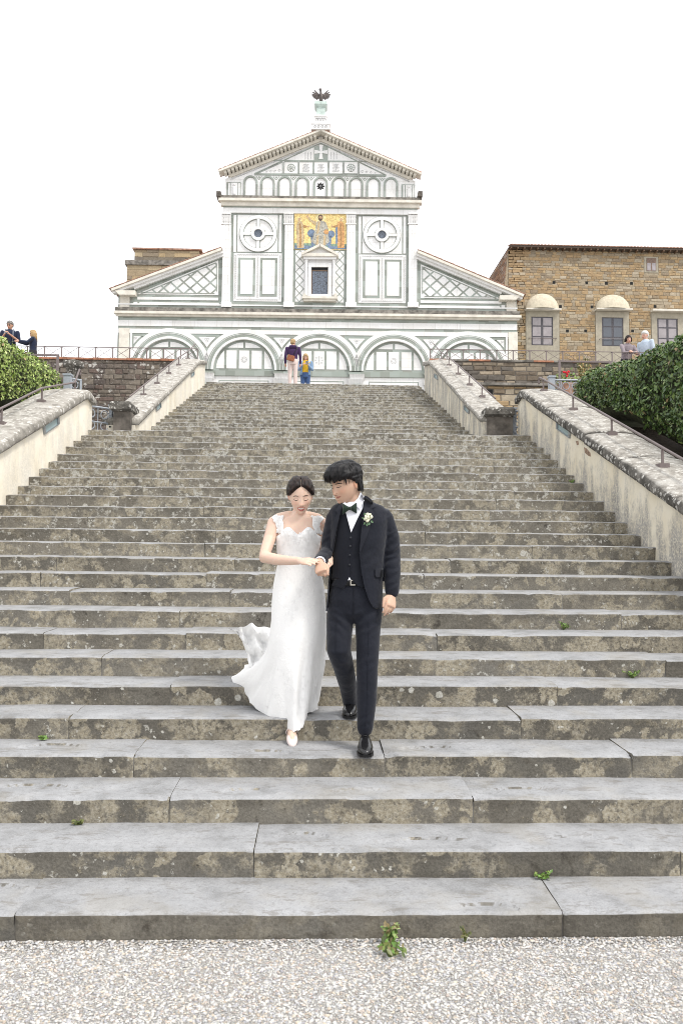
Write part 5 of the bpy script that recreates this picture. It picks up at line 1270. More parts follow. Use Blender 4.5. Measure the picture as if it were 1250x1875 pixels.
# iron frames beside the upper walls, posts and gates
def iron_frame(label, X0, X1, Y, zt, zb, posts):
    e = empty('iron_guardrail', ((X0+X1)/2, Y, zb), label=label, category='railing')
    G().box(X0, X1, Y-0.02, Y+0.02, zt-0.035, zt).ob('top_rail', M_RAIL, e); G().box(X0, X1, Y-0.015, Y+0.015, zb+0.55, zb+0.58).ob('middle_rail', M_RAIL, e)
    for x in posts: G().box(x-0.022, x+0.022, Y-0.0225, Y+0.0225, zb, zt-0.0355).ob('post', M_RAIL, e)
    G().tube([(X0, Y, zb+0.1), (X1, Y, zb+0.54)], 0.012, 6).ob('brace', M_RAIL, e)
FYl = 17.0; a = P(109, 649, FYl); b_ = P(20, 645, FYl); iron_frame('brown iron guardrail in front of the dark speckled wall behind the hedge', b_.x, a.x, FYl, a.z, LAND_Z, [a.x-0.03, b_.x+0.03])
a = P(1021, 660, FYl); b_ = P(1118, 659, FYl); iron_frame('brown iron guardrail in front of the brown rubble wall behind the hedge', a.x, b_.x, FYl, a.z, LAND_Z, [a.x+0.03, b_.x-0.03])
def gate(label, A, B, zt, zb, post_at, name='iron_gate', post_w=0.06, group=None):
    """scrollwork panel between two ground points"""
    A, B = Vector((*A, 0)), Vector((*B, 0)); t = (B-A); L = t.length; t.normalize(); n = Vector((-t.y, t.x, 0))
    e = empty(name, ((A.x+B.x)/2, (A.y+B.y)/2, zb), label=label, category='gate')
    pt = lambda u, z: A+t*u+Vector((0, 0, z))
    g = G().tube([pt(0.02, zb+0.05), pt(0.02, zt)], 0.018, 6).tube([pt(L-0.02, zb+0.05), pt(L-0.02, zt)], 0.018, 6).tube([pt(0, zt), pt(L, zt)], 0.018, 6).tube([pt(0, zb+0.08), pt(L, zb+0.08)], 0.018, 6).tube([pt(0, zb+0.5*(zt-zb)), pt(L, zb+0.5*(zt-zb))], 0.012, 6)
    g.ob('frame', M_GATE, e)
    rw = 0.085; nu = max(1, int(L/(2*rw))); nzz = int((zt-zb-0.1)/(2*rw))
    for i in range(nu):
        for j in range(nzz):
            cu = (i+0.5)*L/nu; cz = zb+0.1+(j+0.5)*(zt-zb-0.12)/nzz; r_ = rw*0.86
            G().tube([pt(cu+r_*math.cos(k*math.pi/6)*0.95, cz+r_*math.sin(k*math.pi/6)) for k in range(13)], 0.009, 5, False).ob('scroll', M_GATE, e)
    for i in range(nu+1): G().tube([pt(i*L/nu, zb+0.06), pt(i*L/nu, zt)], 0.008, 5).ob('bar', M_GATE, e)
    p = pt(post_at, 0); h = zt+0.04
    q = G().box(p.x-post_w/2, p.x+post_w/2, p.y-post_w/2, p.y+post_w/2, zb, h).ob('post', M_GATE, e)
    G().box(p.x-post_w/2-0.015, p.x+post_w/2+0.015, p.y-post_w/2-0.015, p.y+post_w/2+0.015, h, h+0.03).ob('post_cap', M_GATE, q)
    for z in (zb+0.2, zt-0.1): G().tube([(p.x, p.y-0.05, z), (p.x, p.y+0.05, z)], 0.02, 6).ob('hinge', M_GATE, e)
A = P(941, 790, 13.9); B = P(967, 790, 13.1); zt = P(950, 748, 13.6).z
gate('small scrollwork iron gate standing open next to the stained wall', (A.x, A.y), (A.x+0.33, 13.35), zt, LAND_Z, 0.0)
A = P(203, 790, 13.95); zt = P(190, 746, 13.8).z
gate('small scrollwork iron gate standing open next to the clean wall', (A.x, A.y), (A.x-0.36, 13.6), zt, LAND_Z, 0.0)
A, B = P(1009, 700, 15.2), P(1062, 700, 15.2); gate('pale iron fence panel with scrollwork behind the stained wall and the hedge', (A.x, A.y), (B.x, B.y), A.z+0.05, LAND_Z, 0.0, 'iron_fence', 0.11)
A, B = P(125, 690, 15.2), P(150, 690, 15.4); gate('pale iron fence panel with scrollwork behind the clean wall and the hedge', (A.x, A.y), (B.x+0.0, B.y), A.z-0.02, LAND_Z, 0.0, 'iron_fence', 0.13)
# stone bollard on the dark wall side
A = P(135, 680, 21.5); g = G().lathe((A.x, 21.5, 0), [(0.2, LAND_Z), (0.2, A.z+0.1), (0.28, A.z+0.12), (0.28, A.z+0.25), (0.1, A.z+0.3)], 12); o = g.ob('stone_post', M_COP, None, True, label='grey stone post in front of the dark speckled wall', category='post')

# ================================================================== hedges
def m_leaf(name, cols):
    b = NB(name); c = b.attr(); n = b.noise(60, 3, 0.6)
    m_ = b.fin(b.mix(0.3, c, b.ramp(n, [(0.3, 0.3), (0.7, 0.7)]), 'OVERLAY'), 0.42, spec=0.45)
    return m_
M_LEAF = m_leaf('leaf', None)
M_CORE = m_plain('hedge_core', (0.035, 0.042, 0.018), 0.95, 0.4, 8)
def leaves(name, pts, nrm, size, cols, wts, parent, seed, droop=0.35):
    rs = np.random.RandomState(seed); n = len(pts); pts = np.asarray(pts); nrm = np.asarray(nrm)
    d = nrm+rs.randn(n, 3)*0.55; d /= np.linalg.norm(d, axis=1, keepdims=True)
    a = rs.randn(n, 3); a[:, 2] -= droop; a -= d*(a*d).sum(1, keepdims=True); a /= np.linalg.norm(a, axis=1, keepdims=True)
    b_ = np.cross(d, a); s = size*(0.55+0.7*rs.rand(n))[:, None]
    k = [pts-a*s, pts-a*s*0.1+b_*s*0.55+d*s*0.12, pts+a*s, pts-a*s*0.1-b_*s*0.55+d*s*0.12, pts-a*s*0.1-d*s*0.05]
    V = np.stack(k, 1).reshape(-1, 3)
    base = (5*np.arange(n))[:, None]
    Fc = np.concatenate([base+np.array([0, 1, 4]), base+np.array([1, 2, 4]), base+np.array([2, 3, 4]), base+np.array([3, 0, 4])], 0)
    c = np.array(cols)[rs.choice(len(cols), n, p=np.array(wts)/sum(wts))]*(0.65+0.7*rs.rand(n, 1))
    C = np.concatenate([np.repeat(c, 5, axis=0), np.ones((n*5, 1))], 1)
    org = ORG[parent.name]
    me = bpy.data.meshes.new(name); V = V-np.array(org)
    me.vertices.add(len(V)); me.vertices.foreach_set('co', V.ravel()); me.loops.add(len(Fc)*3); me.loops.foreach_set('vertex_index', Fc.ravel())
    me.polygons.add(len(Fc)); me.polygons.foreach_set('loop_start', np.arange(0, len(Fc)*3, 3)); me.polygons.foreach_set('loop_total', np.full(len(Fc), 3)); me.update(calc_edges=True)
    return mk_mesh(name, me, M_LEAF, parent, False, C, kind='stuff')
def hedge(label, xc, hw, y0, y1, zb, zt, cols, wts, n, size, seed, rnd_end=0.5):
    """clipped hedge running along y; zb/zt: functions of y"""
    e = empty('hedge', (xc, (y0+y1)/2, zb((y0+y1)/2)), label=label, category='hedge')
    R_ = []; k = 16
    def sec(y, sc=1.0):
        b_, t = zb(y), zt(y); ring = []
        for j in range(k):
            a = 2*math.pi*j/k; ca, sa = math.cos(a), math.sin(a)
            ex = 0.5; px = math.copysign(abs(ca)**ex, ca); pz = math.copysign(abs(sa)**ex, sa)
            ring.append((xc+hw*sc*px, y, (b_+t)/2+(t-b_)/2*(0.75+0.25*sc)*pz))
        return ring
    ny = 18; ys = [y0+(y1-y0)*i/ny for i in range(ny+1)]
    scf = lambda y: math.sqrt(max(0.02, 1-max(0, 1-(y1-y)/rnd_end)**2))*math.sqrt(max(0.02, 1-max(0, 1-(y-y0)/rnd_end)**2))
    rings = [sec(y, scf(y)) for y in ys]
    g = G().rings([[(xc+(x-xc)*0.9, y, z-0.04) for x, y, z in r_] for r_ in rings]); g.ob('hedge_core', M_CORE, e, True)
    rs = random.Random(seed); pts = []; nr = []
    while len(pts) < n:
        i = rs.randrange(ny); j = rs.randrange(k); u, v = rs.random(), rs.random()
        A_, B_, C_, D_ = [Vector(q) for q in (rings[i][j], rings[i][(j+1) % k], rings[i+1][(j+1) % k], rings[i+1][j])]
        ar = (B_-A_).length*(D_-A_).length
        if rs.random() > ar/0.35: continue
        p = A_*(1-u)*(1-v)+B_*u*(1-v)+C_*u*v+D_*(1-u)*v; nn = (D_-A_).cross(B_-A_)
        if nn.length < 1e-9: continue
        nn.normalize(); c = Vector((xc, p.y, (zb(p.y)+zt(p.y))/2))
        if nn.dot(p-c) < 0: nn = -nn
        if nn.z < -0.5: continue
        lump = 0.07*nz(p.x*1.7, p.y*1.7, p.z*1.7+seed)+0.05*nz(p.x*5, p.y*5, p.z*5)
        p = p+nn*(lump+rs.uniform(-0.09, 0.05)); pts.append(tuple(p)); nr.append(tuple(nn))
    leaves('foliage', pts, nr, size, cols, wts, e, seed)
    return e
nosl = lambda y: (y-D0)/TREAD*RISE
zR_ = lambda y: interp([(6, 4.70), (10.6, 4.86), (12.57, 4.95), (14.4, 5.22), (15.5, 5.25)], y)
hedge('tall dark green clipped hedge above the mould-stained stair wall', 5.75, 0.75, 7.4, 15.0, lambda y: nosl(min(y, 13))+0.35, zR_, [(0.065, 0.12, 0.035), (0.095, 0.16, 0.04), (0.135, 0.21, 0.055), (0.19, 0.265, 0.08), (0.05, 0.09, 0.032), (0.27, 0.19, 0.09), (0.25, 0.31, 0.11)], [4, 4, 3, 2, 2.5, 0.35, 0.7], 33000, 0.037, 6)
hedge('bright green clipped hedge above the clean stair wall', -5.55, 0.85, 8.5, 15.7, lambda y: nosl(min(y, 13))+0.3, lambda y: 5.38-(15.7-y)*0.05, [(0.24, 0.34, 0.08), (0.31, 0.41, 0.11), (0.38, 0.47, 0.14), (0.17, 0.23, 0.06), (0.44, 0.48, 0.19), (0.38, 0.26, 0.14)], [4, 4, 3, 1.6, 1.8, 0.4], 27000, 0.032, 9)  # leaf colours raised to carry the light falling on this hedge

# ================================================================== weeds, flowers, litter
M_STEM = m_plain('stem', (0.10, 0.13, 0.04), 0.8)
def weed(label, c, r, h, n, size, cols, seed, name='weed'):
    c = Vector(c); e = empty(name, c, label=label, category='weed'); rs = random.Random(seed); g = G(); pts = []; nr = []
    for k in range(n):
        a = rs.random()*6.28; l = r*rs.uniform(0.35, 1); hh = h*rs.uniform(0.3, 1); tip = c+Vector((l*math.cos(a), l*math.sin(a)*0.6, hh))
        mid = c+(tip-c)*0.55+Vector((0, 0, hh*0.25)); g.tube([c+Vector((0, 0, -.004)), mid, tip], [0.0022, 0.0018, 0.001], 5)
        for q in range(5):
            t = 0.35+0.65*q/4; p = c.lerp(mid, t*1.6) if t < 0.6 else mid.lerp(tip, (t-0.6)/0.4); pts.append(tuple(p+Vector((rs.uniform(-1, 1), rs.uniform(-1, 1), rs.uniform(0, 1)))*size*0.6)); nr.append((rs.uniform(-.4, .4), -0.7, 0.6))
    g.ob('stems', M_STEM, e)
    leaves('leaves', pts, nr, size, cols, [1]*len(cols), e, seed, 0.0)
wg = [(0.10, 0.19, 0.035), (0.14, 0.25, 0.05), (0.20, 0.27, 0.07)]; wy = [(0.14, 0.16, 0.05), (0.22, 0.19, 0.08), (0.09, 0.12, 0.04)]
yg = 3.69
p = P(716, 1722, yg); weed('leafy green weed growing from the gravel against the lowest step', (p.x, yg-0.02, GZ), 0.05, 0.09, 16, 0.016, wg+[(0.12, 0.20, 0.05), (0.24, 0.19, 0.09)], 1)
p = P(712, 1745, 3.55); weed('low brownish weed rosette in the gravel before the leafy weed', (p.x, 3.56, GZ), 0.07, 0.05, 11, 0.018, wg+wy, 2)
p = P(851, 1708, yg); weed('small greyish weed sprouting between gravel and lowest step', (p.x, yg, GZ), 0.03, 0.07, 7, 0.010, wy, 3)
for px, n, r, sd, lb in ((990, 2, .045, 4, 'tiny green weed in the joint above the lowest tread'), (152, 3, .04, 5, 'small weed rooted in the joint above the third step'), (85, 4, .03, 6, 'tiny weed at the back of the fourth tread beside the plain riser'), (1155, 6, .08, 7, 'low spreading weed in the joint on the sixth tread'), (1030, 8, .09, 8, 'flat green weed along the joint on the eighth tread')):
    y = D0+(n+1 if n != 2 else 2)*TREAD-0.0
    k = {2: 1, 3: 2, 4: 4, 6: 6, 8: 8}[n]; y = D0+(k+1)*TREAD; q = P(px, 1200, y)
    weed(lb, (q.x, y-0.012, k*RISE+0.006), r, r*0.7, 10, 0.012, wg if n != 3 else wy, sd)
q = PX(1051, 881, XR); weed('small weed clinging to the joint of step and stained wall', (XR-0.03, q.y, q.z-0.05), 0.05, 0.06, 8, 0.014, wg, 12)
# potted red flowers before the brown wall
pp = P(1034, 690, 21.8); fl = empty('geranium', pp, label='red flowering geranium before the brown rubble wall', category='plant')
rs = random.Random(7); pts = []; nr = []
for k in range(120): pts.append((pp.x+rs.gauss(0, 0.16), pp.y+rs.gauss(0, .1), pp.z-0.1+rs.gauss(0, 0.12))); nr.append((rs.uniform(-.5, .5), -0.7, .5))
leaves('foliage', pts, nr, 0.06, wg+[(0.30, 0.32, 0.10)], [1]*4, fl, 3)
g = G()
for k in range(12): g.sphere((pp.x+rs.gauss(0.02, 0.07), pp.y-0.12, pp.z+0.10+rs.gauss(0, 0.04)), 0.03, 8, 5)
g.ob('blossoms', m_plain('red_petals', (0.55, 0.015, 0.03), 0.6), fl, True)
G().lathe((pp.x, pp.y, LAND_Z), [(0.02, 0), (0.16, 0), (0.2, pp.z-LAND_Z-0.25), (0.22, pp.z-LAND_Z-0.2)], 14).ob('pot', M_TERRA, fl, True)
pp = P(1075, 672, 22.0); sh = empty('dry_bush', pp, label='dry yellowing bush before the brown rubble wall', category='bush'); pts = []; nr = []; g = G()
for k in range(26):
    a = rs.uniform(-0.5, 0.5); tip = pp+Vector((a*0.7, rs.uniform(-.15, .15), rs.uniform(-0.05, 0.3))); b0 = pp+Vector((a*0.2, 0, -0.7)); g.tube([b0, b0.lerp(tip, .6), tip], 0.006, 4)
    for q in range(6): pts.append(tuple(b0.lerp(tip, 0.4+0.1*q)+Vector((rs.gauss(0, .03), 0, rs.gauss(0, .03))))); nr.append((0, -1, .3))
g.ob('branches', M_STEM, sh); leaves('foliage', pts, nr, 0.05, [(0.30, 0.20, 0.08), (0.22, 0.20, 0.07), (0.35, 0.24, 0.10)], [1, 1, 1], sh, 5)
# ================================================================== people: helpers
from mathutils.bvhtree import BVHTree
def remesh(g, voxel, smooth=6, factor=0.5):
    """merge overlapping closed shapes into one continuous surface"""
    me = bpy.data.meshes.new('tmp'); me.from_pydata(g.v, [], g.f)
    bm = bmesh.new(); bm.from_mesh(me); bmesh.ops.recalc_face_normals(bm, faces=bm.faces); bm.to_mesh(me); bm.free()
    o = bpy.data.objects.new('tmp', me); col.objects.link(o)
    md = o.modifiers.new('r', 'REMESH'); md.mode = 'VOXEL'; md.voxel_size = voxel
    ms = o.modifiers.new('s', 'SMOOTH'); ms.factor = factor; ms.iterations = smooth
    dg = bpy.context.evaluated_depsgraph_get(); dg.update()
    em = bpy.data.meshes.new_from_object(o.evaluated_get(dg))
    V = np.empty(len(em.vertices)*3); em.vertices.foreach_get('co', V); V = V.reshape(-1, 3)
    Fc = [tuple(p.vertices) for p in em.polygons]
    bpy.data.objects.remove(o); bpy.data.meshes.remove(me); bpy.data.meshes.remove(em)
    return V, Fc
def ell(c, rx, ry, n=28, ex=1.0, tilt=None):
    c = Vector(c); out = []
    for j in range(n):
        a = 2*math.pi*j/n; ca, sa = math.cos(a), math.sin(a)
        out.append(c+Vector((rx*math.copysign(abs(ca)**ex, ca), ry*math.copysign(abs(sa)**ex, sa), 0)))
    return out
def limb(g, pts, radii, n=12):
    """tapering limb with rounded ends"""
    pts = [Vector(p) for p in pts]
    P2, R2 = [], []
    d0 = (pts[0]-pts[1]).normalized(); d1 = (pts[-1]-pts[-2]).normalized()
    P2 += [pts[0]+d0*radii[0]*0.9, pts[0]+d0*radii[0]*0.6]; R2 += [radii[0]*0.35, radii[0]*0.8]
    # smooth the polyline a little
    for i in range(len(pts)):
        P2.append(pts[i]); R2.append(radii[i])
        if i < len(pts)-1:
            for t in (0.33, 0.67): P2.append(pts[i].lerp(pts[i+1], t)); R2.append(radii[i]+(radii[i+1]-radii[i])*t)
    P2 += [pts[-1]+d1*radii[-1]*0.6, pts[-1]+d1*radii[-1]*0.9]; R2 += [radii[-1]*0.8, radii[-1]*0.35]
    g.tube(P2, R2, n); return g
def hand(g, wrist, d, nrm, side, curl=0.4, scale=1.0, spread=0.12, thumb=0.6, curls=None, r=1.0):
    """palm and five fingers. d: wrist->knuckles, nrm: back of the hand, side: +1 thumb on the (d x nrm) side"""
    d = Vector(d).normalized(); nrm = Vector(nrm); nrm = (nrm-d*nrm.dot(d)).normalized(); lat = d.cross(nrm)*side; w = Vector(wrist); s = scale
    tips = []
    rings = []
    for t, hw, hh in ((-0.01, 0.024, 0.020), (0.02, 0.028, 0.018), (0.05, 0.037, 0.016), (0.078, 0.040, 0.0145), (0.092, 0.036, 0.011)):
        c = w+d*t*s; rings.append([c+lat*(hw*s*math.cos(a))+nrm*(hh*s*math.sin(a)) for a in [2*math.pi*k/14 for k in range(14)]])
    g.rings(rings)
    for k, (off, L, rr) in enumerate(((0.029, 0.072, 0.0085), (0.010, 0.080, 0.009), (-0.010, 0.074, 0.0085), (-0.028, 0.058, 0.0075))):
        b0 = w+d*(0.078-0.004*abs(k-1))*s+lat*off*s; c = (curls[k] if curls else curl*(0.9+0.12*k)); dd = (d+lat*spread*off*8).normalized(); P_ = [b0]; ang = 0.0; p = b0
        for j, (f, cf) in enumerate(((0.45, 0.8), (0.32, 1.0), (0.23, 0.7))):
            ang += c*cf; v = dd*math.cos(ang)-nrm*math.sin(ang); p = p+v*L*f*s; P_.append(p)
        limb(g, P_, [rr*s*r, rr*s*r*0.95, rr*s*r*0.85, rr*s*r*0.72], 8); tips.append((P_[-1], P_[-1]-P_[-2]))
    b0 = w+d*0.025*s+lat*0.026*s-nrm*0.004*s; v1 = (d*0.62+lat*0.75*(1-0.35*curl)-nrm*0.25).normalized(); v2 = (d*0.95+lat*(0.25-thumb*0.5)-nrm*0.25*thumb).normalized()
    P_ = [b0, b0+v1*0.032*s, b0+v1*0.032*s+v2*0.030*s, b0+v1*0.032*s+v2*0.054*s]
    limb(g, P_, [0.013*s, 0.0105*s*r, 0.0095*s*r, 0.0075*s*r], 8); tips.append((P_[-1], v2))
    return tips
def sst(x, a, b_):
    t = np.clip((x-a)/(b_-a), 0, 1); return t*t*(3-2*t)
def gs(x, s): return np.exp(-(x/s)**2)
def head_rings(h, M, fem=0.0, m=46, n=60, smile=0.0):
    """face towards -Y in head space"""
    k = h/0.225; R_ = []
    for i in range(m+1):
        a = math.pi*(i+0.3)/(m+0.6); zt = -math.cos(a); r0 = math.sin(a)
        ring = []
        lo = max(0.0, -zt)
        jaw = 1-(0.26+0.06*fem)*max(0, (lo-0.12)/0.88)**1.15
        hw = 0.0755*r0**0.82*jaw; yc = -0.028*lo**1.4+0.008*max(0, zt)
        fr = 0.090*r0**0.66; bk = (0.100*r0**0.8)*(1-0.40*lo**1.2)
        for j in range(n):
            t = 2*math.pi*j/n; x = hw*math.sin(t); c = math.cos(t); y = yc-(fr if c > 0 else bk)*c; z = zt*0.1125
            if c > -0.1:
                f = min(1, (c+0.1)*2.2); ax = abs(x); d = 0.0
                tz = (0.004-z)/0.046                                    # 0 at the bridge, 1 at the tip of the nose
                if -0.25 < tz < 1.25:
                    hN = (0.003+(0.0235-0.005*fem)*max(0, tz)**1.25) if tz < 1 else (0.0265-0.005*fem)*max(0, 1-(tz-1)/0.2)
                    if tz < 0: hN = 0.003*(1+tz/0.25)
                    sx = 0.0075+0.0035*max(0, tz); d += hN*(1-0.12*fem)*math.exp(-(x/sx)**2)
                d += 0.006*math.exp(-((ax-0.0125)/0.006)**2-((z+0.040)/0.007)**2)                       # nostrils' wings
                d -= 0.0085*math.exp(-((ax-0.031)/0.016)**2-((z-0.004)/0.011)**2)                       # sockets
                d += 0.0060*math.exp(-((ax-0.032)/0.0125)**2-((z+0.002)/0.0085)**2)                      # lids
                d += 0.0035*(1-fem*0.6)*math.exp(-((ax-0.028)/0.022)**2-((z-0.022)/0.008)**2)            # brows
                d += (0.0045+0.003*smile)*math.exp(-((ax-0.040)/0.017)**2-((z+0.030)/0.018)**2)          # cheeks
                d += 0.0060*math.exp(-(x/0.019)**2-((z+0.0625)/0.0048)**2)+0.0068*math.exp(-(x/0.016)**2-((z+0.0755)/0.0055)**2)
                d -= 0.0045*math.exp(-(x/0.022)**2-((z+0.0685)/0.0028)**2)
                d += 0.0080*math.exp(-(x/0.018)**2-((z+0.100)/0.013)**2)                                  # chin
                d -= 0.0035*math.exp(-(x/0.03)**2-((z+0.087)/0.005)**2)
                y -= d*f
            ring.append(M @ (Vector((x, y, z))*k))
        R_.append(ring)
    return R_
def ear(g, M, k, s):
    c = []
    for t in range(9):
        a = 2*math.pi*t/8*0.5-0.3
    rot = Matrix.Rotation(s*0.35, 3, 'Z') @ Matrix.Rotation(0.15, 3, 'X')
    R3 = M.to_3x3() @ rot
    g.sphere(M @ (Vector((s*0.0765, 0.012, -0.006))*k), 0.028*k, 12, 9, 0.22, 0.56, 1.0, R3)
def head_colors(V, Minv, k, skin, lip, brow, fem=0, smile=0.0, lash=0.0016, paint=True):
    """skin, lips, brows and closed lashes by position on the face (head space)"""
    L = (np.c_[V, np.ones(len(V))] @ np.array(Minv).T)[:, :3]/k
    x, y, z = L[:, 0], L[:, 1], L[:, 2]; ax = np.abs(x); front = sst(-y, 0.035, 0.06)*sst(z, -0.125, -0.115)*(z < 0.10)
    C = np.tile(np.array(skin), (len(V), 1))
    def put(m, c, a=1.0):
        m = (m*a)[:, None]; C[:] = C*(1-m)+np.array(c)*m
    # cheeks, nose and ears a little redder
    put(front*gs(ax-0.038, 0.02)*gs(z+0.028, 0.018), (skin[0]*1.02, skin[1]*0.78, skin[2]*0.72), 0.55)
    put(gs(x, 0.012)*gs(z+0.040, 0.012)*front, (skin[0], skin[1]*0.82, skin[2]*0.76), 0.5)
    put(sst(ax, 0.072, 0.079)*gs(z+0.006, 0.04), (skin[0], skin[1]*0.74, skin[2]*0.66), 0.7)
    # nostril shade
    put(front*gs(ax-0.0075, 0.0035)*gs(z+0.0475, 0.0025), (skin[0]*0.35, skin[1]*0.22, skin[2]*0.2), 0.9)
    if not paint: return C
    # mouth
    w = 0.022+0.009*smile; up = 0.0105*smile*(ax/w)**2
    zz = z-up
    m = sst(w-ax, 0.0, 0.004)*front
    top = -0.0585-0.0016*np.exp(-(ax/0.004)**2)-0.004*(ax/w)**2; bot = -0.0805+0.0085*(ax/w)**2
    lips = m*sst(top-zz, -0.0012, 0.0012)*sst(zz-bot, -0.0012, 0.0015)
    put(lips, lip)
    if smile > 0.5:
        op = m*sst((w-0.003)-ax, 0, 0.003)*sst(-0.0630-zz, -0.001, 0.001)*sst(zz-(-0.0742+0.006*(ax/w)**2), -0.001, 0.001); put(op, (0.16, 0.05, 0.045))
        te = m*sst((w-0.005)-ax, 0, 0.003)*sst(-0.0636-zz, -0.0008, 0.0008)*sst(zz-(-0.0712+0.004*(ax/w)**2), -0.001, 0.001); put(te, (0.78, 0.74, 0.69))
    else:
        put(m*gs(zz+0.0690, 0.0014), (lip[0]*0.35, lip[1]*0.3, lip[2]*0.3), 0.9)
    # brows
    bz = 0.0215+0.0035*(1-((ax-0.036)/0.02)**2)*(1 if fem else 0.4); bw = 0.0048*(1 if fem else 1.3)*np.clip(1.25-(ax-0.014)/0.05, 0.35, 1)
    put(front*sst(bw*1.3-np.abs(z-bz), 0, bw*0.8)*sst(ax, 0.011, 0.017)*sst(0.054-ax, 0, 0.006), brow, 0.88)
    # closed lids: a dark lash line curving down
    lz = -0.0055-0.0035*(1-((ax-0.032)/0.016)**2)
    put(front*sst(0.0175-np.abs(ax-0.032), 0, 0.003)*gs(z-lz, lash*2.3), (0.02, 0.012, 0.010), 1.0)
    put(front*sst(0.017-np.abs(ax-0.032), 0, 0.004)*gs(z-(lz+0.0105), 0.0016), (skin[0]*0.55, skin[1]*0.42, skin[2]*0.38), 0.75)
    return C
def patch(poly, bvh, off, thick, cuts=4, Y0=0.0, frm=None):
    """cloth piece cut to a pixel outline and laid on the surface in front of the viewer; poly: photo pixels"""
    bm = bmesh.new()
    vs = [bm.verts.new((px, py, 0)) for px, py in poly]; bm.faces.new(vs)
    bmesh.ops.triangulate(bm, faces=bm.faces); bmesh.ops.subdivide_edges(bm, edges=bm.edges, cuts=cuts, use_grid_fill=True); bmesh.ops.triangulate(bm, faces=bm.faces)
    bm.verts.ensure_lookup_table(); bm.faces.ensure_lookup_table()
    pts = []; last = None
    for v in bm.verts:
        r_ = ray(v.co.x, v.co.y).normalized(); loc, nrm, idx, dist = bvh.ray_cast(CAM, r_)
        pts.append((r_, dist))
    ds = [d for _, d in pts if d is not None]; md = sorted(ds)[len(ds)//2] if ds else 5.0
    pts = [CAM+r_*((d if d is not None and abs(d-md) < 0.25 else md)-off) for r_, d in pts]
    n = len(pts); V = [tuple(p) for p in pts]+[tuple(p+(p-CAM).normalized()*thick) for p in pts]
    Fc = []
    be = {}
    for f in bm.faces:
        q = [v.index for v in f.verts]; a, b_, c = [Vector(V[i]) for i in q]
        if (b_-a).cross(c-a).dot(CAM-a) < 0: q.reverse()
        Fc.append(tuple(q)); Fc.append(tuple(i+n for i in reversed(q)))
        for i in range(3):
            e = (q[i], q[(i+1) % 3]); be[e] = be.get(e, 0)+1
    for (a, b_) in list(be):
        if (b_, a) not in be: Fc.append((b_, a, a+n, b_+n))
    bm.free(); return V, Fc
def bvh_of(V, Fc): return BVHTree.FromPolygons([Vector(v) for v in V], Fc)
def m_skin():
    b = NB('skin'); c = b.attr(); n = b.noise(45, 4, 0.6)
    return b.fin(b.mix(0.10, c, b.ramp(n, [(0.3, 0.35), (0.7, 0.65)]), 'OVERLAY'), 0.48, b.bump(n, 0.05, 0.002), spec=0.35, Subsurface_Weight=0.12)
def m_cloth(name, c, scale=900, rough=0.85, fold=0.25, fs=9, sheen=0.15, fd=0.02):
    b = NB(name); n = b.noise(scale, 2, 0.5); f = b.noise(fs, 3, 0.5)
    cc = b.mix(b.rng(b.noise(6, 4, 0.6), 0.3, 0.7), tuple(v*0.9 for v in c), tuple(min(1, v*1.08) for v in c))
    return b.fin(cc, rough, b.bump(b.math('ADD', f, b.math('MULTIPLY', n, 0.03)), fold, fd), spec=0.2, Sheen_Weight=sheen)
def m_hair(name, c, c2):
    b = NB(name); p = b.n('ShaderNodeTexCoord').outputs['Object']
    n = b.noise(70, 3, 0.6, b.vm('MULTIPLY', b.pos, (1.0, 0.6, 0.28)))
    return b.fin(b.mix(b.rng(n, 0.4, 0.7), c, c2), 0.5, b.bump(n, 0.7, 0.006), spec=0.25)
def m_lace(name, c=(0.93, 0.925, 0.915)):
    b = NB(name); p = b.pos
    q = b.vm('ADD', p, b.vm('SCALE', b.noise(40, 3, 0.6, out=1), 0.03))
    v = b.vor(55, q); v2 = b.vor(150, q); n = b.noise(9, 4, 0.6)
    pat = b.math('MULTIPLY', b.rng(v.outputs['Distance'], 0.55, 0.30), b.rng(b.noise(16, 3, 0.6), 0.42, 0.56))
    cc = b.mix(b.math('MULTIPLY', pat, 0.5), tuple(x*0.97 for x in c), tuple(min(1, x*1.03) for x in c))
    h = b.math('ADD', b.math('MULTIPLY', pat, 1.0), b.math('MULTIPLY', v2.outputs['Distance'], 0.35))
    return b.fin(cc, 0.75, b.bump(h, 0.2, 0.004, b.bump(n, 0.08, 0.03)), spec=0.25, Sheen_Weight=0.1)
M_SKIN = m_skin(); M_LACE = m_lace('white_lace')
M_SUIT = m_cloth('navy_suit_wool', (0.0085, 0.0102, 0.0175), 700, 0.75, 0.6, 11); M_VEST = m_cloth('navy_vest_wool', (0.0068, 0.0080, 0.0135), 700, 0.8, 0.2, 9)
M_SHIRT = m_cloth('white_shirt', (0.74, 0.75, 0.80), 800, 0.8, 0.12, 12)
M_HAIRB = m_hair('dark_brown_hair', (0.012, 0.008, 0.007), (0.035, 0.020, 0.016)); M_HAIRK = m_hair('black_hair', (0.006, 0.006, 0.007), (0.022, 0.020, 0.021))
M_BOW = m_cloth('dark_green_velvet', (0.004, 0.017, 0.008), 500, 0.7, 0.3, 40, 0.4)
M_SHOE = m_plain('black_leather', (0.010, 0.010, 0.011), 0.18, 0.2, 20, 0.6, bmp=0.05)
M_PUMP = m_plain('blush_leather', (0.72, 0.62, 0.59), 0.45, 0.06, 20, 0.4, bmp=0.03)
M_STEEL = m_metal('steel', (0.6, 0.58, 0.52), 0.25, 1.0, 0.1); M_BELT = m_plain('belt_leather', (0.008, 0.008, 0.009), 0.35)
M_BTN = m_plain('button', (0.03, 0.032, 0.038), 0.35)

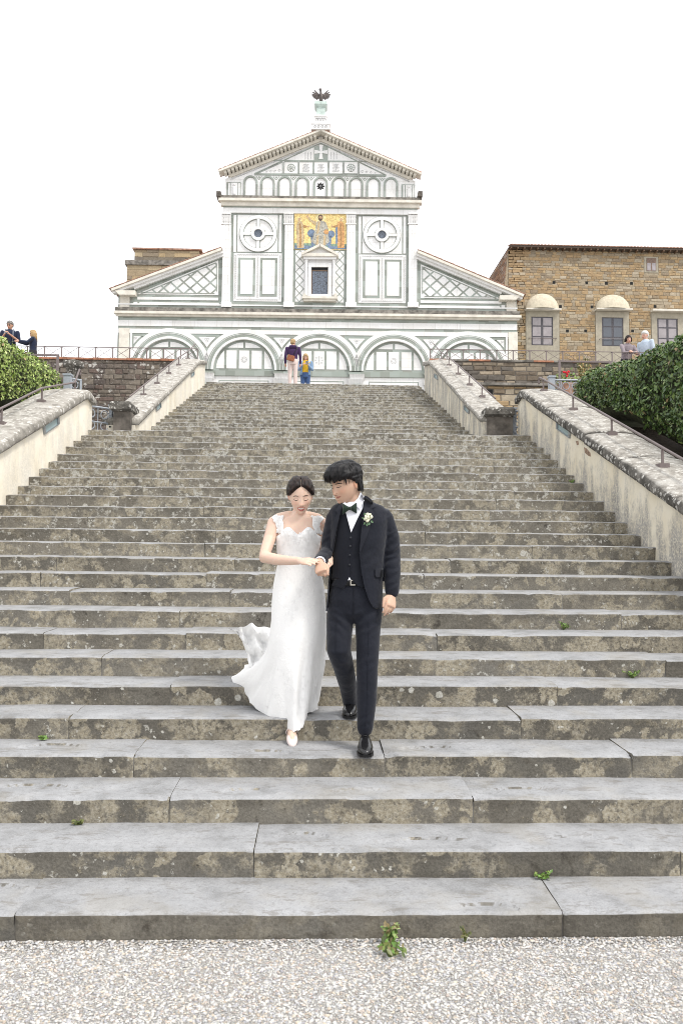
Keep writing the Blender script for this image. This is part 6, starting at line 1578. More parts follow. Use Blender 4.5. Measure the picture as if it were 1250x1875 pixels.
def person_body(name, V, Fc, C, parent): return mk(name, V, Fc, M_SKIN, parent, True, np.c_[C, np.ones(len(C))])
def rm(name, g, voxel, mat, parent, smooth=6, **kw):
    V, Fc = remesh(g, voxel, smooth); mk(name, V, Fc, mat, parent, True, **kw); return V, Fc

# ================================================================== bride
BYc = 5.25
B = lambda px, py, dy=0.0: P(px, py, BYc+dy)
b_foot = B(535, 1362, -0.16)
bride = empty('person', (B(546, 1300).x, BYc, 0.58), label='woman in a long white lace wedding dress walking down the steps, looking down', category='person')
SKB = (0.70, 0.50, 0.395)
bT = [  # torso rings: py, centre px, half width, half depth, y offset
    (938, 549, .046, .048, -.015), (944, 548, .062, .055, -.005), (949, 547, .112, .064, .0), (956, 546, .146, .074, .005), (968, 546, .142, .088, .005), (984, 546.3, .137, .092, .0), (1005, 546, .132, .088, .0), (1028, 545.4, .124, .080, .0), (1056, 546.5, .148, .098, .01), (1090, 547, .166, .118, .02), (1130, 547, .160, .11, .03)]
def bust(p, amt=0.030):
    cz = B(546, 985).z
    for s, cx in ((-1, 529), (1, 563)):
        c = B(cx, 986); d = amt*math.exp(-((p.x-c.x)/0.05)**2-((p.z-cz)/0.045)**2)
        if p.y < BYc: p = p+Vector((0, -d, 0))
    return p
g = G()
g.rings([[bust(v) for v in ell(B(cx, py, dy), rx, ry, 36, 0.92)] for py, cx, rx, ry, dy in reversed(bT)])
kB = 0.222/0.225
MB_ = Matrix.Translation(B(550, 907.5, -0.045)) @ (Matrix.Rotation(rad(6), 4, 'Z') @ Matrix.Rotation(rad(19), 4, 'X') @ Matrix.Rotation(rad(-2), 4, 'Y'))
g.rings(head_rings(0.222, MB_, 1.0, smile=1.0)); ear(g, MB_, kB, -1); ear(g, MB_, kB, 1)
limb(g, [B(549.5, 918, -0.0), B(549, 934, -.005), B(548, 950, .0)], [0.047, 0.045, 0.058], 20)
limb(g, [B(531, 943, .0), B(512, 949, .0), B(502, 957, .005)], [0.03, 0.038, 0.043]); limb(g, [B(564, 944, .0), B(580, 950, .0), B(588, 958, .01)], [0.03, 0.038, 0.042])
# right arm folded across, left arm through the groom's arm
limb(g, [B(502, 957, .01), B(494, 985, -.03), B(485.5, 1012, -.10), B(484.5, 1021, -.125)], [0.045, 0.041, 0.036, 0.037], 14)
limb(g, [B(484.5, 1020, -.125), B(508, 1025, -.21), B(530, 1026.5, -.285), B(548, 1027, -.34)], [0.038, 0.036, 0.029, 0.0235], 14)
limb(g, [B(588, 958, .02), B(591, 985, .03), B(593, 1010, .03)], [0.042, 0.038, 0.035], 14); limb(g, [B(593, 1010, .03), B(598, 1018, -.10), B(603, 1024, -.24)], [0.035, 0.030, 0.022], 14)
hand(g, B(548, 1027, -.34), B(590, 1029.5, -.485)-B(548, 1027, -.34), (-0.1, -0.8, 1), -1, 0.10, 0.97, 0.05, 0.9)
hand(g, B(604, 1022, -.27), B(598, 1037, -.42)-B(604, 1022, -.27), (0.55, -0.9, 0.5), 1, 0.45, 0.86, 0.05, 0.9)
# legs and feet under the dress
limb(g, [B(530, 1110, .03), B(531, 1210, -.02), B(534, 1330, -.02)], [0.085, 0.055, 0.032]); limb(g, [B(562, 1110, .03), B(560, 1210, .04), B(549, 1300, .12)], [0.085, 0.055, 0.032])
fa = B(534, 1336, -.03); ft = b_foot
limb(g, [fa+Vector((0, 0.02, 0)), fa.lerp(ft, 0.55)+Vector((0, 0, 0.012)), ft+Vector((0, 0.02, 0.02))], [0.030, 0.030, 0.022])
V, Fc = remesh(g, 0.0042, 4)
C = head_colors(V, MB_.inverted(), kB, SKB, (0.50, 0.07, 0.06), (0.035, 0.02, 0.017), 1, 1.0, paint=False)
body_b = person_body('body', V, Fc, C, bride); bvB = bvh_of(V, Fc)
def m_flat(name, c, rough=0.5): return m_plain(name, c, rough, 0.08, 60, 0.3, bmp=0.02)
M_BROW, M_LASH, M_LIP, M_TEETH, M_LID = m_flat('brow_hair', (0.06, 0.035, 0.028), 0.8), m_flat('lash', (0.012, 0.008, 0.007)), m_flat('rose_lip', (0.47, 0.135, 0.115), 0.4), m_flat('teeth', (0.72, 0.68, 0.62), 0.25), m_flat('lid_shadow', (0.42, 0.25, 0.19), 0.6)
def feature(name, pts, bvh, mat, parent, off=0.0012, cuts=2):
    Vp, Fp = patch([(480+0.208*x, 840+0.208*y) for x, y in pts], bvh, off, 0.0012, cuts); return mk(name, Vp, Fp, mat, parent, False)
def stroke(pts, w):
    return [(x, y-w*(0.35+0.65*math.sin(math.pi*(i+0.4)/(len(pts)-0.2)))) for i, (x, y) in enumerate(pts)]+[(x, y+w*(0.35+0.65*math.sin(math.pi*(i+0.4)/(len(pts)-0.2)))) for i, (x, y) in reversed(list(enumerate(pts)))]
feature('eyebrow', stroke([(271, 334), (281, 329), (294, 327), (306, 329), (317, 333)], 3.0), bvB, M_BROW, body_b); feature('eyebrow', stroke([(359, 332), (371, 327), (384, 324), (397, 324), (408, 327)], 3.0), bvB, M_BROW, body_b)
feature('eyelid_crease', stroke([(279, 350), (291, 346), (304, 347), (317, 352)], 1.5), bvB, M_LID, body_b); feature('eyelid_crease', stroke([(362, 351), (376, 346), (390, 345), (404, 348)], 1.5), bvB, M_LID, body_b)
feature('eyelash', stroke([(276, 357), (285, 364), (297, 367), (309, 365), (319, 359)], 2.9), bvB, M_LASH, body_b); feature('eyelash', stroke([(361, 359), (372, 365), (384, 366), (396, 363), (406, 355)], 2.9), bvB, M_LASH, body_b)
feature('lips', [(305, 430), (318, 428), (334, 429), (342, 431), (350, 429), (364, 429), (378, 427), (372, 445), (360, 459), (342, 464), (325, 457), (312, 444)], bvB, M_LIP, body_b, 0.0012, 3)
feature('teeth', [(312, 433), (326, 435), (342, 436), (358, 435), (372, 431), (364, 442), (342, 447), (322, 443)], bvB, M_TEETH, body_b, 0.0024)
for a in ((325, 406), (358, 406)): feature('nostril', [(a[0]-4, a[1]), (a[0], a[1]-1.4), (a[0]+4, a[1]), (a[0], a[1]+1.3)], bvB, M_LID, body_b, 0.0008)
# fingernails' ring
# hair: parted cap drawn back over the ears into a low bun
def hair_cap(M, k, thick, mask, m=60, n=90, strands=26, amp=0.0022):
    g = G(); R_ = []
    for i in range(m+1):
        a = math.pi*(i+0.3)/(m+0.6); zt = -math.cos(a); r0 = math.sin(a); ring = []
        lo = max(0, -zt)
        for j in range(n):
            t = 2*math.pi*j/n; c = math.cos(t)
            hw = 0.0755*r0**0.82*(1-0.28*max(0, (lo-0.12)/0.88)**1.15); x = hw*math.sin(t)
            y = -0.028*lo**1.4+0.008*max(0, zt)-((0.090*r0**0.66) if c > 0 else (0.100*r0**0.8)*(1-0.40*lo**1.2))*c
            z = zt*0.1125; p = Vector((x, y, z)); nrm = Vector((x/0.0755, (y+0.0)/0.095, z/0.1125)).normalized()
            mk_ = mask(x, y, z, t); st = amp*math.sin(strands*math.atan2(abs(x), z+0.02)+3*nz(x*30, y*30, z*30))+amp*0.8*nz(x*60, y*25, z*60)
            p = p+nrm*((thick(x, y, z)+st)*mk_-0.016*(1-mk_)); ring.append(M @ (p*k))
        R_.append(ring)
    g.rings(R_); return g
def ss(x, a, b_):
    t = max(0, min(1, (x-a)/(b_-a))); return t*t*(3-2*t)
def hairline(x, y, z, zf, zs_, zb_):
    ax = abs(x); zl = zf(ax); zl = zl+(zs_-zl)*ss(y, -0.035, 0.02); zl = zl+(zb_-zl)*ss(y, 0.022, 0.055); return ss(z-zl, -0.004, 0.005)
def mask_b(x, y, z, t): return hairline(x, y, z, lambda a: 0.078-0.30*a-9.5*a*a, 0.002, -0.072)
def thick_b(x, y, z):
    return 0.012+0.010*ss(abs(x), 0.0, 0.03)*ss(z, -0.03, 0.05)-0.020*math.exp(-(x/0.0020)**2)*(1 if y < 0.0 and z > 0.06 else 0)+0.004*ss(y, 0, 0.06)
g = hair_cap(MB_, kB, thick_b, mask_b)
hb = mk('hair', g.v, g.f, M_HAIRB, bride, True)
g = G()
for k in range(26):
    a = 2*math.pi*k/26; ctr = Vector((0, 0.098, -0.048)); pts = []
    for q in range(9):
        t = q/8*math.pi*1.1; pts.append(MB_ @ ((ctr+Vector((0.036*math.cos(a)*math.sin(t), 0.010+0.034*(1-math.cos(t))*0.5, 0.036*math.sin(a)*math.sin(t))))*kB))
    g.tube(pts, 0.006, 6)
g.sphere(MB_ @ (Vector((0, 0.105, -0.048))*kB), 0.036, 14, 10); g.ob('bun', M_HAIRB, hb, True)
g = G()
rs = random.Random(3)
for k in range(150):
    s = rs.choice((-1, 1)); a0 = rs.uniform(0.1, 1.0); pts = []
    for q in range(7):
        t = q/6; x = s*(0.006+0.074*math.sin(t*1.5)); z = 0.112*math.cos(t*1.75)*1.02; y = -0.055+a0*0.05+0.115*t*t
        r_ = math.sqrt((x/0.083)**2+(y/0.105)**2+(z/0.119)**2); f = 1.0/r_ if r_ > 0 else 1
        pts.append(MB_ @ (Vector((x*f, y*f, z*f))*1.02*kB))
    g.tube(pts, [0.0008]*6+[0.0003], 4)
g.ob('loose_strands', M_HAIRB, hb, True)
for s in (-1, 1):
    p = MB_ @ (Vector((s*0.080, 0.004, -0.040))*kB); g = G().sphere(p, 0.0055, 8, 6); g.ob('earring', m_plain('pearl', (0.75, 0.72, 0.68), 0.2) if s < 0 else bpy.data.materials['pearl'], bride, True)

# dress: bodice and skirt lofted around the body, sweetheart top, train over the steps
N = 120
def ring_px(L, R_, dyc, ry, ex=0.95):
    """horizontal-ish ring through a left and a right outline pixel"""
    a, b_ = B(*L, dyc), B(*R_, dyc); c = (a+b_)/2; h = (b_-a)/2; out = []
    for j in range(N):
        t = 2*math.pi*j/N; ca, sa = math.cos(t), math.sin(t)
        out.append(c+h*math.copysign(abs(ca)**ex, ca)+Vector((0, ry*math.copysign(abs(sa)**ex, sa), 0)))
    return out
def top_py(px): 
    u = (px-546)/41.0; return 982-16*math.exp(-((abs(u)-0.46)/0.34)**2)-0.0+1.5*(abs(u) > 0.8)
rings = []
r0_ = [bust(v, 0.032) for v in ring_px((504.3, 984), (588, 984), .0, .102)]
top = []
for v in r0_:
    q = v-CAM; px = W_PX/2+F_PX*q.dot(C_RT)/q.dot(C_FW)
    zt = B(px, top_py(px)).z if v.y < BYc+0.02 else B(px, 980).z
    top.append(Vector((v.x, v.y+(0.006 if v.y < BYc else -0.004), zt)))
inner = [Vector((v.x+(B(546, 980).x-v.x)*0.10, v.y+(BYc-v.y)*0.12, v.z-0.012)) for v in top]
rings += [inner, top]
mid = [t.lerp(bust(w_, 0.034), 0.55) for t, w_ in zip(top, ring_px((504.6, 990), (587.6, 990), .0, .104))]
rings += [mid, [bust(v, 0.026) for v in ring_px((506, 1000), (586, 1000), .0, .100)], ring_px((507.5, 1015), (584, 1014), .0, .094), ring_px((508.5, 1030), (582.5, 1028), .0, .090), ring_px((505, 1046), (587, 1044), .0, .100), ring_px((500.5, 1070), (592.5, 1068), .01, .118), ring_px((497.6, 1100), (596, 1100), .02, .135), ring_px((496.6, 1135), (597.3, 1132), .03, .150)]
last = ring_px((493, 1165), (597.3, 1160), .04, .17)
hem_k = [(0, 580, 1289, .15), (30, 598-6, 1250, .45), (70, 560, 1236, .62), (110, 505, 1222, .72), (150, 445, 1218, .62), (172, 431, 1240, .46), (188, 434, 1260, .38), (210, 458, 1286, .22), (232, 488, 1313, .08), (256, 520, 1333, -.06), (272, 537, 1340, -.12), (288, 551, 1334, -.08), (318, 561, 1314, .02), (342, 574, 1300, .09), (360, 580, 1289, .15)]
def hem_at(t):
    d = math.degrees(t) % 360
    for a, b_ in zip(hem_k, hem_k[1:]):
        if a[0] <= d <= b_[0]:
            f = (d-a[0])/(b_[0]-a[0]); f = f*f*(3-2*f)*0.5+f*0.5; return B(a[1]+(b_[1]-a[1])*f, a[2]+(b_[2]-a[2])*f, a[3]+(b_[3]-a[3])*f)
KS = 16
for s in range(KS+1):
    f = s/KS; ring = []
    for j in range(N):
        t = 2*math.pi*j/N; a = last[j]; h = hem_at(t)
        bkw = max(0.0, -math.cos(t))*0.75+max(0.0, math.sin(t))*0.6; e = f**(1.5+1.6*min(1, bkw)); p = a.lerp(h, e*(0.62+0.3*min(1, bkw))+f*(0.38-0.3*min(1, bkw))); p.z = a.z+(h.z-a.z)*(f*0.9+e*0.1)
        am = 0.019*f**1.2; fo = am*(math.sin(t*6+2.4*f+1.2*nz(t*2, f*2))+0.6*math.sin(t*11+1.3-2*f)+0.4*nz(t*9, f*3)*2)
        dr = Vector((math.cos(t), math.sin(t), 0)); p = p+dr*fo
        if f > 0.95: p = p+Vector((0, 0, 0.004*math.sin(t*34)))
        ring.append(p)
    rings.append(ring)
g = G(); g.rings(rings, cap0=True, cap1=False)
dress = mk('dress', g.v, g.f, M_LACE, bride, True); bvD = bvh_of(g.v, g.f)
# fluttering end of the train behind
V = []; Fc = []; nu, nv = 34, 16
for i in range(nu+1):
    u = i/nu
    tx = 502-82*u; ty = 1146+4*math.sin(u*9)-2*u+5*u*u; bx = 496-52*u+6*math.sin(u*8); by = 1212-16*math.sin(u*7+.6)*u-30*max(0, u-0.62)*2.4
    for j in range(nv+1):
        v = j/nv; px = tx+(bx-tx)*v; py = ty+(by-ty)*v
        dy = 0.34+0.22*u+0.040*math.sin(u*21+v*5)+0.03*math.sin(v*13+u*7)+0.02*nz(u*9, v*9)
        V.append(B(px+2.0*nz(u*4, v*11)*2, py+2.2*math.sin(u*22+v*3)+3.5*v*nz(u*12, 3.0)*2, dy))
for i in range(nu):
    for j in range(nv): a = i*(nv+1)+j; Fc.append((a, a+nv+1, a+nv+2, a+1))
mk('train', V, Fc, M_LACE, dress, True)
# scalloped lace edge and flower appliques
def petals(name, cs, bvh, size, mat, parent, seed, off=0.004, five=True):
    rs = random.Random(seed); g = G()
    for (px, py) in cs:
        r_ = ray(px, py).normalized(); loc, nrm, idx, dist = bvh.ray_cast(CAM, r_)
        if loc is None: continue
        if nrm.dot(r_) > 0: nrm = -nrm
        a = nrm.cross(Vector((0, 0, 1)));  a = a.normalized() if a.length > 0.05 else Vector((1, 0, 0)); b_ = nrm.cross(a); s = size*rs.uniform(0.6, 1.25); ph = rs.random()*6
        for k in range(5):
            t = ph+k*2*math.pi/5; d = a*math.cos(t)+b_*math.sin(t); e = a*-math.sin(t)+b_*math.cos(t); c0 = loc+nrm*off
            g.add([c0, c0+d*s*0.55+e*s*0.34+nrm*s*0.06, c0+d*s+nrm*s*0.0, c0+d*s*0.55-e*s*0.34+nrm*s*0.06], [(0, 1, 2, 3)])
    return g.ob(name, mat, parent, True, kind='stuff')
rs = random.Random(5); cs = []
for k in range(200):
    py = rs.uniform(985, 1325); f = (py-985)/340; xl = 508-20*max(0, f-0.5)*2*0.6-(40*max(0, f-0.75)*4 if f > .75 else 0); xr = 584+10*min(1, f*3)-25*max(0, f-0.75)*4*.4; cs.append((rs.uniform(xl, xr), py))
for k in range(160): cs.append((rs.uniform(509, 585), rs.uniform(970, 1010)))
petals('lace_flowers', cs, bvD, 0.0085, M_LACE, dress, 2, 0.0008)
# lace shoulder straps
for s, spine in ((-1, [(512.5, 976, 7), (513.5, 968, 6.5), (512.5, 960, 6), (510, 953, 8), (508, 947.5, 11), (511, 944, 9)]), (1, [(583.5, 977, 8), (581, 970, 6.5), (578.5, 962, 6), (580, 954, 8.5), (582.5, 949, 11), (580, 945, 9)])):
    left = [(x-w+0.9*math.sin(i*2.3), y) for i, (x, y, w) in enumerate(spine)]; right = [(x+w+0.9*math.cos(i*2.9), y) for i, (x, y, w) in enumerate(spine)]
    Vp, Fp = patch(left+list(reversed(right)), bvB, 0.005, 0.002, 5); st = mk('lace_strap', Vp, Fp, M_LACE, dress, True)
    rs = random.Random(9+s); cs = [(x+rs.uniform(-w*1.15, w*1.15), y+rs.uniform(-4, 4)) for x, y, w in spine for _ in range(12)]
    petals('strap_flowers', cs, bvh_of(Vp, Fp), 0.009, M_LACE, st, 4+s, 0.003)
# shoes
g = G(); d = (ft-fa); d.normalize(); sd = Vector((1, 0, 0)); upv = sd.cross(d); upv = upv if upv.z > 0 else -upv
R_ = []
for t, w_, h, z in ((0.30, .032, .016, 0.0), (0.55, .036, .026, .002), (0.72, .034, .022, .0), (0.88, .024, .016, -.002), (0.98, .010, .009, -.003)):
    c = fa.lerp(ft+d*0.035, t)+upv*(z+0.004); R_.append([c+sd*(w_*math.cos(a))+upv*(h*math.sin(a)) for a in [2*math.pi*k/18 for k in range(18)]])
g.rings(R_); sh = g.ob('shoe', M_PUMP, bride, True)
hl = fa+Vector((0, 0.055, -0.02)); G().sphere(hl, 0.030, 12, 8, 1, 1, 1.0).tube([hl+Vector((0, .012, -.01)), hl+Vector((0, .02, -.07))], [.013, .006], 8).ob('heel', M_PUMP, sh, True)
c = fa.lerp(ft, 0.2); G().tube([c+sd*(0.036*math.cos(a))+upv*(0.034*math.sin(a)) for a in [math.pi*k/10-0.1 for k in range(13)]], 0.004, 6).ob('ankle_strap', M_PUMP, sh, True)
c = B(552, 1314, .02); G().sphere(c, 0.030, 12, 8, 0.9, 1.8, 0.75).ob('shoe', M_PUMP, bride, True)
# ================================================================== groom
GYc = 5.05
Gp = lambda px, py, dy=0.0: P(px, py, GYc+dy)
groom = empty('person', (Gp(650, 1300).x, GYc, 0.58), label='man in a dark navy three-piece suit with bow tie, head turned down to the bride', category='person')
SKG = (0.56, 0.365, 0.265)
gT = [(912, 649, .056, .060, -.0), (919, 652, .100, .080, .0), (926, 655, .158, .096, .0), (935, 656.5, .186, .106, .0), (956, 657, .186, .122, .0), (985, 656, .178, .126, -.0), (1020, 654, .166, .120, .0), (1050, 652, .165, .120, .0), (1085, 650, .174, .127, .01), (1113, 648.5, .178, .132, .015)]
def torso(off, pmax=2000):
    R_ = []
    for i, (py, cx, rx, ry, dy) in enumerate(gT):
        if py <= pmax: R_.append(ell(Gp(cx, py, dy), max(.02, rx+off), max(.02, ry+off), 40, 0.88))
    return list(reversed(R_))
kG = 0.232/0.225
MG_ = Matrix.Translation(Gp(633, 886.5, -0.04)) @ (Matrix.Rotation(rad(-52), 4, 'Z') @ Matrix.Rotation(rad(17), 4, 'X') @ Matrix.Rotation(rad(3), 4, 'Y'))
g = G(); g.rings(torso(-0.034)); g.rings(head_rings(0.232, MG_, 0.0)); ear(g, MG_, kG, 1); ear(g, MG_, kG, -1)
limb(g, [Gp(641, 898, .0), Gp(645, 910, .0), Gp(648, 925, .005)], [0.056, 0.058, 0.065], 22)
armR = [Gp(619, 953, .01), Gp(603, 985, .04), Gp(601, 1012, .03)]; foreR = [Gp(601, 1012, .03), Gp(592, 1022, -.085), Gp(584.5, 1030, -.20)]
armL = [Gp(697, 952, .01), Gp(717, 985, .03), Gp(719, 1015, .02)]; foreL = [Gp(719, 1015, .02), Gp(719, 1050, -.02), Gp(717.5, 1086, -.055)]
for A_ in (armR, armL): limb(g, A_, [0.045, 0.042, 0.039], 14)
for A_ in (foreR, foreL): limb(g, A_, [0.038, 0.035, 0.027], 14)
limb(g, [Gp(674, 1120, .0), Gp(672, 1215, -.06), Gp(668, 1338, -.07)], [0.06, 0.045, 0.035]); limb(g, [Gp(623, 1120, .02), Gp(620, 1198, -.04), Gp(641, 1292, .33)], [0.06, 0.045, 0.035])
tipsL = hand(g, Gp(717.5, 1088, -.058), Gp(714.5, 1112, -.105)-Gp(717.5, 1088, -.058), (0.35, -0.92, -0.1), 1, 0.42, 0.98, 0.05, 0.8)
hand(g, Gp(584.5, 1030, -.20), Gp(588, 1046, -.265)-Gp(584.5, 1030, -.20), (-0.30, -0.85, 0.45), -1, 1.25, 1.0, 0.0, 1.1)
V, Fc = remesh(g, 0.0045, 4)
C = head_colors(V, MG_.inverted(), kG, SKG, (0.40, 0.155, 0.12), (0.016, 0.012, 0.011), 0, 0.15, 0.0018, paint=False)
body_g = person_body('body', V, Fc, C, groom); bvG = bvh_of(V, Fc)
M_BROWK, M_LIPG, M_LIPD = m_flat('black_brow', (0.018, 0.014, 0.013), 0.8), m_flat('lip', (0.42, 0.18, 0.14), 0.45), m_flat('lip_line', (0.16, 0.06, 0.05), 0.5)
feature('eyebrow', stroke([(640, 226), (655, 222), (672, 218), (690, 216), (704, 219)], 4.2), bvG, M_BROWK, body_g); feature('eyebrow', stroke([(601, 238), (607, 235), (614, 235), (620, 236)], 3.0), bvG, M_BROWK, body_g)
feature('eyelid_crease', stroke([(652, 243), (664, 238), (678, 236), (692, 238)], 1.4), bvG, M_LID, body_g)
feature('eyelash', stroke([(650, 252), (661, 254), (673, 252), (684, 248), (694, 242)], 2.9), bvG, M_LASH, body_g); feature('eyelash', stroke([(607, 260), (613, 263), (619, 264), (625, 262)], 2.4), bvG, M_LASH, body_g)
feature('lips', [(652, 338), (660, 332), (668, 332), (680, 330), (694, 329), (686, 338), (676, 347), (664, 352), (656, 349)], bvG, M_LIPG, body_g); feature('lip_line', stroke([(653, 340), (664, 340), (678, 336), (693, 330)], 1.5), bvG, M_LIPD, body_g, 0.0022)
feature('nostril', stroke([(646, 308), (652, 310), (659, 307)], 2.0), bvG, M_LIPD, body_g)
q3, dq = tipsL[2]; p = q3-dq*1.25; ua = dq.normalized().orthogonal().normalized(); ub = dq.normalized().cross(ua); G().tube([p+ua*(0.0085*math.cos(a))+ub*(0.0085*math.sin(a)) for a in [2*math.pi*k/12 for k in range(13)]], 0.0018, 6).ob('wedding_ring', M_STEEL, groom, True)
# hair: thick black, fringe swept across the forehead
def mask_g(x, y, z, t): return hairline(x, y, z, lambda a: 0.040, 0.008, -0.072)
def thick_g(x, y, z):
    return 0.010+0.022*ss(z, 0.0, 0.07)+0.008*ss(z, 0.03, 0.08)*ss(-y, -0.02, 0.05)+0.006*ss(y, 0, .08)
cap = hair_cap(MG_, kG, thick_g, mask_g, strands=22, amp=0.0035)
rs = random.Random(12)
cap2 = G()
cap2.v = cap.v; cap2.f = cap.f
for k in range(54):                    # locks from the crown falling forward over the brow
    u = rs.uniform(-1, 1); a = u*0.95
    s0 = Vector((0.045*math.sin(a)+0.018, -0.012+rs.uniform(-.02, .03), 0.124))
    end = Vector((0.079*math.sin(a)-0.012, -0.100*math.cos(a)-0.012, 0.036+rs.uniform(-0.012, 0.012)+0.010*abs(u)))
    m1 = Vector((0.068*math.sin(a)+0.004, -0.078*math.cos(a)-0.016, 0.112+rs.uniform(-.004, .008))); m2 = Vector((0.082*math.sin(a)-0.004, -0.106*math.cos(a)-0.016, 0.076))
    pts = [s0, s0.lerp(m1, .5)+Vector((0, 0, .008)), m1, m1.lerp(m2, .5)+Vector((0, -.004, .004)), m2, end]
    cap2.tube([MG_ @ (q*kG) for q in pts], [0.010, 0.0125, 0.012, 0.011, 0.009, 0.0025], 8)
for k in range(40):                    # sides and back
    a = rs.uniform(0.9, 5.4); s0 = Vector((0.02*math.sin(a), 0.01-0.02*math.cos(a), 0.130)); e = Vector((0.086*math.sin(a), -0.108*math.cos(a), 0.0 if math.cos(a) > -0.3 else -0.06+rs.uniform(-.01, .01)))
    m1 = Vector((0.082*math.sin(a), -0.102*math.cos(a), 0.085)); cap2.tube([MG_ @ (q*kG) for q in (s0, s0.lerp(m1, .5)+Vector((0, 0, .012)), m1, m1.lerp(e, .55), e)], [0.009, 0.012, 0.011, 0.008, 0.002], 8)
Vh, Fh = remesh(cap2, 0.0036, 1); hg = mk('hair', Vh, Fh, M_HAIRK, groom, True)
g = G()
for k in range(420):                   # fine strands on the surface
    bb = rs.random(); 
    if bb < 0.55:
        u = rs.uniform(-1, 1); a = u*1.0; o = 1.10
        P4 = [Vector((0.045*math.sin(a)+0.018, 0.0, 0.122)), Vector((0.068*math.sin(a)+0.004, -0.080*math.cos(a)-0.014, 0.112)), Vector((0.082*math.sin(a)-0.006, -0.108*math.cos(a)-0.014, 0.074)), Vector((0.077*math.sin(a)-0.02, -0.100*math.cos(a)-0.016, 0.044+rs.uniform(-.012, .010)))]
    else:
        a = rs.uniform(0.9, 5.4); P4 = [Vector((0.02*math.sin(a), 0.01-0.02*math.cos(a), 0.132)), Vector((0.060*math.sin(a), -0.07*math.cos(a), 0.118)), Vector((0.086*math.sin(a), -0.106*math.cos(a), 0.075)), Vector((0.080*math.sin(a), -0.101*math.cos(a), 0.012 if math.cos(a) > -0.3 else -0.052))]
    jt = Vector((rs.gauss(0, .0013), rs.gauss(0, .0013), rs.gauss(0, .0013))); lift = rs.uniform(1.02, 1.06)
    g.tube([MG_ @ ((q*lift+jt*(0.5+i))*kG) for i, q in enumerate(P4)], [.0016, .0018, .0014, .0004], 4)
for k in range(9):
    a = rs.uniform(-1.4, 1.6); s0 = Vector((0.05*math.sin(a), -0.06*math.cos(a), 0.128)); e = s0+Vector((rs.uniform(-.05, .02), -rs.uniform(.0, .05), rs.uniform(-.02, .028))); g.tube([MG_ @ (q*kG) for q in (s0, s0.lerp(e, .5)+Vector((0, 0, .014)), e)], [.0012, .001, .0003], 4)
g.ob('loose_strands', M_HAIRK, hg, True)

# shirt, vest, jacket: nested surfaces; openings are cut to shape
def in_poly(px, py, poly):
    c = False; n = len(poly)
    for i in range(n):
        x0, y0 = poly[i]; x1, y1 = poly[(i+1) % n]
        if (y0 > py) != (y1 > py) and px < (x1-x0)*(py-y0)/(y1-y0)+x0: c = not c
    return c
def to_px(v):
    q = Vector(v)-CAM; d = q.dot(C_FW); return W_PX/2+F_PX*q.dot(C_RT)/d, H_PX/2-F_PX*q.dot(C_UP)/d
def garment(name, g, voxel, mat, parent, cut=None, front=None, thick=0.005, smooth=4):
    V, Fc = remesh(g, voxel, smooth); V = [Vector(v) for v in V]
    if name == 'jacket':
        for i, v in enumerate(V):
            px, py = to_px(v); sl = ss(px, 700, 708)+ss(609, 603, 609)*0+(1-ss(px, 602, 610)); wv = math.exp(-((py-1012)/26)**2)+0.6*math.exp(-((py-1078)/14)**2)+0.35
            d = 0.0042*wv*sl*math.sin(py*0.42+0.25*(px-715)+3*nz(px*.06, py*.05))+0.0028*nz(px*.05, py*.035, 4)*2+0.002*math.exp(-((py-1025)/30)**2)*math.sin(py*0.3+px*0.22)
            V[i] = v+Vector((0, -d, 0))
    cuts = cut if cut and isinstance(cut[0], list) else ([cut] if cut else [])
    fronts = front if isinstance(front, (list, tuple)) else [front]
    for cut, front in zip(cuts, fronts):
        px = [to_px(v) for v in V]; inside = [in_poly(p[0], p[1], cut) and front(v) for p, v in zip(px, V)]
        Fc = [f for f in Fc if not all(inside[i] for i in f)]
        n = len(cut)
        for i, v in enumerate(V):              # pull the ragged rim onto the cut line
            if inside[i]:
                best = None
                for k in range(n):
                    a, b_ = Vector(cut[k]), Vector(cut[(k+1) % n]); d = b_-a; t = max(0, min(1, (Vector(px[i])-a).dot(d)/d.length_squared)); q = a+d*t; e = (q-Vector(px[i])).length
                    if best is None or e < best[0]: best = (e, q)
                if best[0] < 5: r_ = ray(*best[1]); V[i] = CAM+r_*((v-CAM).dot(C_FW)/r_.dot(C_FW))
        used = sorted({i for f in Fc for i in f}); mp = {o: k for k, o in enumerate(used)}; V = [V[i] for i in used]; Fc = [tuple(mp[i] for i in f) for f in Fc]
    o = mk(name, V, Fc, mat, parent, True)
    if cuts:
        md = o.modifiers.new('cloth', 'SOLIDIFY'); md.thickness = thick; md.offset = -1
    return o, bvh_of(V, Fc)
fr = lambda v: v.y < GYc+0.02
g = G(); g.rings(torso(-0.022, 1055)); shirt, bvS = garment('shirt', g, 0.009, M_SHIRT, groom)
g = G(); g.rings(torso(-0.012, 1110))
vest, bvV = garment('waistcoat', g, 0.007, M_VEST, groom, [[(629, 900), (633, 935), (642.5, 974), (652, 950), (672, 905)], [(570, 1072), (604, 1072), (616, 1074), (627.5, 1078), (633, 1070), (639.4, 1056.5), (645, 1064), (654, 1072), (663, 1076), (670, 1072), (730, 1060), (730, 1150), (570, 1150)]], [fr, lambda v: True], 0.004)
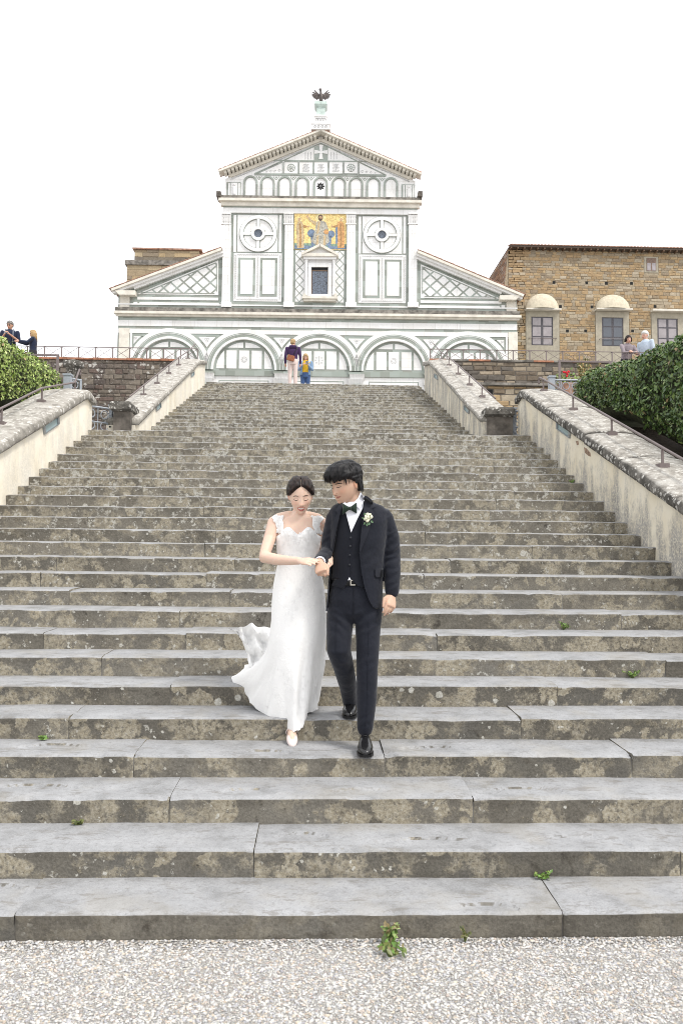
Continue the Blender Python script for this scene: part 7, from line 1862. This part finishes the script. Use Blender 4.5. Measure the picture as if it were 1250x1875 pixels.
# trousers
g = G()
g.rings([ell(Gp(650, py, dy), rx, ry, 36, .9) for py, rx, ry, dy in ((1140, .095, .06, .015), (1122, .150, .100, .015), (1098, .168, .115, .015), (1072, .150, .103, .01), (1058, .146, .100, .0))])
limb(g, [Gp(675, 1110, .01), Gp(673.5, 1150, -.01), Gp(673, 1185, -.035), Gp(672, 1226, -.05), Gp(671, 1280, -.055), Gp(668, 1334, -.065)], [.090, .080, .0735, .067, .0635, .050], 24)
limb(g, [Gp(624, 1112, .02), Gp(621.5, 1150, .0), Gp(620, 1190, -.05), Gp(629, 1222, .03), Gp(637, 1255, .17), Gp(642, 1290, .31)], [.088, .083, .076, .066, .058, .050], 24)
rs = random.Random(2)
Vt, Ft = remesh(g, 0.007, 9)
for i, v in enumerate(Vt):                 # soft folds at crotch, knees and hems
    px, py = to_px(v); w_ = math.exp(-((py-1140)/22)**2)*0.0035+math.exp(-((py-1215)/18)**2)*0.0022+math.exp(-((py-1320)/16)**2)*0.002
    d = w_*math.sin((py+0.6*abs(px-647))*0.34+2.5*nz(px*.05, py*.03)); Vt[i][1] -= d
trou = mk('trousers', Vt, Ft, M_SUIT, groom, True); bvT = bvh_of(Vt, Ft)
for x0, pts in ((0, [(674, 1128), (674.5, 1170), (673, 1226), (672, 1290), (668, 1335)]), (1, [(616, 1130), (613, 1165), (614, 1196)])):
    Vp, Fp = patch([(x-0.45, y) for x, y in pts]+[(x+0.45, y) for x, y in reversed(pts)], bvT, 0.0022, 0.002, 3); mk('crease', Vp, Fp, M_SUIT, trou)
Vp, Fp = patch([(646.6, 1072), (648.2, 1072), (647.6, 1140), (645.6, 1140)], bvT, 0.003, 0.002, 3); mk('fly', Vp, Fp, M_VEST, trou)
# jacket with sleeves
g = G(); g.rings(torso(0.0))
limb(g, [Gp(615, 949, .01), Gp(606, 985, .04), Gp(602, 1012, .03)], [.064, .060, .054], 22); limb(g, [Gp(602, 1012, .03), Gp(593, 1021, -.07), Gp(586, 1028, -.16)], [.053, .050, .043], 20)
limb(g, [Gp(701, 948, .01), Gp(713.5, 985, .03), Gp(717, 1015, .02)], [.065, .062, .056], 22); limb(g, [Gp(717, 1015, .02), Gp(718, 1050, -.02), Gp(717.4, 1083, -.05)], [.056, .052, .045], 20)
cutJ = [(627, 896), (626.5, 918), (619, 950), (610, 1000), (604.5, 1035), (602.8, 1060), (597.5, 1119), (648, 1128), (692, 1122), (684, 1111), (676, 1098), (668.5, 1075), (662.5, 1045), (658.8, 1010), (663.5, 960), (668, 925), (672, 900)]
jack, bvJ = garment('jacket', g, 0.0062, M_SUIT, groom, cutJ, lambda v: v.y < GYc-0.012, 0.006, 7)
bvAll = bvJ
def piece(name, poly, bvh, off, thick, mat, parent, cuts=4):
    Vp, Fp = patch(poly, bvh, off, thick, cuts); o = mk(name, Vp, Fp, mat, parent, False); return o, bvh_of(Vp, Fp)
gq = G(); gq.rings(torso(0.003)); Vq, Fq = remesh(gq, 0.008, 4); bvQ = bvh_of(Vq, Fq)       # guide surface for the lapels
M_LAPEL = m_cloth('navy_lapel_wool', (0.013, 0.0145, 0.022), 700, 0.75, 0.15, 9)
piece('lapel', [(671, 908), (679, 914), (687, 927), (680.5, 932), (684.5, 939), (676, 970), (659.6, 1011), (657.8, 1008), (661, 975), (664, 945), (666.5, 922)], bvQ, 0.008, 0.004, M_LAPEL, jack)
piece('lapel', [(628, 917), (621.5, 924), (613.5, 935), (618, 940), (611.5, 950), (607, 975), (604.5, 1012), (605.5, 1016), (611, 990), (619, 955), (626, 928)], bvQ, 0.008, 0.004, M_LAPEL, jack)
for el in (cutJ[1:7], cutJ[9:16]):
    piece('front_edge', [(x-1.3, y) for x, y in el]+[(x+1.3, y) for x, y in reversed(el)], bvQ, 0.004, 0.005, M_SUIT, jack, 2)
piece('collar', [(664.5, 908), (669, 907.5), (677, 913.5), (688, 927), (680.5, 931.5), (668, 918)], bvQ, 0.010, 0.004, M_LAPEL, jack)
piece('pocket_flap', [(686.6, 1041), (701, 1040), (701.5, 1057), (689, 1057), (686.4, 1053)], bvQ, 0.007, 0.004, M_LAPEL, jack)
piece('breast_pocket', [(669, 960), (681, 957.5), (681.4, 960), (669.4, 962.6)], bvQ, 0.006, 0.003, M_LAPEL, jack)
for s, c0, c1 in ((1, (704.5, 1084), (730, 1087)),):
    pass
def cuff(c, d, r, w_, mat, name, parent):
    d = Vector(d).normalized(); a = d.cross(Vector((0, 1, 0.2))).normalized(); b_ = d.cross(a); g = G()
    g.rings([[Vector(c)+d*t+(a*math.cos(q)+b_*math.sin(q))*rr for q in [2*math.pi*k/20 for k in range(20)]] for t, rr in ((0, r), (w_, r*0.98), (w_, r*0.8), (0, r*0.8))]); return g.ob(name, mat, parent, True)
d = Gp(584.5, 1030, -.20)-Gp(592, 1022, -.085); cuff(Gp(586.2, 1028.3, -.185), d, .034, .016, M_SHIRT, 'shirt_cuff', shirt)
# waistcoat details
for k, (x, y) in enumerate(((642, 984.5), (641, 1000), (640.4, 1016.5), (640, 1034))):
    r_ = ray(x, y).normalized(); loc, nn, i_, ds = bvV.ray_cast(CAM, r_); c = CAM+r_*(ds-0.003)
    g = G(); g.rings([[c+Vector((rr*math.cos(q), dy, rr*math.sin(q))) for q in [2*math.pi*j/12 for j in range(12)]] for rr, dy in ((.0065, .003), (.0065, -.001), (.0045, -.002))]); g.ob('button', M_BTN, vest, True)
piece('placket', [(643.2, 975), (644, 975), (641.8, 1055), (640.8, 1055)], bvV, 0.002, 0.002, M_SUIT, vest, 3)
gb = G(); gb.rings([ell(Gp(650, py, dy), rx, ry, 36, .9) for py, rx, ry, dy in ((1072, .158, .108, .01), (1058, .154, .105, .0))]); belt = gb.ob('belt', M_BELT, groom, True)
bvBe = bvh_of(gb.v, gb.f)
piece('shirt_tail', [(636.5, 1062.5), (639.5, 1056.5), (642.5, 1062)], bvQ, -0.012, 0.003, M_SHIRT, shirt, 2)
for poly in ([(641, 1062), (643, 1062), (643, 1072), (641, 1072)], [(643, 1070), (650, 1070), (650, 1072), (643, 1072)], [(643, 1062), (645.5, 1062), (645.5, 1063.6), (643, 1063.6)]): piece('buckle', poly, bvQ, -0.006, 0.004, M_STEEL, belt, 2)
# shirt collar, bow tie, boutonniere
gS = G(); gS.rings(torso(-0.004)); limb(gS, [Gp(641, 898, .0), Gp(645, 910, .0), Gp(648, 925, .005)], [0.062, 0.064, 0.072], 22); Vs, Fs_ = remesh(gS, 0.008, 3); bvC = bvh_of(Vs, Fs_)
piece('shirt_front', [(628, 918), (634, 927), (660, 914), (667, 907), (664, 930), (653, 952), (642.6, 975), (634.5, 945), (629.5, 925)], bvC, 0.000, 0.004, M_SHIRT, shirt, 5)
piece('collar', [(660, 901), (664.5, 907), (664.5, 918), (659, 932.5), (652.5, 927), (648, 921), (655, 912)], bvC, 0.008, 0.004, M_SHIRT, shirt)
piece('collar', [(628.5, 914.5), (633, 921), (639, 924), (634, 930), (629, 927), (627.5, 920)], bvC, 0.008, 0.004, M_SHIRT, shirt)
piece('collar', [(660, 901), (655, 912), (645, 922.5), (636, 925), (629, 918), (628, 921), (636, 929), (648, 927), (659, 917), (663, 906)], bvC, 0.005, 0.004, M_SHIRT, shirt)
bow = empty('bow_tie', Gp(640, 931, -.12), parent=groom)
r_ = ray(640, 931).normalized(); ds = bvC.ray_cast(CAM, r_)[3] or 5.0; cb = CAM+r_*(ds-0.022); sc = cb.y/F_PX
for s in (-1, 1):
    R_ = []
    for t, h, dep in ((0.0, 2.6, .006), (.25, 4.0, .012), (.55, 6.2, .014), (.85, 8.4, .010), (1.0, 8.8, .004)):
        x = s*(1+12.2*t); tz = -s*0.8*t+(0.0 if s < 0 else 0); c = cb+Vector((x*sc, 0.006*t, (-0.15*x)*sc*-0.6))
        R_.append([c+Vector((0.35*s*sc*math.sin(2*q), dep*math.cos(q), h*sc*math.sin(q)*(1-0.16*math.cos(2*q)))) for q in [2*math.pi*k/16 for k in range(16)]])
    G().rings(R_).ob('bow_wing', M_BOW, bow, True)
G().sphere(cb+Vector((0, -.006, 0)), 3.4*sc, 12, 8, 0.9, 0.8, 1.05).ob('knot', M_BOW, bow, True)
bq = bvQ.ray_cast(CAM, ray(673, 950).normalized())[3]; cbt = CAM+ray(673, 950).normalized()*(bq-0.02)
bt = empty('boutonniere', cbt, parent=groom)
M_PETAL = m_plain('cream_petals', (0.72, 0.72, 0.55), 0.7, 0.1, 60); M_BLF = m_plain('sage_leaf', (0.16, 0.26, 0.15), 0.6, 0.25, 60)
rs = random.Random(1); sc = cbt.y/F_PX
for k in range(26):
    aa, rr = rs.random()*6.28, math.sqrt(rs.random()); o = Vector((0.5*sc+7*rr*math.cos(aa)*sc, rs.uniform(-.016, -.002), 3*sc+7.5*rr*math.sin(aa)*sc)); G().sphere(cbt+o, rs.uniform(1.6, 2.9)*sc, 9, 7, 1, .9, rs.uniform(.8, 1.2)).ob('blossom', M_PETAL, bt, True)
for k, (dx, dz, a) in enumerate(((-6, -9, -2.2), (-1, -12, -1.75), (3, -9, -1.3), (-8, 1, 2.9), (-5, 9, 2.1), (8, -5, -.6))):
    c = cbt+Vector((dx*sc*0.6, .004, dz*sc*0.6)); d = Vector((math.cos(a), -0.1, math.sin(a)))*7*sc; n = Vector((-math.sin(a), 0, math.cos(a)))*2.2*sc
    g = G().add([c, c+d*.5+n+Vector((0, -.003, 0)), c+d, c+d*.5-n+Vector((0, -.003, 0)), c+d*.5+Vector((0, .002, 0))], [(0, 1, 4), (1, 2, 4), (2, 3, 4), (3, 0, 4)]); g.ob('leaf', M_BLF, bt)
# shoes
def oxford(toe, heel, z0, lift=0.0):
    toe, heel = Vector((*toe, z0)), Vector((*heel, z0)); d = (toe-heel); L = d.length; d.normalize(); s = Vector((0, 0, 1)).cross(d)
    R_ = []; So = []
    for t, w_, h in ((0.0, .022, .040), (.05, .030, .062), (.2, .035, .078), (.38, .036, .082), (.52, .041, .070), (.68, .047, .054), (.82, .044, .044), (.92, .033, .036), (.98, .018, .026), (1.0, .007, .018)):
        c = heel+d*L*t; ring = []
        for k in range(20):
            a = 2*math.pi*k/20; ca, sa = math.cos(a), math.sin(a); zz = 0.012+h*0.5+h*0.5*math.copysign(abs(sa)**0.7, sa); ww = w_*math.copysign(abs(ca)**0.7, ca)*(1-0.38*max(0, sa)**2*(1 if t < .6 else .7)); ring.append(c+s*ww+Vector((0, 0, zz)))
        R_.append(ring)
        So.append([c+s*(w_+.004)*q+Vector((0, 0, zz)) for q, zz in ((-1, 0.0 if (t < .3 or t > .45) else .006), (1, 0.0 if (t < .3 or t > .45) else .006), (1, .014), (-1, .014))])
    e = G().rings(R_).ob('shoe', M_SHOE, groom, True); G().rings(So).ob('sole', M_BELT, e)
    for k in range(4):
        c = heel+d*L*(.44+.055*k)+Vector((0, 0, .088-.0095*k)); G().tube([c-s*.016, c+Vector((0, 0, .004)), c+s*.016], .0022, 5).ob('lace', M_BELT, e)
tz = P(669, 1384, 4.77)
oxford((P(669, 1380, 4.765).x, 4.765), (P(667.5, 1360, 5.05).x, 5.055), 4*RISE+0.001)
oxford((P(638.5, 1318, 5.17).x, 5.165), (P(643, 1300, 5.45).x, 5.45), 5*RISE+0.001)
# ================================================================== bystanders on the terrace
def bystander(label, px, py_top, Y, height, yaw, skin, hair, hair_long, top, bottom, armL, armR, floor=None, head_yaw=0.0, head_pitch=0.0, sleeve=1.0, jacket=None, lean=0.0, hair_up=False, glasses=False):
    p0 = P(px, py_top, Y); fz = TOP_Z if floor is None else floor; k = height/1.70
    root = empty('person', (p0.x, Y, fz), label=label, category='person')
    Rz = Matrix.Rotation(yaw, 4, 'Z'); Lx = Matrix.Rotation(lean, 4, 'X'); T = Matrix.Translation((p0.x, Y, fz)) @ Rz
    def W(x, y, z):
        v = Vector((x, y, z))
        if z > 0.95: v = (Lx @ (v-Vector((0, 0, 0.95))))+Vector((0, 0, 0.95))
        return T @ (v*k)
    MH = T @ Matrix.Translation(Vector(((Lx @ Vector((0, -0.02, 1.585-0.95)))+Vector((0, 0, 0.95))))*k) @ Matrix.Rotation(head_yaw, 4, 'Z') @ Matrix.Rotation(head_pitch, 4, 'X')
    hh = 0.225*k
    def ring(z, rx, ry, y=0.0, n=24): return [W(rx*math.cos(a), y+ry*math.sin(a), z) for a in [2*math.pi*j/n for j in range(n)]]
    TOR = [(0.86, .165, .115), (0.95, .170, .12), (1.05, .150, .105), (1.15, .150, .105), (1.28, .172, .115), (1.38, .175, .100), (1.43, .13, .075), (1.47, .06, .06)]
    LEG = [[(s*0.088, 0.0, 0.88), (s*0.092, -0.01, 0.50), (s*0.095, 0.02, 0.09)] for s in (-1, 1)]
    g = G(); g.rings([ring(z, rx-.012, ry-.012) for z, rx, ry in TOR]); g.rings(head_rings(hh, MH, 0.5, 24, 30)); ear(g, MH, hh/0.225, 1); ear(g, MH, hh/0.225, -1)
    limb(g, [W(0, 0.0, 1.52), W(0, .005, 1.43)], [.052*k, .056*k])
    for L_ in LEG:
        limb(g, [W(*q) for q in L_], [.075*k, .052*k, .036*k]); limb(g, [W(L_[2][0], 0.04, 0.04), W(L_[2][0], -0.13, 0.03)], [.036*k, .03*k])
    for A_, sd in ((armL, 1), (armR, -1)):
        limb(g, [W(*q) for q in A_], [.042*k, .036*k, .024*k]); d = W(*A_[2])-W(*A_[1])
        hand(g, W(*A_[2]), d, (T.to_3x3() @ Vector((sd*0.7, -0.6, 0.3))), sd, 0.5, 0.95*k, 0.05, 0.7)
    V, Fc = remesh(g, 0.0085, 3); C = head_colors(V, MH.inverted(), hh/0.225, skin, (skin[0]*.8, skin[1]*.45, skin[2]*.42), tuple(c*.6+.02 for c in hair[0]), 0, .2, .002)
    person_body('body', V, Fc, C, root)
    g = G(); g.rings([ring(z, rx+.010, ry+.010) for z, rx, ry in TOR if z > 0.9])
    for A_ in (armL, armR):
        a, b_, c = [Vector(q) for q in A_]
        if sleeve >= 1: limb(g, [W(*a), W(*b_), W(*(b_.lerp(c, 0.9)))], [.060*k, .050*k, .040*k])
        else: limb(g, [W(*a), W(*(a.lerp(b_, sleeve)))], [.060*k, .056*k])
    rm('top', g, 0.011, top, root, 3)
    if jacket is not None: jacket(root, W, k)
    g = G(); g.rings([ring(z, rx+.008, ry+.010) for z, rx, ry in ((0.83, .155, .11), (0.90, .176, .124), (0.98, .168, .118), (1.03, .155, .11))])
    for L_ in LEG: limb(g, [W(*L_[0]), W(*L_[1]), W(*L_[2])], [.092*k, .066*k, .055*k])
    rm('trousers', g, 0.012, bottom, root, 3)
    for L_ in LEG: G().sphere(W(L_[2][0], -0.05, 0.04), .055*k, 12, 8, 0.85, 2.2, 0.8, T.to_3x3()).ob('shoe', M_SHOE, root, True)
    hm = m_hair('hair_%s' % hair[2], hair[0], hair[1]) if 'hair_%s' % hair[2] not in bpy.data.materials else bpy.data.materials['hair_%s' % hair[2]]
    def msk(x, y, z, t):
        f = ss(z, 0.045-.25*abs(x), 0.055-.25*abs(x)) if y < -0.03 else (ss(z, 0.0, 0.02) if y < 0.02 else ss(z, -0.07, -0.05)); return f
    g = hair_cap(MH, hh/0.225, lambda x, y, z: 0.012+0.008*ss(z, 0, .06), msk, 24, 36)
    kh = hh/0.225
    if hair_long:
        for q in range(26):
            a = 1.05+q*(2*math.pi-2.1)/25; x, y = 0.086*math.sin(a), -0.104*math.cos(a)
            g.tube([MH @ (Vector((x*.6, y*.6, 0.095))*kh), MH @ (Vector((x, y, 0.03))*kh), MH @ (Vector((x*1.08, y*1.05+.01, -0.06))*kh), MH @ (Vector((x*1.05+0.012*math.sin(q*2.1), y*0.95+.02, -hair_long+0.02*math.sin(q*1.7)))*kh)], [.012, .016, .017, .004], 6)
    if hair_up:
        for q in range(7): g.tube([MH @ (Vector((0.012*math.cos(q), 0.095, 0.02))*kh), MH @ (Vector((0.02*math.cos(q), .125, 0.0))*kh), MH @ (Vector((0.016*math.cos(q)-.02, .118, -0.07))*kh)], [.012, .014, .004], 6)
    g.ob('hair', hm, root, True)
    if glasses:
        e = G()
        for s in (-1, 1): e.sphere(MH @ (Vector((s*.031, -.089, .003))*kh), .021*kh, 10, 6, 1, .35, .75, MH.to_3x3())
        e.tube([MH @ (Vector((x, y, .006))*kh) for x, y in ((-.078, .0), (-.06, -.075), (0, -.094), (.06, -.075), (.078, .0))], .003, 5); e.ob('sunglasses', M_SHOE, root, True)
    return root, W, k, T, MH
def phone(label, c, R3, sz=(.075, .009, .15)):
    o = G(); c = Vector(c); v = [c+R3 @ Vector((x*sz[0]/2, y*sz[1]/2, z*sz[2]/2)) for z in (-1, 1) for x, y in ((-1, -1), (1, -1), (1, 1), (-1, 1))]
    o.hexa(v); b0 = o.ob('smartphone', m_plain('phone_shell', (0.10, 0.10, 0.11), 0.3), None, org=c, label=label, category='phone')
    o = G(); v = [c+R3 @ Vector((x*sz[0]/2*.9, (.5*y+.58)*sz[1], z*sz[2]/2*.92)) for z in (-1, 1) for x, y in ((-1, -.1), (1, -.1), (1, .1), (-1, .1))]; o.hexa(v).ob('screen', M_LGLASS, b0)
BL = ((0.34, 0.22, 0.10), (0.52, 0.37, 0.20), 'blonde'); BR = ((0.02, 0.014, 0.012), (0.05, 0.03, 0.025), 'dark'); GR = ((0.30, 0.29, 0.28), (0.5, 0.49, 0.48), 'grey'); WH = ((0.55, 0.54, 0.52), (0.75, 0.74, 0.72), 'white'); DG = ((0.12, 0.11, 0.10), (0.28, 0.27, 0.26), 'greying')
SK1, SK2 = (0.60, 0.36, 0.27), (0.50, 0.29, 0.20)
M_PURP = m_cloth('purple_fleece', (0.055, 0.028, 0.085), 500, .9, .4, 12); M_BLUSH = m_cloth('pale_pink_denim', (0.66, 0.54, 0.50), 600, .9, .3, 12); M_YEL = m_cloth('yellow_cotton', (0.62, 0.38, 0.03)); M_JEAN = m_cloth('blue_denim', (0.055, 0.10, 0.22), 500, .9, .4, 12); M_LJEAN = m_cloth('light_denim', (0.22, 0.32, 0.46), 500, .9, .4, 14); M_NAVY = m_cloth('navy_cotton', (0.018, 0.026, 0.055)); M_LILAC = m_cloth('grey_lilac_knit', (0.26, 0.22, 0.24), 90, .9, .6, 20); M_SKYB = m_cloth('pale_blue_cotton', (0.50, 0.58, 0.68)); M_DKT = m_cloth('dark_trousers', (0.03, 0.03, 0.035)); M_TANL = m_plain('tan_leather', (0.28, 0.10, 0.045), 0.5, .25, 20)

# woman seen from behind with a shoulder bag
r1, W1, k1, T1, MH1 = bystander('woman in purple hooded jacket and pale trousers seen from behind, bag across her back', 536.5, 624, 23.6, 1.53, math.pi, SK1, BL, 0, M_PURP, M_BLUSH, [(.20, 0, 1.39), (.245, .03, 1.12), (.25, -.02, .88)], [(-.20, 0, 1.39), (-.245, .03, 1.12), (-.25, -.02, .88)], head_yaw=-.5, hair_up=True)
g = G(); g.rings([[W1(rx*math.cos(a), .085+.03*math.sin(a)+dy, z) for a in [2*math.pi*j/20 for j in range(20)]] for z, rx, dy in ((1.35, .11, 0.0), (1.40, .145, .03), (1.455, .12, .04), (1.47, .07, .01))]); g.ob('hood', M_PURP, r1, True)
c = W1(.06, .165, 1.03); bag = empty('shoulder_bag', c, label='tan leather shoulder bag on the back of the purple jacket', category='bag')
g = G(); Rb = T1.to_3x3() @ Matrix.Rotation(rad(-14), 3, 'Y')
g.rings([[c+Rb @ (Vector((sx*.125*q, sy*.035*q, z))*k1) for sx, sy in ((-1, -1), (-.3, -1.2), (.3, -1.2), (1, -1), (1, 1), (-1, 1))] for z, q in ((-.10, .75), (-.085, 1), (.06, .95), (.085, .8))]); bb = g.ob('pouch', M_TANL, bag)
G().tube([c+Rb @ (Vector((-.10, 0, .07))*k1), W1(-.05, .135, 1.2), W1(-.13, .115, 1.36), W1(-.155, .0, 1.465), W1(-.1, -.12, 1.33)], .011, 6).ob('strap', M_BELT, bag, True)
# woman facing with phone
def open_jacket(mat):
    def fn(root, W, k):
        for s in (-1, 1):
            R_ = []
            for z, rx, ry in ((0.92, .200, .145), (1.05, .178, .132), (1.2, .182, .134), (1.33, .192, .132), (1.43, .14, .10)):
                R_.append([W(s*rx*math.sin(a), -ry*math.cos(a), z) for a in [0.62+j*(math.pi-0.62)/12 for j in range(13)]])
            g = G().rings(R_, False, False, False); o = g.ob('jacket_side', mat, root, True); md = o.modifiers.new('c', 'SOLIDIFY'); md.thickness = .012
            g = G()
            A_ = [(s*.20, 0, 1.39), (s*.235, -.03, 1.13), (s*.10, -.27, 1.24)]
            limb(g, [W(*A_[0]), W(*A_[1]), W(*Vector(A_[1]).lerp(Vector(A_[2]), .85))], [.068*k, .058*k, .046*k]); rm('sleeve', g, .012, mat, root, 3)
    return fn
aL, aR = [(.20, 0, 1.39), (.235, -.03, 1.13), (.10, -.27, 1.24)], [(-.20, 0, 1.39), (-.235, -.03, 1.13), (-.10, -.27, 1.24)]
r2, W2, k2, T2, MH2 = bystander('blonde woman in denim jacket and yellow shirt looking at her phone above the steps', 559.5, 650, 25.4, 1.54, 0.0, SK1, BL, .16, M_YEL, M_JEAN, aL, aR, head_pitch=.35, sleeve=.3, jacket=open_jacket(M_LJEAN))
phone('dark phone held by the woman in the denim jacket', W2(.05, -.33, 1.31), T2.to_3x3() @ Matrix.Rotation(rad(-30), 3, 'X'))
# two at the railing on the left
r3, W3, k3, T3, MH3 = bystander('man in navy polo and sunglasses with a phone at the railing above the dark wall', 19.5, 594, 23.1, 1.78, .1, SK2, DG, 0, M_NAVY, M_DKT, [(.20, 0, 1.39), (.25, -.02, 1.14), (.06, -.28, 1.27)], [(-.20, 0, 1.39), (-.25, -.02, 1.14), (-.06, -.28, 1.27)], head_yaw=-.3, head_pitch=.2, sleeve=.75, glasses=True, floor=TOP_Z-0.006)
for s in (-1, 1): G().tube([W3(s*.11, -.125, 1.12), W3(s*.115, -.135, 1.3), W3(s*.10, -.06, 1.46), W3(s*.10, .09, 1.44)], .018, 6).ob('backpack_strap', m_cloth('grey_webbing', (0.16, 0.18, 0.22)) if s < 0 else bpy.data.materials['grey_webbing'], r3, True)
phone('pale phone held in both hands by the man in navy polo', W3(.0, -.34, 1.31), T3.to_3x3() @ Matrix.Rotation(rad(-55), 3, 'X'))
r4, W4, k4, T4, MH4 = bystander('long-haired blonde woman in navy jacket reaching out her arm towards the man in navy polo', 62, 611, 23.0, 1.50, -rad(75), SK1, BL, .27, M_NAVY, M_DKT, [(.19, 0, 1.39), (.22, -.16, 1.24), (.16, -.42, 1.27)], [(-.19, 0, 1.39), (-.20, -.22, 1.27), (-.12, -.47, 1.30)], head_pitch=.1, glasses=True)
phone('phone in the outstretched hand of the blonde woman', W4(-.12, -.58, 1.33), T4.to_3x3() @ Matrix.Rotation(rad(-50), 3, 'X'))
# two at the railing on the right
r5, W5, k5, T5, MH5 = bystander('dark-haired woman in grey lilac top leaning folded arms on the railing above the brown wall', 1145, 611, 23.35, 1.72, .15, SK1, BR, .02, M_LILAC, M_DKT, [(.19, 0, 1.39), (.22, -.24, 1.17), (-.02, -.36, 1.20)], [(-.19, 0, 1.39), (-.22, -.24, 1.17), (.02, -.34, 1.18)], head_pitch=.15, lean=rad(10), head_yaw=-.1)
r6, W6, k6, T6, MH6 = bystander('white-haired man in pale blue shirt standing in profile beside the leaning woman', 1180.5, 600, 23.4, 1.90, -rad(62), SK1, WH, 0, M_SKYB, M_DKT, [(.20, 0, 1.39), (.23, .02, 1.13), (.20, -.12, .92)], [(-.20, 0, 1.39), (-.23, .02, 1.13), (-.20, -.12, .92)], head_pitch=.12, sleeve=.8)
